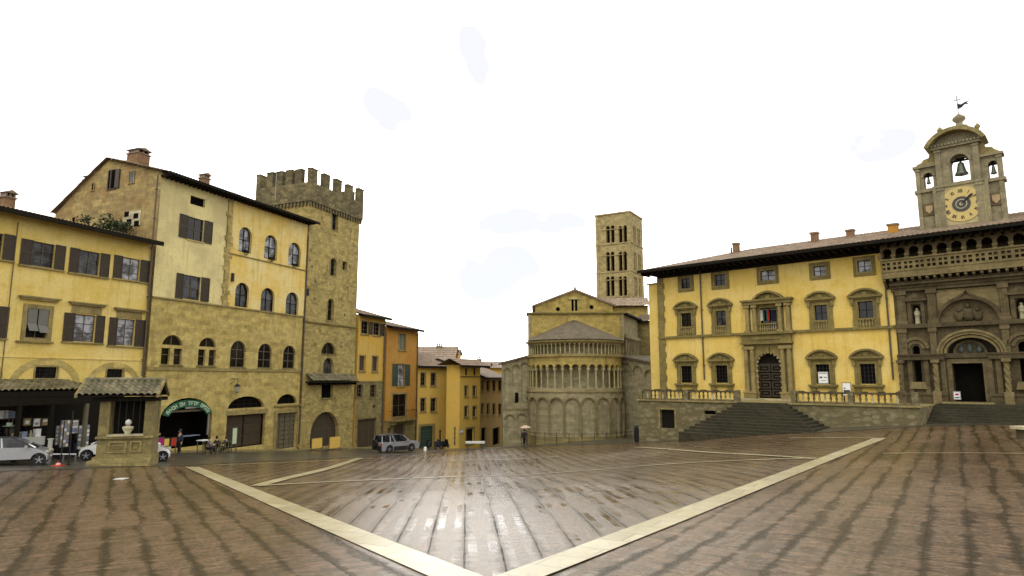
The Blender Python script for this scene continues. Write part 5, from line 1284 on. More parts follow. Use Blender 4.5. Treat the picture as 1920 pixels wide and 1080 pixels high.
eave(b, S0-1.2, S1+.4, zEv, 2.1, 8, 2.75, 'roof_tile', .2, s_over=0.0, per=.34, hip=8, flat=True)
gutter_pipe(b, (1317, 1318), 505, 712); gutter_pipe(b, (1662, 1669), 470, 712)
def rz(y): return zEv+.2+2.75*(y+2.1)/10.1
for px, pyt, y, w_, m_ in ((1380, 456, 5, .55, 'brick_chimney'), (1527, 436, 5, .6, 'brick_chimney'), (1594, 431, 5.4, .62, 'brick_chimney'), (1674, 420, 4, .75, 'plaster_orange')):
    a, z1 = PF.hit(px, pyt, y); m = b.mb(); m.box(a-w_/2, a+w_/2, y-.3, y+.3, rz(y)-.4, z1-.15); c_ = b.add(m, 'chimney', m_); m = b.mb(); m.box(a-w_/2-.08, a+w_/2+.08, y-.38, y+.38, z1-.15, z1); m.build('chimney_cap', 'roof_tile_brown', c_)
a, z1 = PF.hit(1371, 464, 5); m = b.mb(); m.ftube([(a, 5, rz(5)-.2), (a, 5, z1)], .09, 6); b.add(m, 'vent_pipe', 'metal_dark')
# yellow annex to the left
AN = frame2(1221, 67.8, 1240, 66.9)
b2 = Bld('yellow_annex', 'narrow yellow strip of wall at the left end of the long palace', 'building', AN, .3)
zt_ = AN.hit(1228, 533)[1]; b2.body(0, AN.len-.02, b2.zb-2, zt_, 5, 'plaster_palace'); m = b2.mb(); m.box(-.15, AN.len-.03, -.12, 5, zt_, zt_+.14); b2.add(m, 'coping', T)
# flags in the balcony window
e_ = PF.hit(1440, 590)
o = thing('flags', 'red, white and blue flags hanging in the balcony window over the palace door', 'flags', tuple(PF.p(e_[0], .2, e_[1])))
for i, (px, mat_) in enumerate(((1426, 'cloth_white'), (1430, 'paint_green'), (1439, 'cloth_red'), (1446, 'cloth_navy'), (1451, 'cloth_navy'))):
    a, z = PF.hit(px, 592); m = MB(PF); n = 8
    for k in range(n):
        t0, t1 = k/n, (k+1)/n; f_ = lambda t: (a-.10+.24*t, -.1+.07*math.sin(t*9+i))
        x0_, y0_ = f_(t0); x1_, y1_ = f_(t1); y0_ += .3; y1_ += .3; m.quad((x0_, y0_, z-.45), (x1_, y1_, z-.45), (x1_, y1_, z+.55), (x0_, y0_, z+.55))
    m.build('flag', mat_, o)
# poster behind a window grille and notice stand on the terrace
def panel(name, label, cat, fr, px0, py0, px1, py1, y, mat, lines=True, legs=False, blocks=()):
    a0, a1, z0, z1 = fr.rc(px0, py0, px1, py1, y); c = fr.p((a0+a1)/2, y, z0)
    o = thing(name, label, cat, tuple(c)); m = MB(fr); m.box(a0, a1, y, y+.04, z0, z1); m.build('sheet', mat, o)
    m = MB(fr); t = .05
    for q in ((a0-t, a0, z0-t, z1+t), (a1, a1+t, z0-t, z1+t)): m.box(q[0], q[1], y-.02, y+.05, q[2], q[3])
    m.box(a0, a1, y-.02, y+.05, z1, z1+t); m.box(a0, a1, y-.02, y+.05, z0-t, z0); m.build('frame', 'stone_trim_pale' if legs else 'metal_grey', o)
    for (u0, v0, u1, v1, mm) in blocks:
        m = MB(fr); m.box(a0+(a1-a0)*u0, a0+(a1-a0)*u1, y-.008, y+.002, z0+(z1-z0)*v0, z0+(z1-z0)*v1); m.build('print', mm, o)
    if legs:
        m = MB(fr)
        for q in (a0+.03, a1-.11): m.box(q, q+.08, y+.05, y+.11, z0-.9, z0+.3)
        m.box(a0, a1, y-.15, y+.3, z0-.95, z0-.88); m.build('stand', 'metal_dark', o)
    return o
panel('poster', 'white printed poster in the dark ground floor window right of the palace door', 'poster', PF, 1535, 698, 1552, 718, -.02, 'paper', blocks=((.1,.45,.4,.6,'cloth_black'),(.55,.48,.9,.56,'cloth_grey'),(.1,.85,.9,.9,'cloth_grey'),(.2,.2,.8,.24,'cloth_grey')))
panel('notice_board', 'tall notice board with a pale picture standing on the terrace between two windows', 'notice board', PF, 1580, 718, 1595, 741, -1.0, 'paper', legs=True, blocks=((.1,.25,.9,.42,'cloth_navy'),(.15,.5,.35,.62,'cloth_grey'),(.1,.08,.9,.14,'cloth_grey')))

# ---- Fraternity front with loggia and clock gable
Sf0, Sf1 = S1+.02, s_(2080, 600)
Se = s_(1687, 700)
b = Bld('clock_palace', 'dark carved stone palace with an upper loggia, big portal and clock gable on its roof', 'palace', PF, s_(1800))
zF = PF.hit(1810, 756)[1]
def zl(px0, py0, px1, py1): return (PF.hit(px0, py0)[1]+PF.hit(px1, py1)[1])/2
z_arc_t = zl(1700, 467, 1900, 442); z_rail_t = zl(1690, 488, 1900, 469); z_rail_b = zl(1690, 510, 1900, 493); z_corb = zl(1690, 524, 1890, 503)
z_fr = zl(1700, 548, 1880, 531)
CM, CP = 'stone_carved_mid', 'stone_carved'
b.holes = []
# upper storey openings
nich = []
for x0, x1, y0, y1 in ((1711, 1727, 572, 608), (1906, 1926, 560, 604)):
    a0, a1, z0, z1 = PF.rc(x0, y0, x1, y1); w, e = b.opening(archp(a0, a1, z0, z1), 'niche_dark', .6, None, name='niche'); nich.append((w, e))
    m = b.mb(); m.ring(*[[(e[0]-.3*k, e[2]), (e[0]-.3*k, e[3]+.3*k), (e[1]+.3*k, e[3]+.3*k), (e[1]+.3*k, e[2])] for k in (1, .15)], -.2, .02)
    m.box(e[0]-.5, e[1]+.5, -.4, .02, e[3]+.3, e[3]+.48); m.prism([(e[0]-.45, e[3]+.48), (e[1]+.45, e[3]+.48), ((e[0]+e[1])/2, e[3]+.95)], -.3, 0); m.build('surround', CP, w)
a0, a1, z0, z1 = PF.rc(1760, 560, 1873, 609); z0 = zbnd+.12; cx = (a0+a1)/2
lun = [(a0, z0), (a1, z0)]+arc(cx, z0, (a1-a0)/2, 0, math.pi, 20, z1-z0)
b.holes.append(clean(lun)); m = b.mb(); m.sheet(clean(lun), (), .25); lu = b.add(m, 'lunette', CM)
m = b.mb(); r = (a1-a0)/2; hz = z1-z0
m.ring(arc(cx, z0, r+.22, math.pi, 0, 24, hz+.2), arc(cx, z0, r-.02, math.pi, 0, 24, hz-.02), -.3, .05)
for sg_ in (-1, 1):
    pts = [(cx+sg_*r*.62, z0+hz*.86), (cx+sg_*r*.35, z0+hz*1.0), (cx+sg_*r*.12, z0+hz*1.15), (cx, z0+hz*1.36)]; m.ring([(x, z+.17) for x, z in pts], pts, -.34, 0)
m.build('ogee_moulding', CP, lu)
# relief figures in the lunette
def blob(m, a, y, z, rx, rz, n=8):
    c = PF.p(a, y, 0); m.lathe(c.x, c.y, [(0, z-rz)]+[(rx*math.cos(t), z+rz*math.sin(t)) for t in lin(-1.2, 1.2, 5)]+[(0, z+rz)], n, 1, 1)
for i, (dx, h, w_) in enumerate(((0, 2.0, .42), (-.85, 1.5, .3), (.85, 1.5, .3), (-1.6, 1.15, .28), (1.6, 1.15, .28), (-2.2, .8, .25), (2.2, .8, .25))):
    if abs(dx) > r-.4: continue
    m = b.mb(); h = h*hz/2.7; blob(m, cx+dx*r/2.7, .2, z0+h*.42, w_, h*.42); blob(m, cx+dx*r/2.7, .1, z0+h*.95, .16, .19); blob(m, cx+dx*r/2.7-.2, .08, z0+h*.6, .12, .3); blob(m, cx+dx*r/2.7+.2, .08, z0+h*.55, .12, .3); m.build('relief_figure', CP, lu, True)
# pale flats either side of the lunette and pilasters
m = b.mb()
sp0, sp1 = s_(1758, 580), s_(1876, 580)
A = arc(cx, z0, r+.24, math.pi, 0, 24, hz+.22)
m.sheet([(sp0, z0)]+[(a0-.24, z0)]+A[1:-1]+[(a1+.24, z0), (sp1, z0), (sp1, z_fr-.1), (sp0, z_fr-.1)], (), -.03); b.add(m, 'pale_panel', 'stone_carved_pale')
for x0, x1 in ((1684, 1700), (1741, 1757), (1877, 1893), (1936, 1952)):
    q0, q1 = s_(x0, 580), s_(x1, 580); m = b.mb(); m.box(q0, q1, -.24, .0, zbnd+.1, z_fr-.3); m.box(q0-.08, q1+.08, -.34, 0, z_fr-.3, z_fr+.02); m.box(q0-.08, q1+.08, -.34, 0, zbnd+.1, zbnd+.4)
    for k in range(3): m.box(q0+(q1-q0)*(k+.3)/3, q0+(q1-q0)*(k+.65)/3, -.28, -.24, zbnd+.45, z_fr-.35)
    b.add(m, 'pilaster', 'stone_carved_mid')
# frieze, cornices, jettied loggia
m = b.mb()
for k, (dz0, dz1, pr_) in enumerate(((0, .25, .3), (.25, .5, .4), (.5, .62, .62), (.62, .8, .5))):
    m.box(Se-.1, Sf1, -pr_, .1, z_fr+(z_corb-.3-z_fr)*dz0/.8, z_fr+(z_corb-.3-z_fr)*dz1/.8)
b.add(m, 'frieze', CP)
m = b.mb(); m.box(Sf0, Sf1, -.95, .3, z_corb-.02, z_rail_b)
b.add(m, 'balcony_floor', 'stone_carved_pale')
n = 26; m = b.mb()
for i in range(n+1):
    a = Sf0+.15+(Sf1-Sf0-.3)*i/n; m.prism([(0, 0)], 0, 0) if False else None
    q = [m.P(aa, y, z) for aa in (a-.09, a+.09) for y, z in ((-.9, z_corb-.03), (-.9, z_corb-.2), (0, z_corb-.75), (0, z_corb-.03))]
    m.F += [(q[0],q[1],q[2],q[3]), (q[4],q[5],q[6],q[7]), (q[0],q[1],q[5],q[4]), (q[1],q[2],q[6],q[5])]
b.add(m, 'corbels', CM)
m = b.mb(); m.box(Sf0, Sf1, -.05, 0.1, z_corb-.8, z_corb-.03); b.add(m, 'corbel_wall', CP)
# pierced parapet
hs = []; nbal = 17; bwid = (Sf1-Sf0)/nbal
for i in range(nbal):
    c = Sf0+bwid*(i+.5); zm_ = (z_rail_t+z_rail_b)/2; g = .17
    for dx in (-1, 1):
        for dz in (-1, 1): hs.append(rectp(c+dx*g-.115, c+dx*g+.115, zm_+dz*g-.115, zm_+dz*g+.115))
m = b.mb(); m.sheet(rectp(Sf0, Sf1, z_rail_b, z_rail_t), hs, -.92, .16); m.sheet(rectp(Sf0, Sf1, z_rail_b, z_rail_t), hs, -.76); m.box(Sf0, Sf1, -1.02, -.7, z_rail_t, z_rail_t+.12); m.box(Sf0, Sf1, -1.0, -.72, z_rail_b-.002, z_rail_b+.08)
b.add(m, 'pierced_parapet', 'stone_carved_pale')
# loggia arches
zat = z_arc_t+.05; m = b.mb(); hh = []
nl = 14; bl_ = (Sf1-Sf0)/nl
for i in range(nl): c = Sf0+bl_*(i+.5); hh.append(archp(c-bl_/2+.13, c+bl_/2-.13, z_rail_t-.3, zat))
m.sheet(rectp(Sf0, Sf1, z_rail_t-.4, zeP+.5), hh, -.75, .3); b.add(m, 'loggia_arches', CM)
for i in range(nl+1):
    m = b.mb(); a = Sf0+bl_*i; m.cyl(a, -.82, z_rail_t+.12, zat-.75, .1, 10); m.box(a-.16, a+.16, -.98, -.66, zat-.75, zat-.55); m.box(a-.14, a+.14, -.96, -.68, z_rail_t+.12, z_rail_t+.22); b.add(m, 'loggia_column', 'stone_carved_pale')
m = b.mb(); m.box(Sf0, Sf1, 1.2, 1.4, z_corb, zeP+.6); b.add(m, 'loggia_back_wall', CP)
# ground storey
zst = zl(1700, 667, 1900, 665)
w, e = None, None
for x0, x1, y0, y1 in ((1713, 1727, 648, 716), (1912, 1934, 640, 716)):
    a0_, a1_, z0_, z1_ = PF.rc(x0, y0, x1, y1); w, e = b.opening(archp(a0_, a1_, z0_, z1_), 'interior_dark', .6, None, name='blind_arch')
    m = b.mb(); c = (e[0]+e[1])/2; rr = (e[1]-e[0])/2
    for k, pr_ in ((.25, .1), (.55, .2)): m.ring(arc(c, e[3]-rr, rr+k+.14, math.pi, 0, 14), arc(c, e[3]-rr, rr+k-.1, math.pi, 0, 14), -pr_, .02)
    m.build('arch_moulding', CM, w); m = b.mb(); m.prism([(e[0]-.35, e[2]-.55), (e[1]+.35, e[2]-.55), (e[1]+.2, e[2]), (e[0]-.2, e[2])], -.3, 0); m.build('ledge', 'stone_carved_pale', w)
a0, a1, z0, z1 = PF.rc(1775, 633, 1868, 668); cx = (a0+a1)/2; r = (a1-a0)/2; zs_ = zst+.15
big = clean([(a0, zs_), (a1, zs_)]+arc(cx, zs_, r, 0, math.pi, 20, z1-zs_)); b.holes.append(big)
m = b.mb(); m.sheet(big, (), .9); pt = b.add(m, 'portal_arch', 'niche_dark')
m = b.mb(); hz = z1-zs_
for k, pr_, dd in ((.05, .08, 'a'), (.3, .2, 'b'), (.5, .3, 'c')): m.ring(arc(cx, zs_, r+k+.16, math.pi, 0, 24, hz+k+.14), arc(cx, zs_, r+k-.02, math.pi, 0, 24, hz+k-.04), -pr_, .02)
m.build('arch_moulding', 'stone_carved_pale', pt)
ti0, ti1 = s_(1789, 655), s_(1844, 655); rt = (ti1-ti0)/2; ct = (ti0+ti1)/2
m = b.mb(); m.ring(arc(ct, zs_, rt+.18, math.pi, 0, 16, rt*.92+.18), arc(ct, zs_, rt, math.pi, 0, 16, rt*.92), .6, .9); m.build('tympanum_moulding', CM, pt)
m = b.mb(); m.sheet([(ct-rt, zs_), (ct+rt, zs_)]+arc(ct, zs_, rt, 0, math.pi, 16, rt*.92)[1:-1], (), .82); m.build('tympanum', CM, pt)
m = b.mb()
for dx, h, mm in ((0, 1.0, 0), (-.55, .75, 0), (.6, .7, 0)): blob(m, ct+dx, .74, zs_+h*.4, .2, h*.4); blob(m, ct+dx, .72, zs_+h*.92, .1, .12)
m.build('painted_figures', 'tympanum_paint', pt, True)
d0, d1, dz0, dz1 = PF.rc(1788, 681, 1846, 753); dz0 = zF+.1
wd, e = b.opening(rectp(d0, d1, dz0, dz1), 'interior_dark', .88, None, name='portal_door')
m = b.mb(); m.ring(*[[(d0-.32*k, dz0), (d0-.32*k, dz1+.32*k), (d1+.32*k, dz1+.32*k), (d1+.32*k, dz0)] for k in (1, 0)], -.08, .1); m.build('door_frame', CM, wd)
m = b.mb(); m.box(Se, d0-.4, -.42, .02, zst-.32, zst+.02); m.box(d1+.4, Sf1, -.42, .02, zst-.32, zst+.02); m.box(d0-.4, d1+.4, -.16, .02, zst-.2, zst+.1); m.box(Se, d0-.4, -.5, .02, zst+.02, zst+.14); m.box(d1+.4, Sf1, -.5, .02, zst+.02, zst+.14); b.add(m, 'entablature', CP)
zb1 = zl(1700, 735, 1900, 738)
for i, (px, tw_) in enumerate(((1692, 1), (1708, 0), (1739, 0), (1757, 1), (1770, 0), (1858, 0), (1874, 0), (1890, 1), (1937, 1))):
    a = s_(px, 700); m = b.mb()
    if tw_:
        n = 26; h0, h1 = zb1+.1, zst-.55; rows = []
        c_ = PF.p(a, -.42, 0)
        for k in range(n+1):
            z = h0+(h1-h0)*k/n; rows.append([m.raw((c_.x+(.17+.035*math.sin(3*t+k*1.0))*math.cos(t), c_.y+(.17+.035*math.sin(3*t+k*1.0))*math.sin(t), z)) for t in lin(0, 2*math.pi, 12)[:-1]])
        for A_, B_ in zip(rows, rows[1:]):
            for k in range(12): m.F.append((A_[k], A_[(k+1) % 12], B_[(k+1) % 12], B_[k]))
        m.box(a-.27, a+.27, -.7, -.1, h1, zst-.32); m.box(a-.28, a+.28, -.7, -.1, zF-.4, zb1+.1)
        b.add(m, 'twisted_column', 'stone_carved_pale' if px in (1890, 1757) else CM)
    else: m.box(a-.16, a+.16, -.2, .02, zb1, zst-.32); m.box(a-.06, a+.06, -.23, -.2, zb1+.3, zst-.6); b.add(m, 'pilaster', CM)
for x0, x1 in ((1686, 1701), (1745, 1757), (1880, 1894), (1940, 1955)):
    q0, q1 = s_(x0, 640), s_(x1, 640); m = b.mb(); m.box(q0, q1, -.2, .02, zst+.14, zbnd-.2); m.box(q0-.08, q1+.08, -.3, .02, zbnd-.55, zbnd-.2); b.add(m, 'upper_pier', CM)
m = b.mb(); m.box(Se-.05, d0-.35, -.5, .02, zF-1.5, zb1-.2); m.box(d1+.35, Sf1, -.5, .02, zF-1.5, zb1-.2); m.box(Se-.1, d0-.32, -.6, .02, zb1-.2, zb1); m.box(d1+.32, Sf1, -.6, .02, zb1-.2, zb1); b.add(m, 'plinth', CP)
m = b.mb(); m.sheet(rectp(Se, Sf1, zF-3, z_corb-.1), [h for h in b.holes], 0, .9); b.add(m, 'wall', CP)
m = b.mb(); m.quad((Se, 0, zF-3), (Se, 8, zF-3), (Se, 8, zeP+.3), (Se, 0, zeP+.3)); m.quad((Sf1, 0, zF-3), (Sf1, 8, zF-3), (Sf1, 8, zeP+.3), (Sf1, 0, zeP+.3)); b.add(m, 'side_wall', CP)
m = b.mb(); m.box(Sf0-.3 if False else S1, Se, -.01, .3, zP-3, z_corb-.05); b.add(m, 'plaster_strip', 'plaster_palace')
m = b.mb(); m.box(Se-.02, Sf1, -.35, .02, zbnd-.2, zbnd+.12); b.add(m, 'string_course', CP)
eave(b, Sf0+.4, Sf1, zEv+.003, 2.1, 8, 2.75, 'roof_tile', .2, s_over=0.0, per=.34, flat=True)
# statues standing in the niches
for (w, e), lb in zip(nich, ('pale stone statue of a robed figure in the niche left of the carved lunette', 'pale stone statue in the niche at the right edge, beyond the carved lunette')):
    a = (e[0]+e[1])/2; c = PF.p(a, .25, 0); h = (e[3]-e[2])*.86; z = e[2]
    o = thing('statue', lb, 'statue', (c.x, c.y, z), 0, 'niche statues')
    m = MB(); m.lathe(c.x, c.y, [(0, z), (.26, z), (.22, z+.1*h), (.2, z+.45*h), (.27, z+.72*h), (.2, z+.82*h), (.07, z+.85*h), (.12, z+.92*h), (.1, z+.98*h), (0, z+h)], 10, 1, .8)
    m.tube([c+Vector((-.2, -.05, z+.75*h)), c+Vector((-.26, -.2, z+.55*h)), c+Vector((-.05, -.28, z+.55*h))], [.07, .06, .04]); m.tube([c+Vector((.2, -.05, z+.75*h)), c+Vector((.28, -.1, z+.55*h)), c+Vector((.22, -.2, z+.42*h))], [.07, .06, .04])
    m.build('body', 'stone_pale', o, True)

# ---- clock and bell gable
GY = 1.9
GF = Frame((PF.p(0, GY, 0).x, PF.p(0, GY, 0).y), (PF.u.x, PF.u.y)); b.f = GF
def g(px, py): return GF.hit(px, py)
cl = b.root
GM = 'stone_gable_clock'
ga0, ga1 = g(1723, 400)[0], g(1888, 390)[0]; gc0, gc1 = g(1761, 380)[0], g(1846, 380)[0]
gzb = zeP-.3; gz1 = (g(1740, 358)[1]+g(1868, 337)[1])/2; gz2 = (g(1740, 316)[1]+g(1868, 288)[1])/2; gz3 = (g(1765, 286)[1]+g(1840, 262)[1])/2
gm = (gc0+gc1)/2
def gar(x0, x1, y0, y1): a0, a1, z0, z1 = GF.rc(x0, y0, x1, y1); return archp(a0, a1, z0, z1)
hC = gar(1782, 1819, 290, 341); hL = gar(1732, 1750, 324, 353); hR = gar(1853, 1873, 301, 333)
gd = .9
def gwall(outl, holes, y0, y1, name='gable_wall', mat=GM):
    m = b.mb(); m.sheet(outl, holes, y0, y1-y0); m.sheet(outl, holes, y1); m.rim(clean(outl), y0, y1); return b.add(m, name, mat)
gwall(rectp(ga0, gc0, gzb, gz2), [hL], 0, gd); gwall(rectp(gc1, ga1, gzb, gz2), [hR], 0, gd); gwall(rectp(gc0, gc1, gzb, gz3), [hC], -.25, gd+.2)
m = b.mb()
m.box(ga0-.15, gc0-.002, -.2, gd, gz1-.12, gz1+.12); m.box(gc1+.002, ga1+.15, -.2, gd, gz1-.12, gz1+.12); m.box(gc0-.1, gc1+.1, -.42, gd+.25, gz1+.0, gz1+.2)
m.box(ga0-.15, gc0-.002, -.22, gd+.1, gz2, gz2+.2); m.box(gc1+.002, ga1+.15, -.22, gd+.1, gz2, gz2+.2)
m.box(gc0-.25, gc1+.25, -.5, gd+.4, gz3, gz3+.18); b.add(m, 'cornice', GM)
for q0, q1, pr_, za_, zb_2 in ((gc0, gc0+.45, .38, gzb, gz1), (gc1-.45, gc1, .38, gzb, gz1), (gc0+.02, gc0+.42, .36, gz1+.2, gz3), (gc1-.42, gc1-.02, .36, gz1+.2, gz3), (ga0, ga0+.3, .12, gzb, gz2), (ga1-.3, ga1, .12, gzb, gz2)):
    m = b.mb(); m.box(q0, q1, -pr_, 0.0 if pr_ < .2 else -.24, za_, zb_2); m.box(q0-.05, q1+.05, -pr_-.06, -.0 if pr_ < .2 else -.24, zb_2-.25, zb_2-.1); b.add(m, 'pilaster', GM)
m = b.mb(); hw = (gc1-gc0)/2
for h in (hC, hL, hR):
    xs = [p[0] for p in h]; zs = [p[1] for p in h]; r = (max(xs)-min(xs))/2; c = (max(xs)+min(xs))/2; y = -.26 if h is hC else -.01
    m.ring(arc(c, max(zs)-r, r+.16, math.pi, 0, 12), arc(c, max(zs)-r, r, math.pi, 0, 12), y-.08, y)
b.add(m, 'arch_moulding', GM)
# curved pediment
ris = g(1797, 243)[1]-gz3-.2; hw2 = hw+.5; R0 = (hw2*hw2+ris*ris)/(2*ris); cz = gz3+.18+ris-R0; t0 = math.asin(hw2/R0)
m = b.mb(); o_ = arc(gm, cz, R0+.1, math.pi/2+t0, math.pi/2-t0, 18); i_ = arc(gm, cz, R0-.2, math.pi/2+t0*.98, math.pi/2-t0*.98, 18); m.ring(o_, i_, -.95, gd+.5)
b.add(m, 'curved_pediment', 'stone_low')
m = b.mb(); m.sheet(clean([(gm-hw, gz3+.18), (gm+hw, gz3+.18)]+[p for p in reversed(i_) if abs(p[0]-gm) < hw]), (), -.2); 
for k in range(14): a = gc0-.1+(gc1-gc0+.2)*k/13; m.box(a-.07, a+.07, -.6, -.2, gz3+.18, gz3+.36)
b.add(m, 'tympanum', GM)
# scrolled shoulders
for sg_, e0, e1 in ((1, ga0, gc0), (-1, ga1, gc1)):
    m = b.mb(); zt2 = gz2+.2; pl = [(e0, zt2), (e1, zt2), (e1, zt2+1.05), (e1-sg_*.35, zt2+.95), (e1-sg_*.45, zt2+.6), (e1-sg_*.85, zt2+.5), (e1-sg_*1.0, zt2+.28), (e0+sg_*.2, zt2+.2)]
    m.prism(pl, 0, gd-.2); b.add(m, 'scroll', 'stone_low')
# clock
ck, cz_ = g(1804, 384); cr = 1.42
m = b.mb(); m.box(ck-1.62, ck+1.62, -.3, -.24, cz_-1.62, cz_+1.62); c1_ = b.add(m, 'clock_panel', 'paint_gold_worn')
m = b.mb(); m.prism(arc(ck, cz_, cr, 0, 2*math.pi*.99, 40), -.36, -.3); c2_ = m.build('clock_dial', 'paint_gold', c1_)
m = b.mb(); m.prism(arc(ck, cz_, .62, 0, 2*math.pi*.99, 28), -.40, -.362); m.build('dial_centre', 'dial_dark', c1_)
m = b.mb(); m.ring(arc(ck, cz_, .4, 0, 2*math.pi, 24), arc(ck, cz_, .33, 0, 2*math.pi, 24), -.42, -.402); m.prism(arc(ck, cz_, .14, 0, 6.2, 12), -.43, -.402); m.build('dial_ring', 'stone_pale', c1_)
m = b.mb()
ROM = ['XII','I','II','III','IV','V','VI','VII','VIII','IX','X','XI']
for k in range(12):
    t = math.pi/2-k*math.pi/6; cx_, cz2 = ck+1.08*math.cos(t), cz_+1.08*math.sin(t); ux, uz = math.sin(t), -math.cos(t)
    def lp(du, dv): return (cx_+ux*du-uz*dv, cz2+uz*du+ux*dv)
    wds = {'I': .07, 'V': .15, 'X': .16}; tot = sum(wds[c] for c in ROM[k]); x = -tot/2
    for c in ROM[k]:
        w_ = wds[c]
        def stroke(p0, p1, t_=.022):
            d = Vector((p1[0]-p0[0], p1[1]-p0[1])).normalized(); n_ = Vector((-d.y, d.x))*t_
            m.prism([lp(p0[0]+n_.x, p0[1]+n_.y), lp(p1[0]+n_.x, p1[1]+n_.y), lp(p1[0]-n_.x, p1[1]-n_.y), lp(p0[0]-n_.x, p0[1]-n_.y)], -.375, -.362)
        if c == 'I': stroke((x+w_/2, -.14), (x+w_/2, .14))
        elif c == 'V': stroke((x, .14), (x+w_/2, -.14)); stroke((x+w_-.01, .14), (x+w_/2, -.14))
        else: stroke((x, .14), (x+w_-.02, -.14)); stroke((x, -.14), (x+w_-.02, .14))
        x += w_
m.build('numerals', 'metal_dark', c1_)
m = b.mb(); t = math.radians(42); 
d_ = Vector((math.cos(t), math.sin(t))); n_ = Vector((-d_.y, d_.x))
m.prism([(ck-n_.x*.04, cz_-n_.y*.04), (ck+d_.x*.95-n_.x*.1, cz_+d_.y*.95-n_.y*.1), (ck+d_.x*1.1, cz_+d_.y*1.1), (ck+d_.x*.95+n_.x*.1, cz_+d_.y*.95+n_.y*.1), (ck+n_.x*.04, cz_+n_.y*.04)], -.45, -.432); m.build('clock_hand', 'metal_dark', c1_)
m = b.mb(); m.ring(rectp(ck-1.85, ck+1.85, cz_-1.8, cz_+1.8)+[(ck-1.85, cz_-1.8)], rectp(ck-1.62, ck+1.62, cz_-1.62, cz_+1.62)+[(ck-1.62, cz_-1.62)], -.4, -.24); m.build('clock_frame', GM, c1_)
for px, py in ((1743, 393), (1868, 373)):
    a, z = g(px, py); m = b.mb(); m.box(a-.42, a+.42, -.1, .01, z-.5, z+.5); s1_ = b.add(m, 'coat_of_arms', 'stone_carved_mid'); m = b.mb(); m.prism([(a-.25, z+.3), (a+.25, z+.3), (a+.25, z-.1), (a, z-.38), (a-.25, z-.1)], -.16, -.1); m.build('shield', 'paper_brown', s1_)
# finials, urn, cross, weather vane
def urn(a, z, h, w_, mat=GM):
    c = GF.p(a, .2, 0); m = MB(); m.lathe(c.x, c.y, [(0, z), (w_, z), (w_, z+.22*h), (w_*.5, z+.3*h), (w_*.4, z+.45*h), (w_*.85, z+.62*h), (w_*.8, z+.75*h), (w_*.3, z+.9*h), (0, z+h)], 12); return b.add(m, 'finial', mat, True)
def zped(a): return cz+math.sqrt(max(.01, (R0+.1)**2-(a-gm)**2))
for px, pyt in ((1761, 242), (1831, 229)): a, z = g(px, pyt); urn(a, zped(a)-.15, max(.95, z-zped(a)+.15), .24, 'stone_low')
a, z = g(1796, 211); zb5 = zped(a)-.1; urn(a, zb5, z-zb5, .55); c = GF.p(a, .2, 0)
m = MB(); zt6 = g(1795, 178)[1]; m.tube([(c.x, c.y, z-.1), (c.x, c.y, zt6)], .035, 6); u_ = PF.u*.28; m.tube([Vector((c.x, c.y, zt6-.35))-u_, Vector((c.x, c.y, zt6-.35))+u_], .035, 5); b.add(m, 'cross', 'metal_dark')
m = b.mb(); za6, zb6 = g(1800, 192)[1], g(1800, 202)[1]; m.prism([(a+.03, zb6), (a+.25, zb6+.05), (a+.5, zb6+.28), (a+.8, zb6+.2), (a+.62, zb6+.38), (a+.85, zb6+.55), (a+.5, za6+.02), (a+.25, za6-.1), (a+.03, za6)], .18, .22); b.add(m, 'weather_vane', 'metal_dark')
# bells
def bell(px, pyt, pyb, wpx, lb, hole):
    a, zt5 = g(px, pyt); _, zb5 = g(px, pyb); w_ = (g(px+wpx/2, pyb)[0]-g(px-wpx/2, pyb)[0])/2; h = zt5-zb5; c = GF.p(a, .35, 0)
    o = thing('bell', lb, 'bell', (c.x, c.y, zb5), 0, 'bells in the clock gable')
    m = MB(); m.lathe(c.x, c.y, [(0, zb5+.06), (w_*.9, zb5+.02), (w_, zb5), (w_*.98, zb5+.06*h), (w_*.72, zb5+.25*h), (w_*.55, zb5+.6*h), (w_*.45, zb5+.85*h), (w_*.2, zb5+.95*h), (0, zb5+h)], 16); m.build('bell_body', 'bronze', o, True)
    xs = [p[0] for p in hole]; m = MB(GF); m.box(min(xs), max(xs), .28, .42, zt5+.02, zt5+.14); m.box(a-.06, a+.06, .3, .4, zt5-.1, zt5+.05); m.box(a-w_*.6, a+w_*.6, .25, .45, zt5+.14, zt5+.3); m.build('headstock', 'wood_dark', o)
    m = MB(); m.tube([(c.x, c.y, zb5+.3*h), (c.x, c.y, zb5-.16)], .025, 5); m.build('clapper', 'metal_dark', o)
bell(1799.5, 301, 326, 27, 'large green bronze bell in the central arch above the clock', hC)
bell(1739, 331, 343, 9, 'small dark bell in the left arch of the clock gable', hL)
bell(1861, 308, 324, 13, 'small dark bell in the right arch of the clock gable', hR)
#PART3
# ================================================================ TERRACE, BALUSTRADES, STAIRS
TY = -8.0
t0, t1 = PF.hit(1196, 745, TY)[0], PF.hit(1724, 760, TY)[0]
c = PF.p(t0, TY, 0); tr = thing('terrace', 'rough stone terrace wall with a dark cellar door, in front of the yellow palace', 'terrace', (c.x, c.y, gzf(c.x, c.y)), math.atan2(PF.u.y, PF.u.x))
dh = rectp(*PF.rc(1238, 768, 1265, 803, TY)); sh = rectp(*PF.rc(1320, 770, 1342, 777, TY))
m = MB(PF); m.sheet(rectp(t0, t1, zP-5.5, zP), [dh, sh], TY, .35)
for q in (t0, t1): m.quad((q, TY, zP-5.5), (q, 0, zP-5.5), (q, 0, zP), (q, TY, zP))
m.build('wall', 'stone_rubble', tr)
m = MB(PF); m.sheet(dh, (), TY+.34); m.build('cellar_door', 'wood_door_black', tr); m = MB(PF); m.sheet(sh, (), TY+.3); m.build('slot_opening', 'interior_dark', tr)
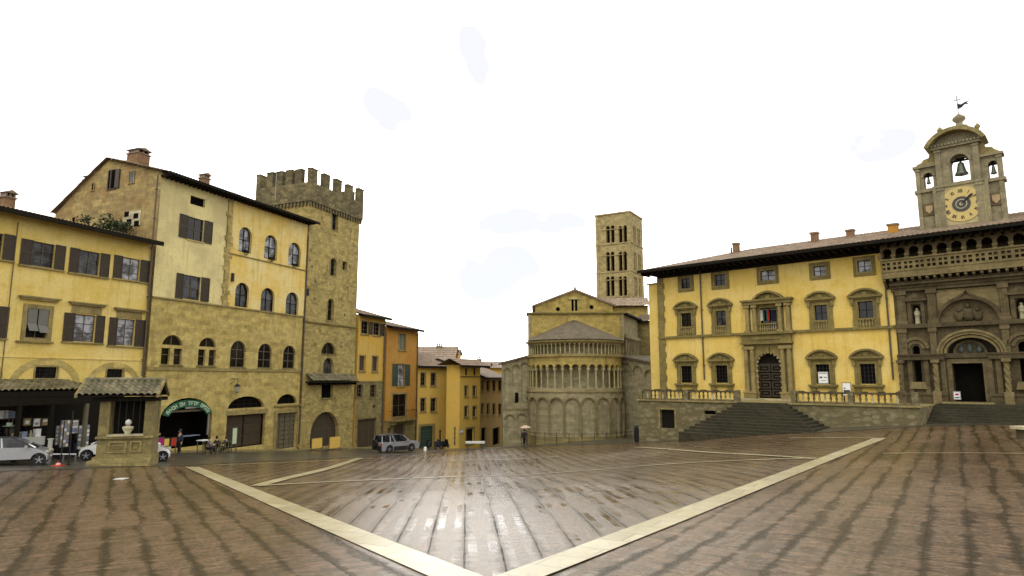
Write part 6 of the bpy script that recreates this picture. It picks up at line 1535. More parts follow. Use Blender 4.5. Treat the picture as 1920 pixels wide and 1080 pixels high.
m = MB(PF); m.ring(*[[(dh[0][0]-.16*k, dh[0][1]), (dh[0][0]-.16*k, dh[2][1]+.16*k), (dh[1][0]+.16*k, dh[2][1]+.16*k), (dh[1][0]+.16*k, dh[0][1])] for k in (1, 0)], TY-.04, TY+.02); m.build('door_surround', 'stone_low', tr)
m = MB(PF); m.box(t0-.1, t1+.1, TY-.14, TY+.5, zP, zP+.12); m.box(t0, t1, TY+.5, -.01, zP, zP+.04); m.build('coping', 'stone_low', tr)
# pyramid of steps
sL, sR = PF.hit(1386, 760, TY)[0], PF.hit(1478, 760, TY)[0]
cst = PF.p((sL+sR)/2, TY-4, 0); zg_ = gzf(cst.x, cst.y)
ns_ = 12; hs_ = (zP+.1-(zg_-.1))/ns_; run = .42
bl, br_ = PF.hit(1272, 812, TY-ns_*run)[0], PF.hit(1546, 806, TY-ns_*run)[0]
st = thing('staircase', 'wide dark wet flight of stone steps fanning down from the terrace to the square', 'staircase', (cst.x, cst.y, zg_), math.atan2(PF.u.y, PF.u.x))
for k in range(ns_):
    m = MB(PF); f0, f1 = k/(ns_-1), (k+1)/ns_; z = zP+.1-(k+1)*hs_
    m.box(sL+(bl-sL)*f0, sR+(br_-sR)*f0, TY-(k+1)*run, TY-.142-(0.0 if k == 0 else k*.004), zg_-2.5-k*.01, z+hs_-.012)
    stp = m.build('step', 'stone_step', st)
# flight below the clock palace
e0, e1 = t1+.11, Sf1-.1
c = PF.p((e0+e1)/2, -5, 0); zg2 = gzf(c.x, c.y)
s2 = thing('lower_steps', 'low dark steps running along the foot of the clock palace at the right', 'steps', (c.x, c.y, zg2), math.atan2(PF.u.y, PF.u.x))
n2 = 7; h2 = (zF-(zg2-.1))/n2
m = MB(PF); m.box(e0, e1, -3.0, -.62, zF-4, zF); m.build('landing', 'stone_step', s2)
m = MB(PF); m.box(Se-.05, e0-.12, TY+.5, -.62, zP+.045, zP+.1) if False else None
for k in range(n2):
    m = MB(PF); m.box(e0+.0, e1, -3.0-(k+1)*.5, -3.0-k*.5-.002, zF-4-k*.01, zF-(k+1)*h2+.0); m.build('step', 'stone_step', s2)
m = MB(PF); m.box(d0-.6, d1+.6, -1.6, -.62, zF, zF+.12); m.build('threshold', 'stone_low', s2)
def balustrade(label, a0, a1, y, z, pier_px=(), left_end=True):
    c = PF.p((a0+a1)/2, y, z); o = thing('balustrade', label, 'balustrade', tuple(c), math.atan2(PF.u.y, PF.u.x), 'terrace balustrades')
    m = MB(PF); m.box(a0, a1, y-.16, y+.16, z, z+.1); m.build('base_rail', 'stone_carved_mid', o)
    m = MB(PF); m.box(a0, a1, y-.18, y+.18, z+.72, z+.86); m.build('top_rail', 'stone_carved', o)
    for a in (a0+.15, (a0+a1)/2, a1-.15):
        m = MB(PF); m.box(a-.19, a+.19, y-.2, y+.2, z+.0, z+.92); m.build('pier', 'stone_rubble', o)
    n = int((a1-a0)/.40)
    q0 = None
    for i in range(n):
        a = a0+.42+(a1-a0-.84)*i/(n-1)
        if abs(a-(a0+a1)/2) < .25: continue
        p = PF.p(a, y, 0); m = MB(); m.lathe(p.x, p.y, [(.07, z+.1), (.075, z+.16), (.05, z+.2), (.105, z+.36), (.045, z+.58), (.08, z+.66), (.08, z+.72)], 8)
        m.build('baluster', ('stone_low', 'stone_pale', 'stone_carved_mid', 'stone_carved_mid')[i % 4], o, True)
    for i in range(int((a1-a0)/1.1)):
        a = a0+.7+i*1.1; m = MB(PF); m.box(a-.2, a+.2, y-.2, y+.2, z+.86, z+.93); m.build('rail_block', 'stone_carved', o)
balustrade('weathered stone balustrade on the terrace left of the wide steps', t0+.1, PF.hit(1385, 755, TY)[0], TY+.2, zP+.12)
balustrade('weathered stone balustrade on the terrace right of the wide steps', PF.hit(1484, 755, TY)[0], t1-.1, TY+.2, zP+.121)
# pavement strip along the row
def kerb_strip():
    V, Fc = [], []; a0, a1 = ROW.hit(268, 700)[0], ROW.hit(783, 700)[0]; n = 50
    for i in range(n+1):
        a = a0+(a1-a0)*i/n
        for y, dz in ((.3, .16), (-1.0, .14), (-1.0, -.2)): p = ROW.p(a, y, 0); V.append((p.x, p.y, gzf(p.x, p.y)+dz))
    for i in range(n):
        b_ = i*3; Fc += [(b_, b_+3, b_+4, b_+1), (b_+1, b_+4, b_+5, b_+2)]
    me = bpy.data.meshes.new('pavement'); me.from_pydata(V, [], Fc); me.materials.append(M['stone_low']); o = bpy.data.objects.new('pavement', me); COL.objects.link(o); o['kind'] = 'structure'
kerb_strip()

# ================================================================ KIOSK AND CANOPY
ang = R(17.5); kp = at(184, 800, 36.0)
KF = Frame((kp.x, kp.y), (math.cos(ang), math.sin(ang)))
kw = KF.hit(287, 800)[0]; kd = 1.7; kg = gzf(kp.x, kp.y)
kz1 = KF.hit(230, 752)[1]; kz0 = KF.hit(230, 866)[1]
KO = thing('stone_kiosk', 'small stone well house with a mossy tiled gable roof, standing on the square', 'kiosk', (kp.x, kp.y, kz0), ang)
def kb(nm, mat, *bx):
    m = MB(KF)
    for b_ in bx: m.box(*b_)
    return m.build(nm, mat, KO)
zsill = KF.hit(230, 822)[1]; zo1, zo0 = KF.hit(238, 757)[1], KF.hit(238, 816)[1]
w0, w1 = KF.hit(205, 790)[0], KF.hit(270, 790)[0]
kb('plinth', 'stone_low', (-.3, kw+.04, -.45, kd+.2, kz0-1.2, kz0+.12), (-.12, kw+.06, -.2, kd+.1, kz0+.12, kz0+.3))
kb('base_wall', 'stone_kiosk', (0, kw, 0, kd, kz0+.3, zsill)); kb('ledge', 'stone_low', (-.08, kw+.08, -.12, kd+.05, zsill, zsill+.12))
kb('pillar', 'stone_kiosk', (0, w0, .02, .5, zsill+.12, kz1)); kb('pillar', 'stone_kiosk', (w1, kw, .02, .5, zsill+.12, kz1)); kb('pillar', 'stone_kiosk', (0, .45, kd-.5, kd-.02, zsill+.12, kz1)); kb('pillar', 'stone_kiosk', (kw-.45, kw, kd-.5, kd-.02, zsill+.12, kz1))
kb('side_wall', 'stone_kiosk', (kw-.3, kw-.03, .5, kd-.5, zsill+.12, kz1)); kb('back_screen', 'wood_dark', (w0, w1, .9, .95, zsill+.12, kz1))
kb('sill', 'stone_pale', (w0-.05, w1+.05, -.2, .5, zsill+.122, zsill+.22)); 
for q0, q1 in ((w0+.05, (w0+w1)/2+.1), ((w0+w1)/2+.25, w1-.02)):
    m = MB(KF); m.ring(*[[(q0+i, kz0+.5+i), (q1-i, kz0+.5+i), (q1-i, zsill-.15-i), (q0+i, zsill-.15-i), (q0+i, kz0+.5+i)] for i in (0, .09)], -.06, .01); m.ring(*[[(q0+i, kz0+.5+i), (q1-i, kz0+.5+i), (q1-i, zsill-.15-i), (q0+i, zsill-.15-i), (q0+i, kz0+.5+i)] for i in (.22, .28)], -.05, .01); m.build('carved_panel', 'stone_low', KO)
kb('beam', 'wood_dark', (-.3, kw+.3, -.25, .2, kz1, kz1+.2), (-.3, kw+.3, kd-.2, kd+.2, kz1, kz1+.2), (-.1, kw+.1, .2, kd-.2, kz1+.05, kz1+.12))
for k in range(4): kb('window_bar', 'metal_dark', (w0+(w1-w0)*(k+1)/5-.02, w0+(w1-w0)*(k+1)/5+.02, .5, .54, zsill+.12, kz1))
rs0, rs1 = KF.hit(142, 738, -.6)[0], KF.hit(297, 740, -.6)[0]
ze_, zr_ = KF.hit(220, 742, -.6)[1], KF.hit(230, 714, kd/2)[1]
m = MB(KF); roof(m, KF, rs0, rs1, -.65, ze_, kd/2, zr_, .33, 5, .11); roof(m, KF, rs0, rs1, kd+.65, ze_, kd/2, zr_, .33, 5, .11); rf_ = m.build('roof', 'roof_tile_mossy', KO)
m = MB(KF)
for q in (rs0+.02, rs1-.02):
    for ye in (-.65, kd+.65):
        ids = [m.P(q-.07, ye, ze_-.1), m.P(q+.07, ye, ze_-.1), m.P(q+.07, kd/2, zr_-.06), m.P(q-.07, kd/2, zr_-.06), m.P(q-.07, ye, ze_+.09), m.P(q+.07, ye, ze_+.09), m.P(q+.07, kd/2, zr_+.13), m.P(q-.07, kd/2, zr_+.13)]
        m.F += [(ids[0],ids[1],ids[2],ids[3]), (ids[4],ids[5],ids[6],ids[7]), (ids[0],ids[3],ids[7],ids[4]), (ids[1],ids[2],ids[6],ids[5]), (ids[0],ids[1],ids[5],ids[4])]
m.build('bargeboard', 'stone_kiosk', rf_)
m = MB(KF); m.quad((rs0, -.6, ze_-.03), (rs1, -.6, ze_-.03), (rs1, kd/2, zr_-.04), (rs0, kd/2, zr_-.04)); m.quad((rs0, kd+.6, ze_-.03), (rs1, kd+.6, ze_-.03), (rs1, kd/2, zr_-.04), (rs0, kd/2, zr_-.04))
for q in (kw-.05,): m.F.append((m.P(q, -.4, ze_-.05), m.P(q, kd+.4, ze_-.05), m.P(q, kd/2, zr_-.1)))
m.build('boarding', 'wood_dark', rf_)
m = MB(KF); m.ftube([(rs0, kd/2, zr_+.08), (rs1, kd/2, zr_+.08)], .11, 8); m.build('ridge_tiles', 'roof_tile_mossy', rf_)
a, z = KF.hit(238, 818, -.03); c = KF.p(a, .05, zsill+.22)
o = thing('urn', 'pale stone urn with a round white top on the ledge of the stone kiosk', 'urn', tuple(c))
zz = c.z; m = MB(); m.lathe(c.x, c.y, [(0, zz), (.2, zz), (.14, zz+.06), (.27, zz+.3), (.29, zz+.4), (.12, zz+.46), (0, zz+.46)], 12); m.build('vase', 'stone_pale', o, True)
m = MB(); m.lathe(c.x, c.y, [(0, zz+.46), (.08, zz+.48), (.16, zz+.6), (.15, zz+.72), (.06, zz+.8), (0, zz+.82)], 10); m.build('round_top', 'paint_white_dull', o, True)

# canopy on the shuttered house
CY = -3.0
ca0, ca1 = ROW.hit(-90, 722, CY)[0], ROW.hit(182, 722, CY)[0]
zc0, zc1_ = ROW.hit(80, 733, CY)[1], ROW.hit(80, 713, 0)[1]
c = ROW.p(ca1-6, CY, 0); CO = thing('shop_canopy', 'long mossy tiled canopy on posts along the foot of the shuttered yellow house', 'canopy', (c.x, c.y, gzf(c.x, c.y)), math.atan2(ROW.u.y, ROW.u.x))
m = MB(ROW); roof(m, ROW, ca0, ca1, CY-.1, zc0, -.02, zc1_, .33, 7, .10); r = m.build('roof', 'roof_tile_mossy', CO)
m = MB(ROW); m.box(ca0, ca1, CY, CY+.2, zc0-.32, zc0-.02)
for i in range(int((ca1-ca0)/.8)): a = ca0+.4+i*.8; m.box(a-.06, a+.06, CY+.2, -.02, zc0-.18, zc0-.04)
m.quad((ca0, CY, zc0-.02), (ca1, CY, zc0-.02), (ca1, 0, zc1_-.03), (ca0, 0, zc1_-.03)); m.build('rafters', 'wood_dark', CO)
m = MB(ROW); m.box(ca0, ca1, CY+.03, CY+.08, zc0-.8, zc0-.33); m.build('hanging_boards', 'wood_dark', CO)
for px in (-30, 36, 97, 162):
    a = ROW.hit(px, 800, CY)[0]; p = ROW.p(a, CY+.15, 0); m = MB(ROW); m.box(a-.1, a+.1, CY+.05, CY+.25, gzf(p.x, p.y)-.2, zc0-.32); m.build('post', 'wood_grey' if px == 162 else 'wood_dark', CO)
m = MB(ROW); p = ROW.p((ca0+ca1)/2, 0, 0); m.box(ca0, ca1+4.0, -.2, -.03, gzf(p.x, p.y)-2, zc1_-.15); sf = m.build('shop_front_shade', 'wood_dark', CO)  # shop front boards kept near black to deepen the canopy shade
for i in range(7):
    a = ca0+1+i*2.6
    if a+1.8 > ca1-.6: break
    m = MB(ROW); m.box(a, a+1.8, -.23, -.2, gzf(p.x, p.y)+.8, zc0-.5); m.build('shop_window', 'glass_dark', sf)

# ================================================================ THINGS ON THE SQUARE
def gp_(px, py): g_ = ground_hit(px, py); return g_
def layers(m, prof, ls):
    rows = []
    for y, sc, cz2 in ls:
        cx = sum(p[0] for p in prof)/len(prof); rows.append([m.raw((cx+(x-cx)*sc, y, cz2+(z-cz2)*sc)) for x, z in prof])
    n = len(prof)
    for A, B in zip(rows, rows[1:]):
        for k in range(n): j = (k+1) % n; m.F.append((A[k], A[j], B[j], B[k]))
    r = delaunay_2d_cdt([Vector(p) for p in prof], [(i, (i+1) % n) for i in range(n)], [], 0, 1e-5)
    if len(r[0]) == n:
        for f in r[2]:
            c = (sum(r[0][k].x for k in f)/3, sum(r[0][k].y for k in f)/3)
            if inside(c, prof): m.F.append(tuple(rows[0][k] for k in f)); m.F.append(tuple(rows[-1][k] for k in f))
def car(name, label, loc, yaw, paint, Lc, Wc, prof, glassp, roofp, wx, wr, group=None, spare=False, clad=None):
    o = thing(name, label, 'car', loc, yaw, group); o['_'] = 1; del o['_']
    hw = Wc/2
    lower = []
    for x, z in prof: lower.append((x, z))
    bot = []
    zb = .24
    for w in (wx[1], wx[0]):
        bot += [(w+(wr+.07)*math.cos(t), wr+(wr+.07)*math.sin(t)) for t in lin(-.25, math.pi+.25, 9) if wr+(wr+.07)*math.sin(t) > zb-.001]
    full = clean(prof+[(prof[-1][0]-.05, zb)]+bot+[(prof[0][0]+.05, zb)])
    m = MB(); layers(m, full, [(-hw, .97, .6), (-hw+.05, .99, .6), (-hw+.16, 1, .6), (hw-.16, 1, .6), (hw-.05, .99, .6), (hw, .97, .6)]); bd = m.build('body', paint, o, False, True)
    m = MB(); gz0 = min(p[1] for p in glassp); gh = max(p[1] for p in glassp)-gz0; rows = []
    for sgn in (-1, 1): rows.append([m.raw((x, sgn*(hw-.07-.2*(z-gz0)/gh), z)) for x, z in glassp])
    n = len(glassp)
    for k in range(n): j = (k+1) % n; m.F.append((rows[0][k], rows[0][j], rows[1][j], rows[1][k]))
    m.F.append(tuple(rows[0])); m.F.append(tuple(rows[1])); m.build('windows', 'glass_car', o, False, True)
    # roof skin and pillars standing just proud of the glass
    m = MB()
    top = [p for p in roofp]
    for sgn in (1,):
        A = [m.raw((x, -(hw-.23), z+.03)) for x, z in top]; B = [m.raw((x, hw-.23, z+.03)) for x, z in top]; A2 = [m.raw((x, -(hw-.25), z-.03)) for x, z in top]; B2 = [m.raw((x, hw-.25, z-.03)) for x, z in top]
        for k in range(len(top)-1): m.F += [(A[k], A[k+1], B[k+1], B[k]), (A[k], A[k+1], A2[k+1], A2[k]), (B[k], B[k+1], B2[k+1], B2[k])]
    m.build('roof', paint, o, True, True)
    m = MB()
    bx = [p for p in glassp if p[1] < gz0+.12]; tx = top
    prs = [((min(p[0] for p in bx), gz0), tx[0]), ((max(p[0] for p in bx), gz0), tx[-1]), (((min(p[0] for p in bx)+max(p[0] for p in bx))/2-.1, gz0), ((tx[0][0]+tx[-1][0])/2-.12, tx[len(tx)//2][1]))]
    if spare: prs.append(((min(p[0] for p in bx)+.9, gz0), (tx[0][0]+.85, tx[0][1])))
    for (xa, za), (xb, zb2) in prs:
        for sgn in (-1, 1): m.tube([(xa, sgn*(hw-.06), za), ((xa+xb)/2, sgn*(hw-.14), (za+zb2)/2), (xb, sgn*(hw-.225), zb2)], [.06, .05, .04], 6)
    m.build('pillars', paint, o, False, True)
    def disc(mm, x, y0, y1, r, n=20): 
        ids = [[mm.raw((x+r*math.cos(2*math.pi*k/n), y, wr+r*math.sin(2*math.pi*k/n))) for k in range(n)] for y in (y0, y1)]
        mm.F.append(tuple(ids[0])); mm.F.append(tuple(ids[1]))
        for k in range(n): j = (k+1) % n; mm.F.append((ids[0][k], ids[0][j], ids[1][j], ids[1][k]))
    for x in wx:
        for sgn in (-1, 1):
            y1, y0 = sgn*(hw-.01), sgn*(hw-.22); m = MB(); disc(m, x, y0, y1, wr); w = m.build('wheel', 'rubber', o, False, True)
            m = MB(); disc(m, x, y1, y1+sgn*.008, wr*.66); m.build('hubcap', 'metal_dark', w, False, True); m = MB()
            for k in range(5):
                t = 2*math.pi*k/5+.3; c_, s__ = math.cos(t), math.sin(t); q = []
                for yy in (y1+sgn*.008, y1+sgn*.03):
                    for u_, v_ in ((.1, -.055), (.64, -.035), (.64, .035), (.1, .055)): q.append(m.raw((x+wr*(u_*c_-v_*1.6*s__), yy, wr+wr*(u_*s__+v_*1.6*c_))))
                m.F += [(q[4],q[5],q[6],q[7]), (q[0],q[1],q[5],q[4]), (q[1],q[2],q[6],q[5]), (q[2],q[3],q[7],q[6]), (q[3],q[0],q[4],q[7])]
            disc(m, x, y1+sgn*.01, y1+sgn*.035, wr*.16, 10); m.build('rim', 'alloy', w, False, True)
    for sgn in (-1, 1):
        m = MB(); x = Lc-.12; m.lathe(x, sgn*(hw-.32), [(0, .58), (.13, .6), (.15, .68), (.1, .76), (0, .78)], 10, 1, 1.3); m.build('headlight', 'lamp_glass', o, True, True)
        m = MB(); m.box(-.01, .07, sgn*(hw-.12)-.1, sgn*(hw-.12)+.1, .68, .95); m.build('tail_light', 'cloth_red', o, False, True)
        m = MB(); mx = max(p[0] for p in bx)-.45; m.box(mx, mx+.12, min(sgn*hw, sgn*(hw+.2)), max(sgn*hw, sgn*(hw+.2)), gz0+.02, gz0+.15); m.build('wing_mirror', paint, o, False, True)
        m = MB(); mx = (min(p[0] for p in bx)+max(p[0] for p in bx))/2; yy = sgn*(hw+.002)
        for hx in (mx-.35, mx+.75): m.box(hx, hx+.16, min(yy, yy+sgn*.03), max(yy, yy+sgn*.03), gz0-.13, gz0-.1)
        m.build('door_handles', clad or paint, o, False, True)
    m = MB(); m.box(Lc-.06, Lc+.0, -.26, .26, .38, .48); m.build('number_plate', 'paint_white', o, False, True)
    if clad:
        m = MB(); m.box(wx[0]+wr+.12, wx[1]-wr-.12, -hw-.02, hw+.02, .22, .6); m.box(-.06, .12, -hw+.06, hw-.06, .3, .7); m.box(Lc-.1, Lc+.06, -hw+.06, hw-.06, .28, .62); m.build('cladding', clad, o, False, True)
    if spare:
        m = MB(); n = 18; ids = [[m.raw((xx, .1+.34*math.cos(2*math.pi*k/n), .92+.34*math.sin(2*math.pi*k/n))) for k in range(n)] for xx in (-.26, -.02)]
        m.F += [tuple(ids[0]), tuple(ids[1])]
        for k in range(n): j = (k+1) % n; m.F.append((ids[0][k], ids[0][j], ids[1][j], ids[1][k]))
        m.build('spare_wheel', 'rubber', o, False, True)
    return o
def place(px, py, yaw, lx, ly):
    """world location so that local point (lx,ly) stands on the ground seen at px,py"""
    g_ = gp_(px, py); c, s__ = math.cos(yaw), math.sin(yaw); x, y = g_.x-(lx*c-ly*s__), g_.y-(lx*s__+ly*c); return (x, y, g_.z)
hprof = [(0.0, .45), (.02, .8), (.12, .98), (.5, 1.0), (2.5, .97), (2.95, .87), (3.28, .72), (3.42, .52), (3.42, .3)]
hglass = [(.14, .98), (2.82, .93), (2.5, 1.1), (2.1, 1.3), (1.6, 1.45), (1.0, 1.47), (.5, 1.38), (.24, 1.15)]
hroof = [(.3, 1.2), (.5, 1.38), (1.0, 1.47), (1.6, 1.45), (2.1, 1.3), (2.5, 1.1)]
yw = R(27); car('parked_car', 'small silver hatchback parked nose to the right at the left edge', place(72, 873, yw, 3.02, -.8), yw, 'car_silver', 3.43, 1.62, hprof, hglass, hroof, (.62, 3.02), .3, 'parked cars')
def park(px, Y, yaw, lx, ly):
    p = at(px, 800, Y); c, s__ = math.cos(yaw), math.sin(yaw); x, y = p.x-(lx*c-ly*s__), p.y-(lx*s__+ly*c); return (x, y, gzf(p.x, p.y))
yw = R(28); car('parked_car', 'small white hatchback half hidden behind the stone kiosk with its nose showing', park(306, 39.8, yw, 2.92, -.8), yw, 'car_white', 3.43, 1.62, hprof, hglass, hroof, (.62, 3.02), .3, 'parked cars')
yw = R(200); car('parked_car', 'white car seen in the gap between the silver hatchback and the stone kiosk', park(150, 38.5, yw, 3.5, .6), yw, 'car_white', 3.43, 1.62, hprof, hglass, hroof, (.62, 3.02), .3, 'parked cars')
sprof = [(0, .45), (.0, .95), (.06, 1.06), (3.1, 1.02), (4.05, .95), (4.25, .8), (4.3, .5), (4.25, .4)]
sglass = [(.06, 1.05), (3.15, 1.02), (2.95, 1.1), (2.45, 1.58), (2.2, 1.66), (.3, 1.68), (.14, 1.6)]
sroof = [(.14, 1.6), (.3, 1.69), (1.2, 1.71), (2.2, 1.67), (2.45, 1.58)]
yw = R(42); car('parked_suv', 'silver and black off road car with a rear spare wheel, parked before the orange house', place(730, 850, yw, .85, -.85), yw, 'car_grey', 4.3, 1.75, sprof, sglass, sroof, (.85, 3.35), .36, 'parked cars', True, 'rubber')

# traffic cone
g_ = gp_(109, 874); o = thing('traffic_cone', 'small orange traffic marker lying on the wet paving in front of the shop canopy', 'traffic cone', tuple(g_))
m = MB(); m.box(g_.x-.24, g_.x+.24, g_.y-.22, g_.y+.22, g_.z+.01, g_.z+.05); m.lathe(g_.x, g_.y, [(.17, g_.z+.05), (.10, g_.z+.13), (.04, g_.z+.22), (0, g_.z+.23)], 12); m.build('cone', 'plastic_orange', o); m = MB(); m.lathe(g_.x, g_.y, [(.125, g_.z+.10), (.10, g_.z+.14)], 12); m.build('white_stripe', 'paint_white', o)
# scrap of paper on paving
for px, py, lb in ((226, 899, 'pale scrap of paper on the brick paving in front of the kiosk'),):
    g_ = gp_(px, py); pk = 2.6 if px == 226 else .6; m = MB(); m.box(g_.x-.09*pk, g_.x+.09*pk, g_.y-.07*pk, g_.y+.07*pk, g_.z+.02, g_.z+.03); m.box(g_.x-.05*pk, g_.x+.11*pk, g_.y-.03*pk, g_.y+.06*pk, g_.z+.031, g_.z+.045); tag(m.build('paper_scrap', 'paint_white_dull'), lb, 'litter')

# shop goods below the canopy
def board(name, label, cat, px0, py0, px1, py1, y, mat, fr=ROW, thick=.06, group=None, prints=()):
    a0, a1, z0, z1 = fr.rc(px0, py0, px1, py1, y); c = fr.p((a0+a1)/2, y, z0); o = thing(name, label, cat, tuple(c), 0, group)
    m = MB(fr); m.box(a0, a1, y, y+thick, z0, z1); m.build('panel', mat, o)
    m = MB(fr); t = .035; m.ring(rectp(a0-t, a1+t, z0-t, z1+t)+[(a0-t, z0-t)], rectp(a0, a1, z0, z1)+[(a0, z0)], y-.02, y+thick); m.build('frame', 'wood_grey', o)
    for u0, v0, u1, v1, mm in prints: m = MB(fr); m.box(a0+(a1-a0)*u0, a0+(a1-a0)*u1, y-.012, y, z0+(z1-z0)*v0, z0+(z1-z0)*v1); m.build('print', mm, o)
    return o
G = 'framed prints hung under the canopy'
board('framed_print', 'ochre framed print hanging under the canopy, leftmost of the row of three', 'framed print', 45, 785, 57, 797, -1.6, 'paper_brown', group=G, prints=((.2, .2, .8, .7, 'paper'),))
board('framed_print', 'pale framed print hanging under the canopy, middle one of the row of three', 'framed print', 63, 785, 75, 799, -1.6, 'paper', group=G, prints=((.2, .15, .8, .5, 'paper_blue'),))
board('framed_print', 'greyish framed print hanging under the canopy, rightmost of the row of three', 'framed print', 79, 785, 90, 797, -1.6, 'paper_brown', group=G, prints=((.15, .5, .85, .85, 'paper'),))
board('display_sheet', 'white printed sheet hanging above the postcard stands left of the kiosk', 'sheet', 133, 788, 146, 812, -2.2, 'paper', prints=((.1, .75, .9, .82, 'cloth_grey'), (.1, .6, .9, .66, 'cloth_grey'), (.1, .1, .9, .4, 'paper_blue')))
def rack(label, px, pyt, pyb, w_, y, mats):
    a, z1 = ROW.hit(px, pyt, y); c = ROW.p(a, y, 0); gg = gzf(c.x, c.y); o = thing('postcard_stand', label, 'postcard stand', (c.x, c.y, gg), 0, 'postcard stands')
    m = MB(); m.lathe(c.x, c.y, [(0, gg), (.25, gg), (.25, gg+.04), (.03, gg+.06), (.025, z1), (0, z1)], 10); m.build('pole', 'metal_dark', o)
    zb = ROW.hit(px, pyb, y)[1]; n = max(3, int((z1-zb)/.22)); m = MB(ROW); m.box(a-w_/2, a+w_/2, y-.04, y+.04, zb, z1); m.build('rack', 'metal_grey', o)
    for mi, mt in enumerate(mats):
        m = MB(ROW); k = 0
        for i in range(n):
            for j in range(3):
                k += 1
                if (k*7+i) % len(mats) == mi: u = a-w_/2+w_*(j+.5)/3; z = zb+(z1-zb)*(i+.5)/n; m.box(u-w_/7, u+w_/7, y-.075, y-.04, z-.075, z+.08)
        m.build('postcards', mt, o)
rack('tall stand of pale postcards under the canopy beside the white hanging sheet', 123, 788, 838, .5, -2.2, ('paper', 'paper_blue', 'paper_brown')); rack('short stand of postcards at the left of the postcard stands', 112, 798, 834, .4, -1.6, ('paper_brown', 'paper')); rack('white postcard stand just left of the kiosk pillar', 158, 797, 842, .65, -2.5, ('paper', 'paper', 'paper_blue'))
def table(name, label, cat, px0, px1, pyt, y, top, cloth=True, fr=ROW, dep=.7, legs='wood_grey', group=None):
    a0, z = fr.hit(px0, pyt, y); a1, _ = fr.hit(px1, pyt, y); c = fr.p((a0+a1)/2, y+dep/2, 0); gg = gzf(c.x, c.y); o = thing(name, label, cat, (c.x, c.y, gg), 0, group)
    m = MB(fr); m.box(a0, a1, y, y+dep, z-.05, z); m.build('top', top, o)
    for q in (a0+.05, a1-.1):
        for yy in (y+.05, y+dep-.1): m = MB(fr); m.box(q, q+.05, yy, yy+.05, gg-.1, z-.05); m.build('leg', legs, o)
    if cloth: m = MB(fr); m.box(a0-.01, a1+.01, y-.012, y, z-.5, z+.005); m.build('cloth', top, o)
    return o, (a0, a1, z)
o, (a0, a1, z) = table('sales_table', 'cream clothed sales table behind the silver hatchback under the canopy', 'table', 30, 84, 822, -2.2, 'paint_white_dull')
def goods(lst, a0, a1, z, y, lab, fr=ROW):
    for i, (u, w_, h, mt, nm, lb) in enumerate(lst):
        a = a0+(a1-a0)*u; c = fr.p(a, y, z); m = MB(fr)
        if nm == 'hat': m.lathe(c.x, c.y, [(0, z), (w_, z), (w_, z+.02), (w_*.5, z+.04), (w_*.45, z+h), (0, z+h)], 10)
        elif nm == 'vase': m.lathe(c.x, c.y, [(0, z), (w_*.5, z), (w_*.8, z+h*.4), (w_*.35, z+h*.8), (w_*.5, z+h), (0, z+h)], 10)
        else: m.box(a-w_, a+w_, y-.12, y+.12, z+.001, z+h); m.box(a-w_-.01, a+w_+.01, y-.13, y+.13, z+h, z+h+.03)
        ob = m.build(nm, mt); tag(ob, lb, nm.replace('_', ' '), 'small goods for sale under the canopy')
goods([(.1, .16, .25, 'paper_brown', 'goods_box', 'brown goods box at the left end of the cream sales table'), (.35, .14, .3, 'paper_blue', 'goods_box', 'bluish goods box on the cream sales table, second from the left'),
       (.6, .12, .36, 'stone_pale', 'vase', 'pale little vase near the middle of the cream sales table'), (.82, .15, .4, 'paper', 'goods_box', 'tall white goods box at the right end of the cream sales table')], a0, a1, z, -1.9, '')
o, (a0, a1, z) = table('wall_shelf', 'dark shelf with pale goods at the far left under the canopy', 'shelf', -30, 28, 787, -1.2, 'wood_shutter', False, dep=.5)
goods([(.62, .3, .42, 'paper', 'goods_box', 'long white goods box on the dark shelf at the far left'), (.8, .22, .4, 'paper_blue', 'goods_box', 'blue grey goods box on the dark shelf next to the long white one'), (.95, .14, .36, 'paper_blue', 'goods_box', 'small blue grey goods box at the right end of the dark shelf')], a0, a1, z, -.95, '')
a, z = ROW.hit(17, 799, -1.4); goods([(0, .3, .2, 'paint_lettering', 'hat', 'pale green sun hat lying behind the silver hatchback roof')], a, a, z, -1.4, '')
# hat stands on a small stool so it does not float
c = ROW.p(a, -1.4, 0); gg = gzf(c.x, c.y); m = MB(); m.lathe(c.x, c.y, [(0, gg), (.3, gg), (.3, gg+.05), (.04, gg+.08), (.04, z-.06), (.25, z-.03), (.25, z), (0, z)], 10); tag(m.build('display_stand', 'wood_dark'), 'dark round display stand that carries the pale green hat', 'display stand')
# white post and low rail
def post(name, label, cat, px, pyt, pyb, w_, mat, mat2=None):
    g_ = gp_(px, pyb); z = at(px, pyt, g_.y).z; o = thing(name, label, cat, tuple(g_))
    m = MB(); m.box(g_.x-w_/2, g_.x+w_/2, g_.y-w_/2, g_.y+w_/2, g_.z-.1, z); m.build('shaft', mat, o); m = MB(); m.box(g_.x-w_*.7, g_.x+w_*.7, g_.y-w_*.7, g_.y+w_*.7, z, z+.06); m.build('cap', mat2 or mat, o); return o
post('gate_post', 'pale square post standing at the nose of the silver hatchback', 'post', 91, 824, 864, .16, 'paint_white_dull')
A_, B_ = gp_(94, 866), gp_(142, 866); o = thing('low_barrier', 'low grey metal rail between the silver hatchback and the kiosk', 'barrier', tuple(A_)); m = MB(); m.tube([(A_.x, A_.y, A_.z+.42), (B_.x, B_.y, B_.z+.42)], .05, 6); m.build('rail', 'metal_grey', o)
for q in (.02, .5, .98): p = A_.lerp(B_, q); m = MB(); m.tube([(p.x, p.y, p.z-.1), (p.x, p.y, p.z+.42)], .04, 6); m.build('support', 'metal_grey', o)
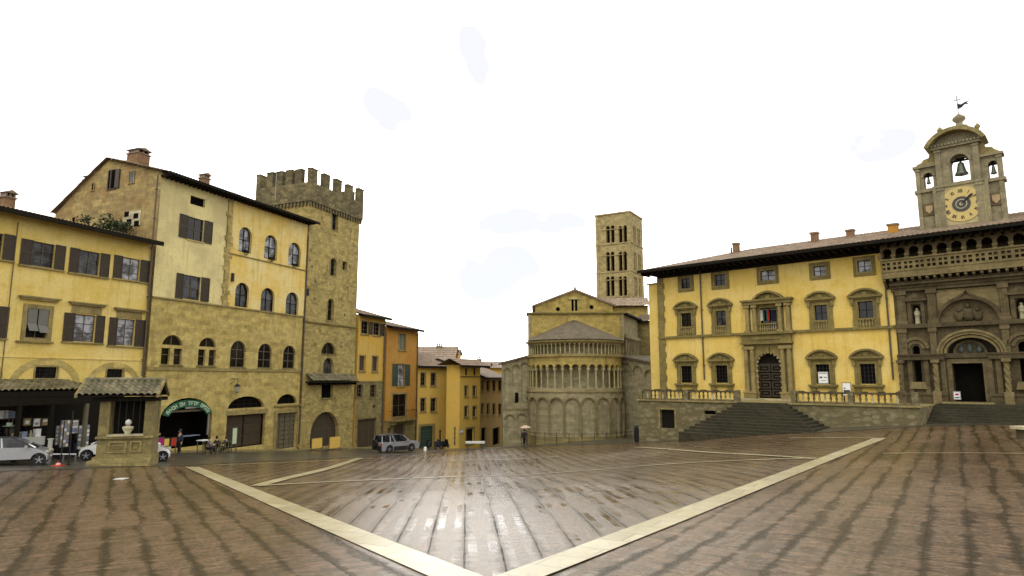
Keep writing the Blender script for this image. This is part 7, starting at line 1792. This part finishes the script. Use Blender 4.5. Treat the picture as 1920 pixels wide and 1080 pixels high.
for px, lb in ((113, 'thin dark pole in front of the canopy, left one of two'), (128, 'thin dark pole in front of the canopy, right one of two')):
    g_ = gp_(px, 872); z = at(px, 770 if px == 128 else 790, g_.y).z; o = thing('thin_pole', lb, 'pole', tuple(g_), 0, 'thin poles before the canopy'); m = MB(); m.tube([(g_.x, g_.y, g_.z-.1), (g_.x, g_.y, z)], .035, 6); m.build('shaft', 'metal_dark', o); m = MB(); m.lathe(g_.x, g_.y, [(.1, g_.z), (.1, g_.z+.06), (.04, g_.z+.1)], 8); m.build('foot', 'metal_dark', o)
# in front of the arched shop
SY = -1.6
def stand(name, label, cat, px0, py0, px1, py1, y, mat, fr=ROW, group=None):
    a0, a1, z0, z1 = fr.rc(px0, py0, px1, py1, y); c = fr.p((a0+a1)/2, y, 0); gg = gzf(c.x, c.y); o = thing(name, label, cat, (c.x, c.y, gg), 0, group)
    m = MB(fr); m.box(a0, a1, y, y+.05, z0, z1); m.build('panel', mat, o)
    m = MB(fr)
    for q in (a0-.04, a1): m.box(q, q+.04, y-.01, y+.06, gg-.1, z1+.02)
    m.box(a0-.04, a1+.04, y-.01, y+.06, z1+.02, z1+.06); m.box(a0-.06, a1+.06, y-.2, y+.25, gg-.02, gg+.03); m.build('frame', 'wood_frame', o); return o
stand('display_screen', 'magenta display screen behind the bonnet of the white hatchback', 'display screen', 287, 822, 306.5, 841, -3.2, 'cloth_magenta', group='coloured screens outside the arched shop')
stand('display_screen', 'ochre display screen between the magenta and the red ones', 'display screen', 308, 823, 317, 836, -2.6, 'paint_yellow_panel', group='coloured screens outside the arched shop')
stand('display_screen', 'red display screen at the mouth of the arched shop', 'display screen', 322, 822, 330, 836, -2.2, 'cloth_red', group='coloured screens outside the arched shop')
stand('sign_board', 'tall pale green sign board before the dark double door', 'sign board', 436, 803, 444, 832, -1.5, 'paint_lettering')
stand('yellow_board', 'yellow board on the left of the arched tower doorway', 'board', 585, 822, 604, 840, -1.6, 'paint_yellow_panel', group='yellow boards before the tower')
stand('yellow_board', 'yellow board on the right of the arched tower doorway', 'board', 618, 819, 638, 840, -1.6, 'paint_yellow_panel', group='yellow boards before the tower')
table('display_table', 'dark display table with blue goods inside the arched shop', 'table', 343, 375, 818, .6, 'paper_blue', False, dep=.6, legs='wood_dark')
o, (a0, a1, z) = table('cafe_table', 'small white topped table outside the arched shop', 'table', 381, 397, 826, -2.4, 'cloth_white', False)
# lattice fence
a0, a1, z0, z1 = ROW.rc(398, 832, 434, 848, -2.0); c = ROW.p((a0+a1)/2, -2.0, 0); gg = gzf(c.x, c.y); o = thing('lattice_fence', 'low brown lattice fence between the arched shop and the double door', 'fence', (c.x, c.y, gg))
z0 = gg; z1 = gg+.85; m = MB(ROW)
for i in range(7): q = a0+(a1-a0)*i/6; m.box(q-.025, q+.025, -2.03, -1.97, z0-.1, z1)
for z in (z0+.1, (z0+z1)/2, z1-.05): m.box(a0, a1, -2.045, -2.031, z, z+.05)
m.build('slats', 'wood_grey', o)
# end of the square
g_ = gp_(891, 843); p = at(891, 829, g_.y); o = thing('bench', 'long cream bench in front of the corner yellow house door', 'bench', tuple(g_)); w_ = 1.0
m = MB(); m.box(g_.x-w_, g_.x+w_, g_.y-.25, g_.y+.25, p.z-.12, p.z+.08); m.build('seat', 'paint_white_dull', o)
for q in (-w_+.15, w_-.3): m = MB(); m.box(g_.x+q, g_.x+q+.15, g_.y-.2, g_.y+.2, g_.z-.1, p.z-.12); m.build('leg', 'wood_door', o)
for px, pyt, pyb, lb in ((863, 833, 841, 'small white bollard at the foot of the corner yellow house'), (797, 838, 847, 'small white bollard in front of the roller door')):
    g_ = gp_(px, pyb); z = at(px, pyt, g_.y).z; o = thing('bollard', lb, 'bollard', tuple(g_), 0, 'white bollards'); m = MB(); m.lathe(g_.x, g_.y, [(.16, g_.z-.1), (.14, z-.1), (.09, z), (0, z+.03)], 10); m.build('shaft', 'paint_white', o, True); m = MB(); m.lathe(g_.x, g_.y, [(.2, g_.z-.02), (.2, g_.z+.06), (.13, g_.z+.08)], 10); m.build('base', 'stone_low', o)
panel('street_sign', 'small white street sign on the corner yellow house', 'sign', FB, 862.5, 806, 869, 811, -.06, 'paper')
pr2 = ROW.p(0, 0, 0)
# litter bin by the terrace corner, and bin at the right edge
g_ = gp_(1196, 829); h = at(1196, 798, g_.y).z-g_.z; o = thing('litter_bin', 'dark upright litter bin at the left corner of the terrace wall', 'litter bin', tuple(g_)); z = g_.z
m = MB(); m.lathe(g_.x, g_.y, [(0, z), (.24, z), (.3, z+.1), (.33, z+h*.8), (.3, z+h*.82), (.3, z+h*.9), (0, z+h*.9)], 14); m.build('drum', 'metal_dark', o, False); m = MB(); m.lathe(g_.x, g_.y, [(.35, z+h*.88), (.3, z+h), (0, z+h+.04)], 14); m.build('lid', 'rubber', o, True)
g_ = gp_(1921, 823); z = at(1918, 801, g_.y).z; o = thing('stone_block', 'dark block with a pale stone top cut by the right edge', 'stone block', tuple(g_)); m = MB(); m.box(g_.x-.18, g_.x+1.0, g_.y-.3, g_.y+.3, g_.z-.2, z-.1); m.build('body', 'stone_carved', o); m = MB(); m.box(g_.x-.38, g_.x+1.2, g_.y-.4, g_.y+.4, z-.1, z+.05); m.build('top', 'stone_pale', o)
panel('portal_notice', 'small pale notice standing at the left side of the dark portal doorway', 'notice board', PF, 1789, 735, 1800, 748, -.75, 'paper', blocks=((.2, .5, .8, .8, 'cloth_magenta'), (.1, .1, .9, .3, 'cloth_grey')))
# scooters
def scooter(label, px, py, yaw, mat):
    g_ = gp_(px, py); o = thing('scooter', label, 'scooter', tuple(g_), yaw, 'scooters by the small yellow house')
    def whl(x, nm='wheel'):
        m = MB(); n = 16
        rows = []
        for y, r in ((-.05, .17), (-.05, .22), (0, .24), (.05, .22), (.05, .17)): rows.append([m.raw((x+r*math.cos(2*math.pi*k/n), y, .24+r*math.sin(2*math.pi*k/n))) for k in range(n)])
        for A, B in zip(rows, rows[1:]):
            for k in range(n): j = (k+1) % n; m.F.append((A[k], A[j], B[j], B[k]))
        w = m.build(nm, 'rubber', o, True, True); m = MB(); m.box(x-.16, x+.16, -.03, .03, .22, .26); m.box(x-.02, x+.02, -.035, .035, .08, .4); m.build('hub', 'alloy', w, False, True)
    whl(0); whl(1.25)
    m = MB(); layers(m, [(-.25, .45), (-.2, .75), (.1, .8), (.5, .72), (.6, .4), (.95, .3), (1.0, .42), (1.1, .5), (1.15, .45), (1.0, .2), (.4, .2), (.15, .4)], [(-.16, .9, .5), (-.1, 1, .5), (.1, 1, .5), (.16, .9, .5)]); m.build('body', mat, o, False, True)
    m = MB(); m.box(-.3, .5, -.13, .13, .76, .86); m.build('seat', 'rubber', o, False, True)
    m = MB(); layers(m, [(.98, .35), (1.05, .35), (1.0, .75), (.9, 1.0), (.84, 1.0), (.92, .7)], [(-.2, .95, .6), (.2, .95, .6)]); m.build('leg_shield', mat, o, False, True)
    m = MB(); m.tube([(.9, -.32, 1.06), (.86, 0, 1.02), (.9, .32, 1.06)], .025, 6); m.tube([(1.25, 0, .24), (.9, 0, 1.0)], .035, 6); m.build('handlebar', 'metal_dark', o, False, True)
    m = MB(); m.lathe(.98, 0, [(0, .9), (.07, .93), (.08, .99), (0, 1.05)], 8); m.build('headlight', 'lamp_glass', o, True, True)
    return o
scooter('dark scooter parked in front of the roller door, leftmost of three', 804, 843, R(100), 'metal_dark'); scooter('black scooter in the middle of the three at the yellow house', 817, 843, R(75), 'cloth_navy'); scooter('dark scooter parked nearest the passage, rightmost of three', 828, 842, R(60), 'metal_dark')

# shrub on the roof behind the shuttered house
def leafy(name, label, cat, cen, rad, n, mats, stems=6, size=.14):
    o = thing(name, label, cat, (cen[0], cen[1], cen[2]-rad[2])); rnd = random.Random(3)
    m = MB()
    for k in range(stems): m.tube([(cen[0]+rnd.uniform(-.5, .5)*rad[0], cen[1]+rnd.uniform(-.3, .3), cen[2]-rad[2]), (cen[0]+rnd.uniform(-.8, .8)*rad[0], cen[1]+rnd.uniform(-.5, .5)*rad[1], cen[2]+rnd.uniform(-.2, .6)*rad[2])], [.05, .02], 5)
    m.build('stems', 'wood_door', o)
    cl = [(Vector((cen[0]+rnd.uniform(-1, 1)*rad[0], cen[1]+rnd.uniform(-1, 1)*rad[1], cen[2]+rnd.uniform(-1, .8)*rad[2])), rnd.uniform(.25, .55)) for _ in range(16)]
    for mi, mt in enumerate(mats):
        m = MB()
        for k in range(n//len(mats)):
            c, r = rnd.choice(cl); p = c+Vector((rnd.gauss(0, 1), rnd.gauss(0, 1), rnd.gauss(0, .8)))*r*.6
            d1 = Vector((rnd.uniform(-1, 1), rnd.uniform(-1, 1), rnd.uniform(-1, 1))).normalized()*size; d2 = Vector((rnd.uniform(-1, 1), rnd.uniform(-1, 1), rnd.uniform(-1, 1))).normalized()*size
            m.F.append((m.raw(p), m.raw(p+d1), m.raw(p+d1+d2), m.raw(p+d2)))
        m.build('foliage', mt, o)
    return o
sC0 = ROW.hit(282, 600)[0]
p0 = at(200, 425, 47.2); leafy('roof_garden_shrub', 'dark green shrub growing on the roof against the tall gable wall', 'shrub', (p0.x, p0.y, p0.z-.2), (1.7, 1.0, .8), 1500, ('foliage', 'foliage', 'foliage_light'))

# ================================================================ PEOPLE
def skin(pts, edges, radii, sub=1):
    me = bpy.data.meshes.new('tmp'); me.from_pydata(pts, edges, []); ob = bpy.data.objects.new('tmp', me); COL.objects.link(ob)
    ob.modifiers.new('s', 'SKIN'); sv = me.skin_vertices[0].data
    for i, r in enumerate(radii): sv[i].radius = (r, r) if not isinstance(r, tuple) else r; sv[i].use_root = (i == 0)
    sm = ob.modifiers.new('u', 'SUBSURF'); sm.levels = sm.render_levels = sub
    dg = bpy.context.evaluated_depsgraph_get(); dg.update(); out = bpy.data.meshes.new_from_object(ob.evaluated_get(dg)); bpy.data.objects.remove(ob); return out
def mobj(me, name, mat, parent):
    me.materials.clear(); me.materials.append(M[mat]); me.polygons.foreach_set('use_smooth', [True]*len(me.polygons)); me.name = name
    o = bpy.data.objects.new(name, me); COL.objects.link(o); o.parent = parent; return o
def person(label, loc, yaw, coat, legs, hair='hair', H=1.7, pose='walk', skirt=False, group=None, hold=None, bag=None):
    o = thing('person', label, 'person', loc, yaw, group)
    k = H/1.72; V = lambda x, y, z: (x*k, y*k, z*k)      # facing +y
    sit = pose == 'sit'; pz = .48 if sit else .93
    J_ = {'pel': V(0, 0, pz), 'wai': V(0, .0, pz+.17), 'che': V(0, .01, pz+.37), 'nek': V(0, .0, pz+.53), 'hd0': V(0, .015, pz+.60), 'hd1': V(0, .03, pz+.68), 'hd2': V(0, .02, pz+.76)}
    for s_2, sd_ in ((-1, 'l'), (1, 'r')):
        J_['hip'+sd_] = V(.09*s_2, 0, pz-.03)
        if sit: J_['kne'+sd_] = V(.12*s_2, .42, pz+.0); J_['ank'+sd_] = V(.12*s_2, .45, .08); J_['toe'+sd_] = V(.13*s_2, .60, .04)
        elif pose == 'walk':
            f_ = .20*s_2; J_['kne'+sd_] = V(.09*s_2, f_*.6+.06, .50); J_['ank'+sd_] = V(.09*s_2, f_-.02, .09+(.05 if s_2 < 0 else 0)); J_['toe'+sd_] = V(.10*s_2, f_+.14, .035)
        else: J_['kne'+sd_] = V(.10*s_2, .02, .50); J_['ank'+sd_] = V(.11*s_2, -.01, .09); J_['toe'+sd_] = V(.13*s_2, .14, .035)
        J_['sho'+sd_] = V(.17*s_2, 0, pz+.46)
        if hold == sd_: J_['elb'+sd_] = V(.22*s_2, .10, pz+.22); J_['wri'+sd_] = V(.15*s_2, .24, pz+.42); J_['pal'+sd_] = V(.14*s_2, .26, pz+.50)
        elif sit: J_['elb'+sd_] = V(.24*s_2, .08, pz+.22); J_['wri'+sd_] = V(.16*s_2, .30, pz+.22); J_['pal'+sd_] = V(.14*s_2, .38, pz+.22)
        else: J_['elb'+sd_] = V(.23*s_2, -.03, pz+.18); J_['wri'+sd_] = V(.24*s_2, .06*s_2+.05, pz-.05); J_['pal'+sd_] = V(.24*s_2, .06*s_2+.08, pz-.13)
    Rr = {'pel': .115, 'wai': .105, 'che': .125, 'nek': .05, 'hd0': .06, 'hd1': .088, 'hd2': .075, 'hip': .085, 'kne': .055, 'ank': .038, 'toe': .035, 'sho': .055, 'elb': .04, 'wri': .026, 'pal': .03}
    def build(keys, edges, extra, name, mat):
        idx = {q: i for i, q in enumerate(keys)}; me = skin([J_[q] for q in keys], [(idx[a], idx[b]) for a, b in edges], [(Rr[q[:3]] if q[:3] in Rr else .03)*k+extra*k for q in keys]); return mobj(me, name, mat, o)
    keys = ['pel', 'wai', 'che', 'nek', 'hd0', 'hd1', 'hd2']; ed = list(zip(keys, keys[1:]))
    for sd_ in 'lr':
        for ch_ in (('pel', 'hip', 'kne', 'ank', 'toe'), ('che', 'sho', 'elb', 'wri', 'pal')):
            prev = ch_[0]
            for q in ch_[1:]: keys.append(q+sd_); ed.append((prev, q+sd_)); prev = q+sd_
    # fingers: five short chains rooted in each palm
    pts_f = {}
    for s_2, sd_ in ((-1, 'l'), (1, 'r')):
        w_, p_ = Vector(J_['wri'+sd_]), Vector(J_['pal'+sd_]); d = (p_-w_).normalized(); side_ = d.cross(Vector((1, 0, 0)) if abs(d.x) < .7 else Vector((0, 1, 0))).normalized(); inn = d.cross(side_)
        for fi, (off, ln) in enumerate(((-.03, .075), (-.01, .088), (.01, .082), (.03, .062))):
            a = p_+side_*off+d*.02; b1 = a+d*ln*.55+inn*.01; c1 = b1+d*ln*.35+inn*.03; pts_f[f'f{fi}a'+sd_] = a; J_[f'f{fi}a'+sd_] = tuple(a); J_[f'f{fi}b'+sd_] = tuple(b1); J_[f'f{fi}c'+sd_] = tuple(c1)
            for n_ in (f'f{fi}a', f'f{fi}b', f'f{fi}c'): Rr[n_] = .009
            keys += [f'f{fi}a'+sd_, f'f{fi}b'+sd_, f'f{fi}c'+sd_]; ed += [('pal'+sd_, f'f{fi}a'+sd_), (f'f{fi}a'+sd_, f'f{fi}b'+sd_), (f'f{fi}b'+sd_, f'f{fi}c'+sd_)]
        t_ = p_-d*.03-side_*.045; t2_ = t_+d*.04-side_*.02; J_['tha'+sd_] = tuple(t_); J_['thb'+sd_] = tuple(t2_); Rr['tha'] = .012; Rr['thb'] = .01; keys += ['tha'+sd_, 'thb'+sd_]; ed += [('wri'+sd_, 'tha'+sd_), ('tha'+sd_, 'thb'+sd_)]
    build(keys, ed, 0, 'body', 'skin')
    ck = ['pel', 'wai', 'che']; ce = [('pel', 'wai'), ('wai', 'che')]
    for sd_ in 'lr':
        prev = 'che'
        for q in ('sho', 'elb', 'wri'): ck.append(q+sd_); ce.append((prev, q+sd_)); prev = q+sd_
        if not sit: J_['hem'+sd_] = tuple(Vector(J_['hip'+sd_])+Vector((0, 0, -.16*k))); Rr['hem'] = .10; ck.append('hem'+sd_); ce.append(('pel', 'hem'+sd_))
    build(ck, ce, .028, 'coat', coat)
    tk = ['pel']; te = []
    for sd_ in 'lr':
        prev = 'pel'
        for q in ('hip', 'kne', 'ank'): tk.append(q+sd_); te.append((prev, q+sd_)); prev = q+sd_
    build(tk, te, .018, 'trousers', legs)
    for sd_ in 'lr': build(['ank'+sd_, 'toe'+sd_], [('ank'+sd_, 'toe'+sd_)], .015, 'shoe', 'cloth_black')
    hx = Vector(J_['hd2']); m = MB(); m.lathe(hx.x, hx.y-.02*k, [(.085*k, hx.z-.13*k), (.105*k, hx.z-.02*k), (.095*k, hx.z+.05*k), (.05*k, hx.z+.095*k), (0, hx.z+.105*k)], 12); m.build('hair', hair, o, True, True)
    f1 = Vector(J_['hd1']); m = MB(); m.tube([f1+Vector((0, .07*k, .03*k)), f1+Vector((0, .108*k, -.01*k))], [.008*k, .015*k], 6); m.build('nose', 'skin', o, True, True)
    m = MB()
    for q in (-.03, .03): m.lathe(f1.x+q*k, f1.y+.078*k, [(0, f1.z+.02*k), (.01*k, f1.z+.03*k), (0, f1.z+.04*k)], 6)
    m.build('eyes', 'cloth_black', o, False, True); m = MB(); m.box(f1.x-.025*k, f1.x+.025*k, f1.y+.07*k, f1.y+.09*k, f1.z-.045*k, f1.z-.035*k); m.build('mouth', 'cloth_red', o, False, True)
    return o, J_
g_ = gp_(983, 836.5); yw = R(10)
o, Jt = person('person in dark clothes with a pink scarf, walking under a pale pink umbrella', tuple(g_), yw, 'cloth_black', 'cloth_black', H=1.72, hold='r')
hx = Vector(Jt['nek']); m = MB(); m.lathe(hx.x, hx.y, [(.08, hx.z-.05), (.095, hx.z), (.075, hx.z+.04)], 10); m.tube([hx+Vector((.04, .12, -.02)), hx+Vector((.05, .15, -.3))], [.04, .035], 6); m.build('scarf', 'cloth_magenta', o, True, True)
m = MB(); e2 = Vector(Jt['elbl']); m.box(e2.x-.16, e2.x-.02, e2.y-.16, e2.y+.16, e2.z-.32, e2.z-.05); m.tube([e2+Vector((-.09, -.1, -.06)), e2+Vector((-.05, 0, .1)), e2+Vector((-.09, .1, -.06))], .012, 5); m.build('shoulder_bag', 'wood_door', o, False, True)
rot = Matrix.Rotation(yw, 4, 'Z'); h_ = Vector(g_)+(rot @ Vector(Jt['palr'])); top = h_+Vector((.06, 0, .72))
um = thing('umbrella', 'pale pink open umbrella held by the person before the church', 'umbrella', tuple(h_))
m = MB(); m.tube([h_-Vector((.01, 0, .12)), h_, top+Vector((0, 0, .08))], .011, 6); m.build('shaft', 'metal_dark', um)
m = MB(); n = 8; rows = []
for r_, dz in ((.02, .02), (.25, -.03), (.45, -.12), (.6, -.26)): rows.append([m.raw(top+Vector((r_*math.cos(2*math.pi*q/16)*(1 if q % 2 == 0 else .94), r_*math.sin(2*math.pi*q/16)*(1 if q % 2 == 0 else .94), dz+(0 if q % 2 == 0 else .03*r_/.6)))) for q in range(16)])
for A, B in zip(rows, rows[1:]):
    for q in range(16): j = (q+1) % 16; m.F.append((A[q], A[j], B[j], B[q]))
m.build('canopy', 'cloth_pink', um, True)
m = MB()
for q in range(8): t = 2*math.pi*q/8; m.tube([top+Vector((.58*math.cos(t), .58*math.sin(t), -.26)), top+Vector((.3*math.cos(t), .3*math.sin(t), -.07)), top], .006, 4)
m.build('ribs', 'metal_dark', um)
def at_row(px, py, y): a, z = ROW.hit(px, py, y); p = ROW.p(a, y, 0); return (p.x, p.y, gzf(p.x, p.y)+.0)
person('person in a dark navy coat standing at the mouth of the arched shop', at_row(337, 830, -2.2), R(150), 'cloth_navy', 'cloth_black', H=1.72, pose='stand', group='people outside the arched shop')
def chair(label, loc, yaw):
    o = thing('cafe_chair', label, 'chair', loc, yaw, 'chairs outside the arched shop'); m = MB(); m.box(-.2, .2, -.2, .2, .42, .46); m.build('seat', 'wood_dark', o, False, True); m = MB(); m.box(-.2, .2, -.22, -.18, .46, .88); m.build('backrest', 'wood_dark', o, False, True)
    for x in (-.18, .15):
        for y in (-.2, .17): m = MB(); m.box(x, x+.03, y, y+.03, 0, .42); m.build('leg', 'metal_dark', o, False, True)
for px, lb, pl_, yw, cm in ((391, 'white topped table', 'person in a grey jacket seated at the small table outside the arched shop', R(-60), 'cloth_grey'), (406, 'lattice fence', 'person in black seated behind the low lattice fence', R(70), 'cloth_black'), (424, 'double door', 'person in a navy jacket seated between the lattice fence and the sign board', R(60), 'cloth_navy')):
    loc = at_row(px, 835, -1.7 if px > 400 else -3.0); chair('dark chair by the '+lb+' outside the arched shop, carrying a seated person', loc, yw); person(pl_, (loc[0], loc[1], loc[2]), yw, cm, 'cloth_black', H=1.7, pose='sit', group='people outside the arched shop')
person('person in a dark coat looking at the goods under the canopy', at_row(138, 835, -1.0), R(-30), 'cloth_black', 'cloth_navy', H=1.72, pose='stand')
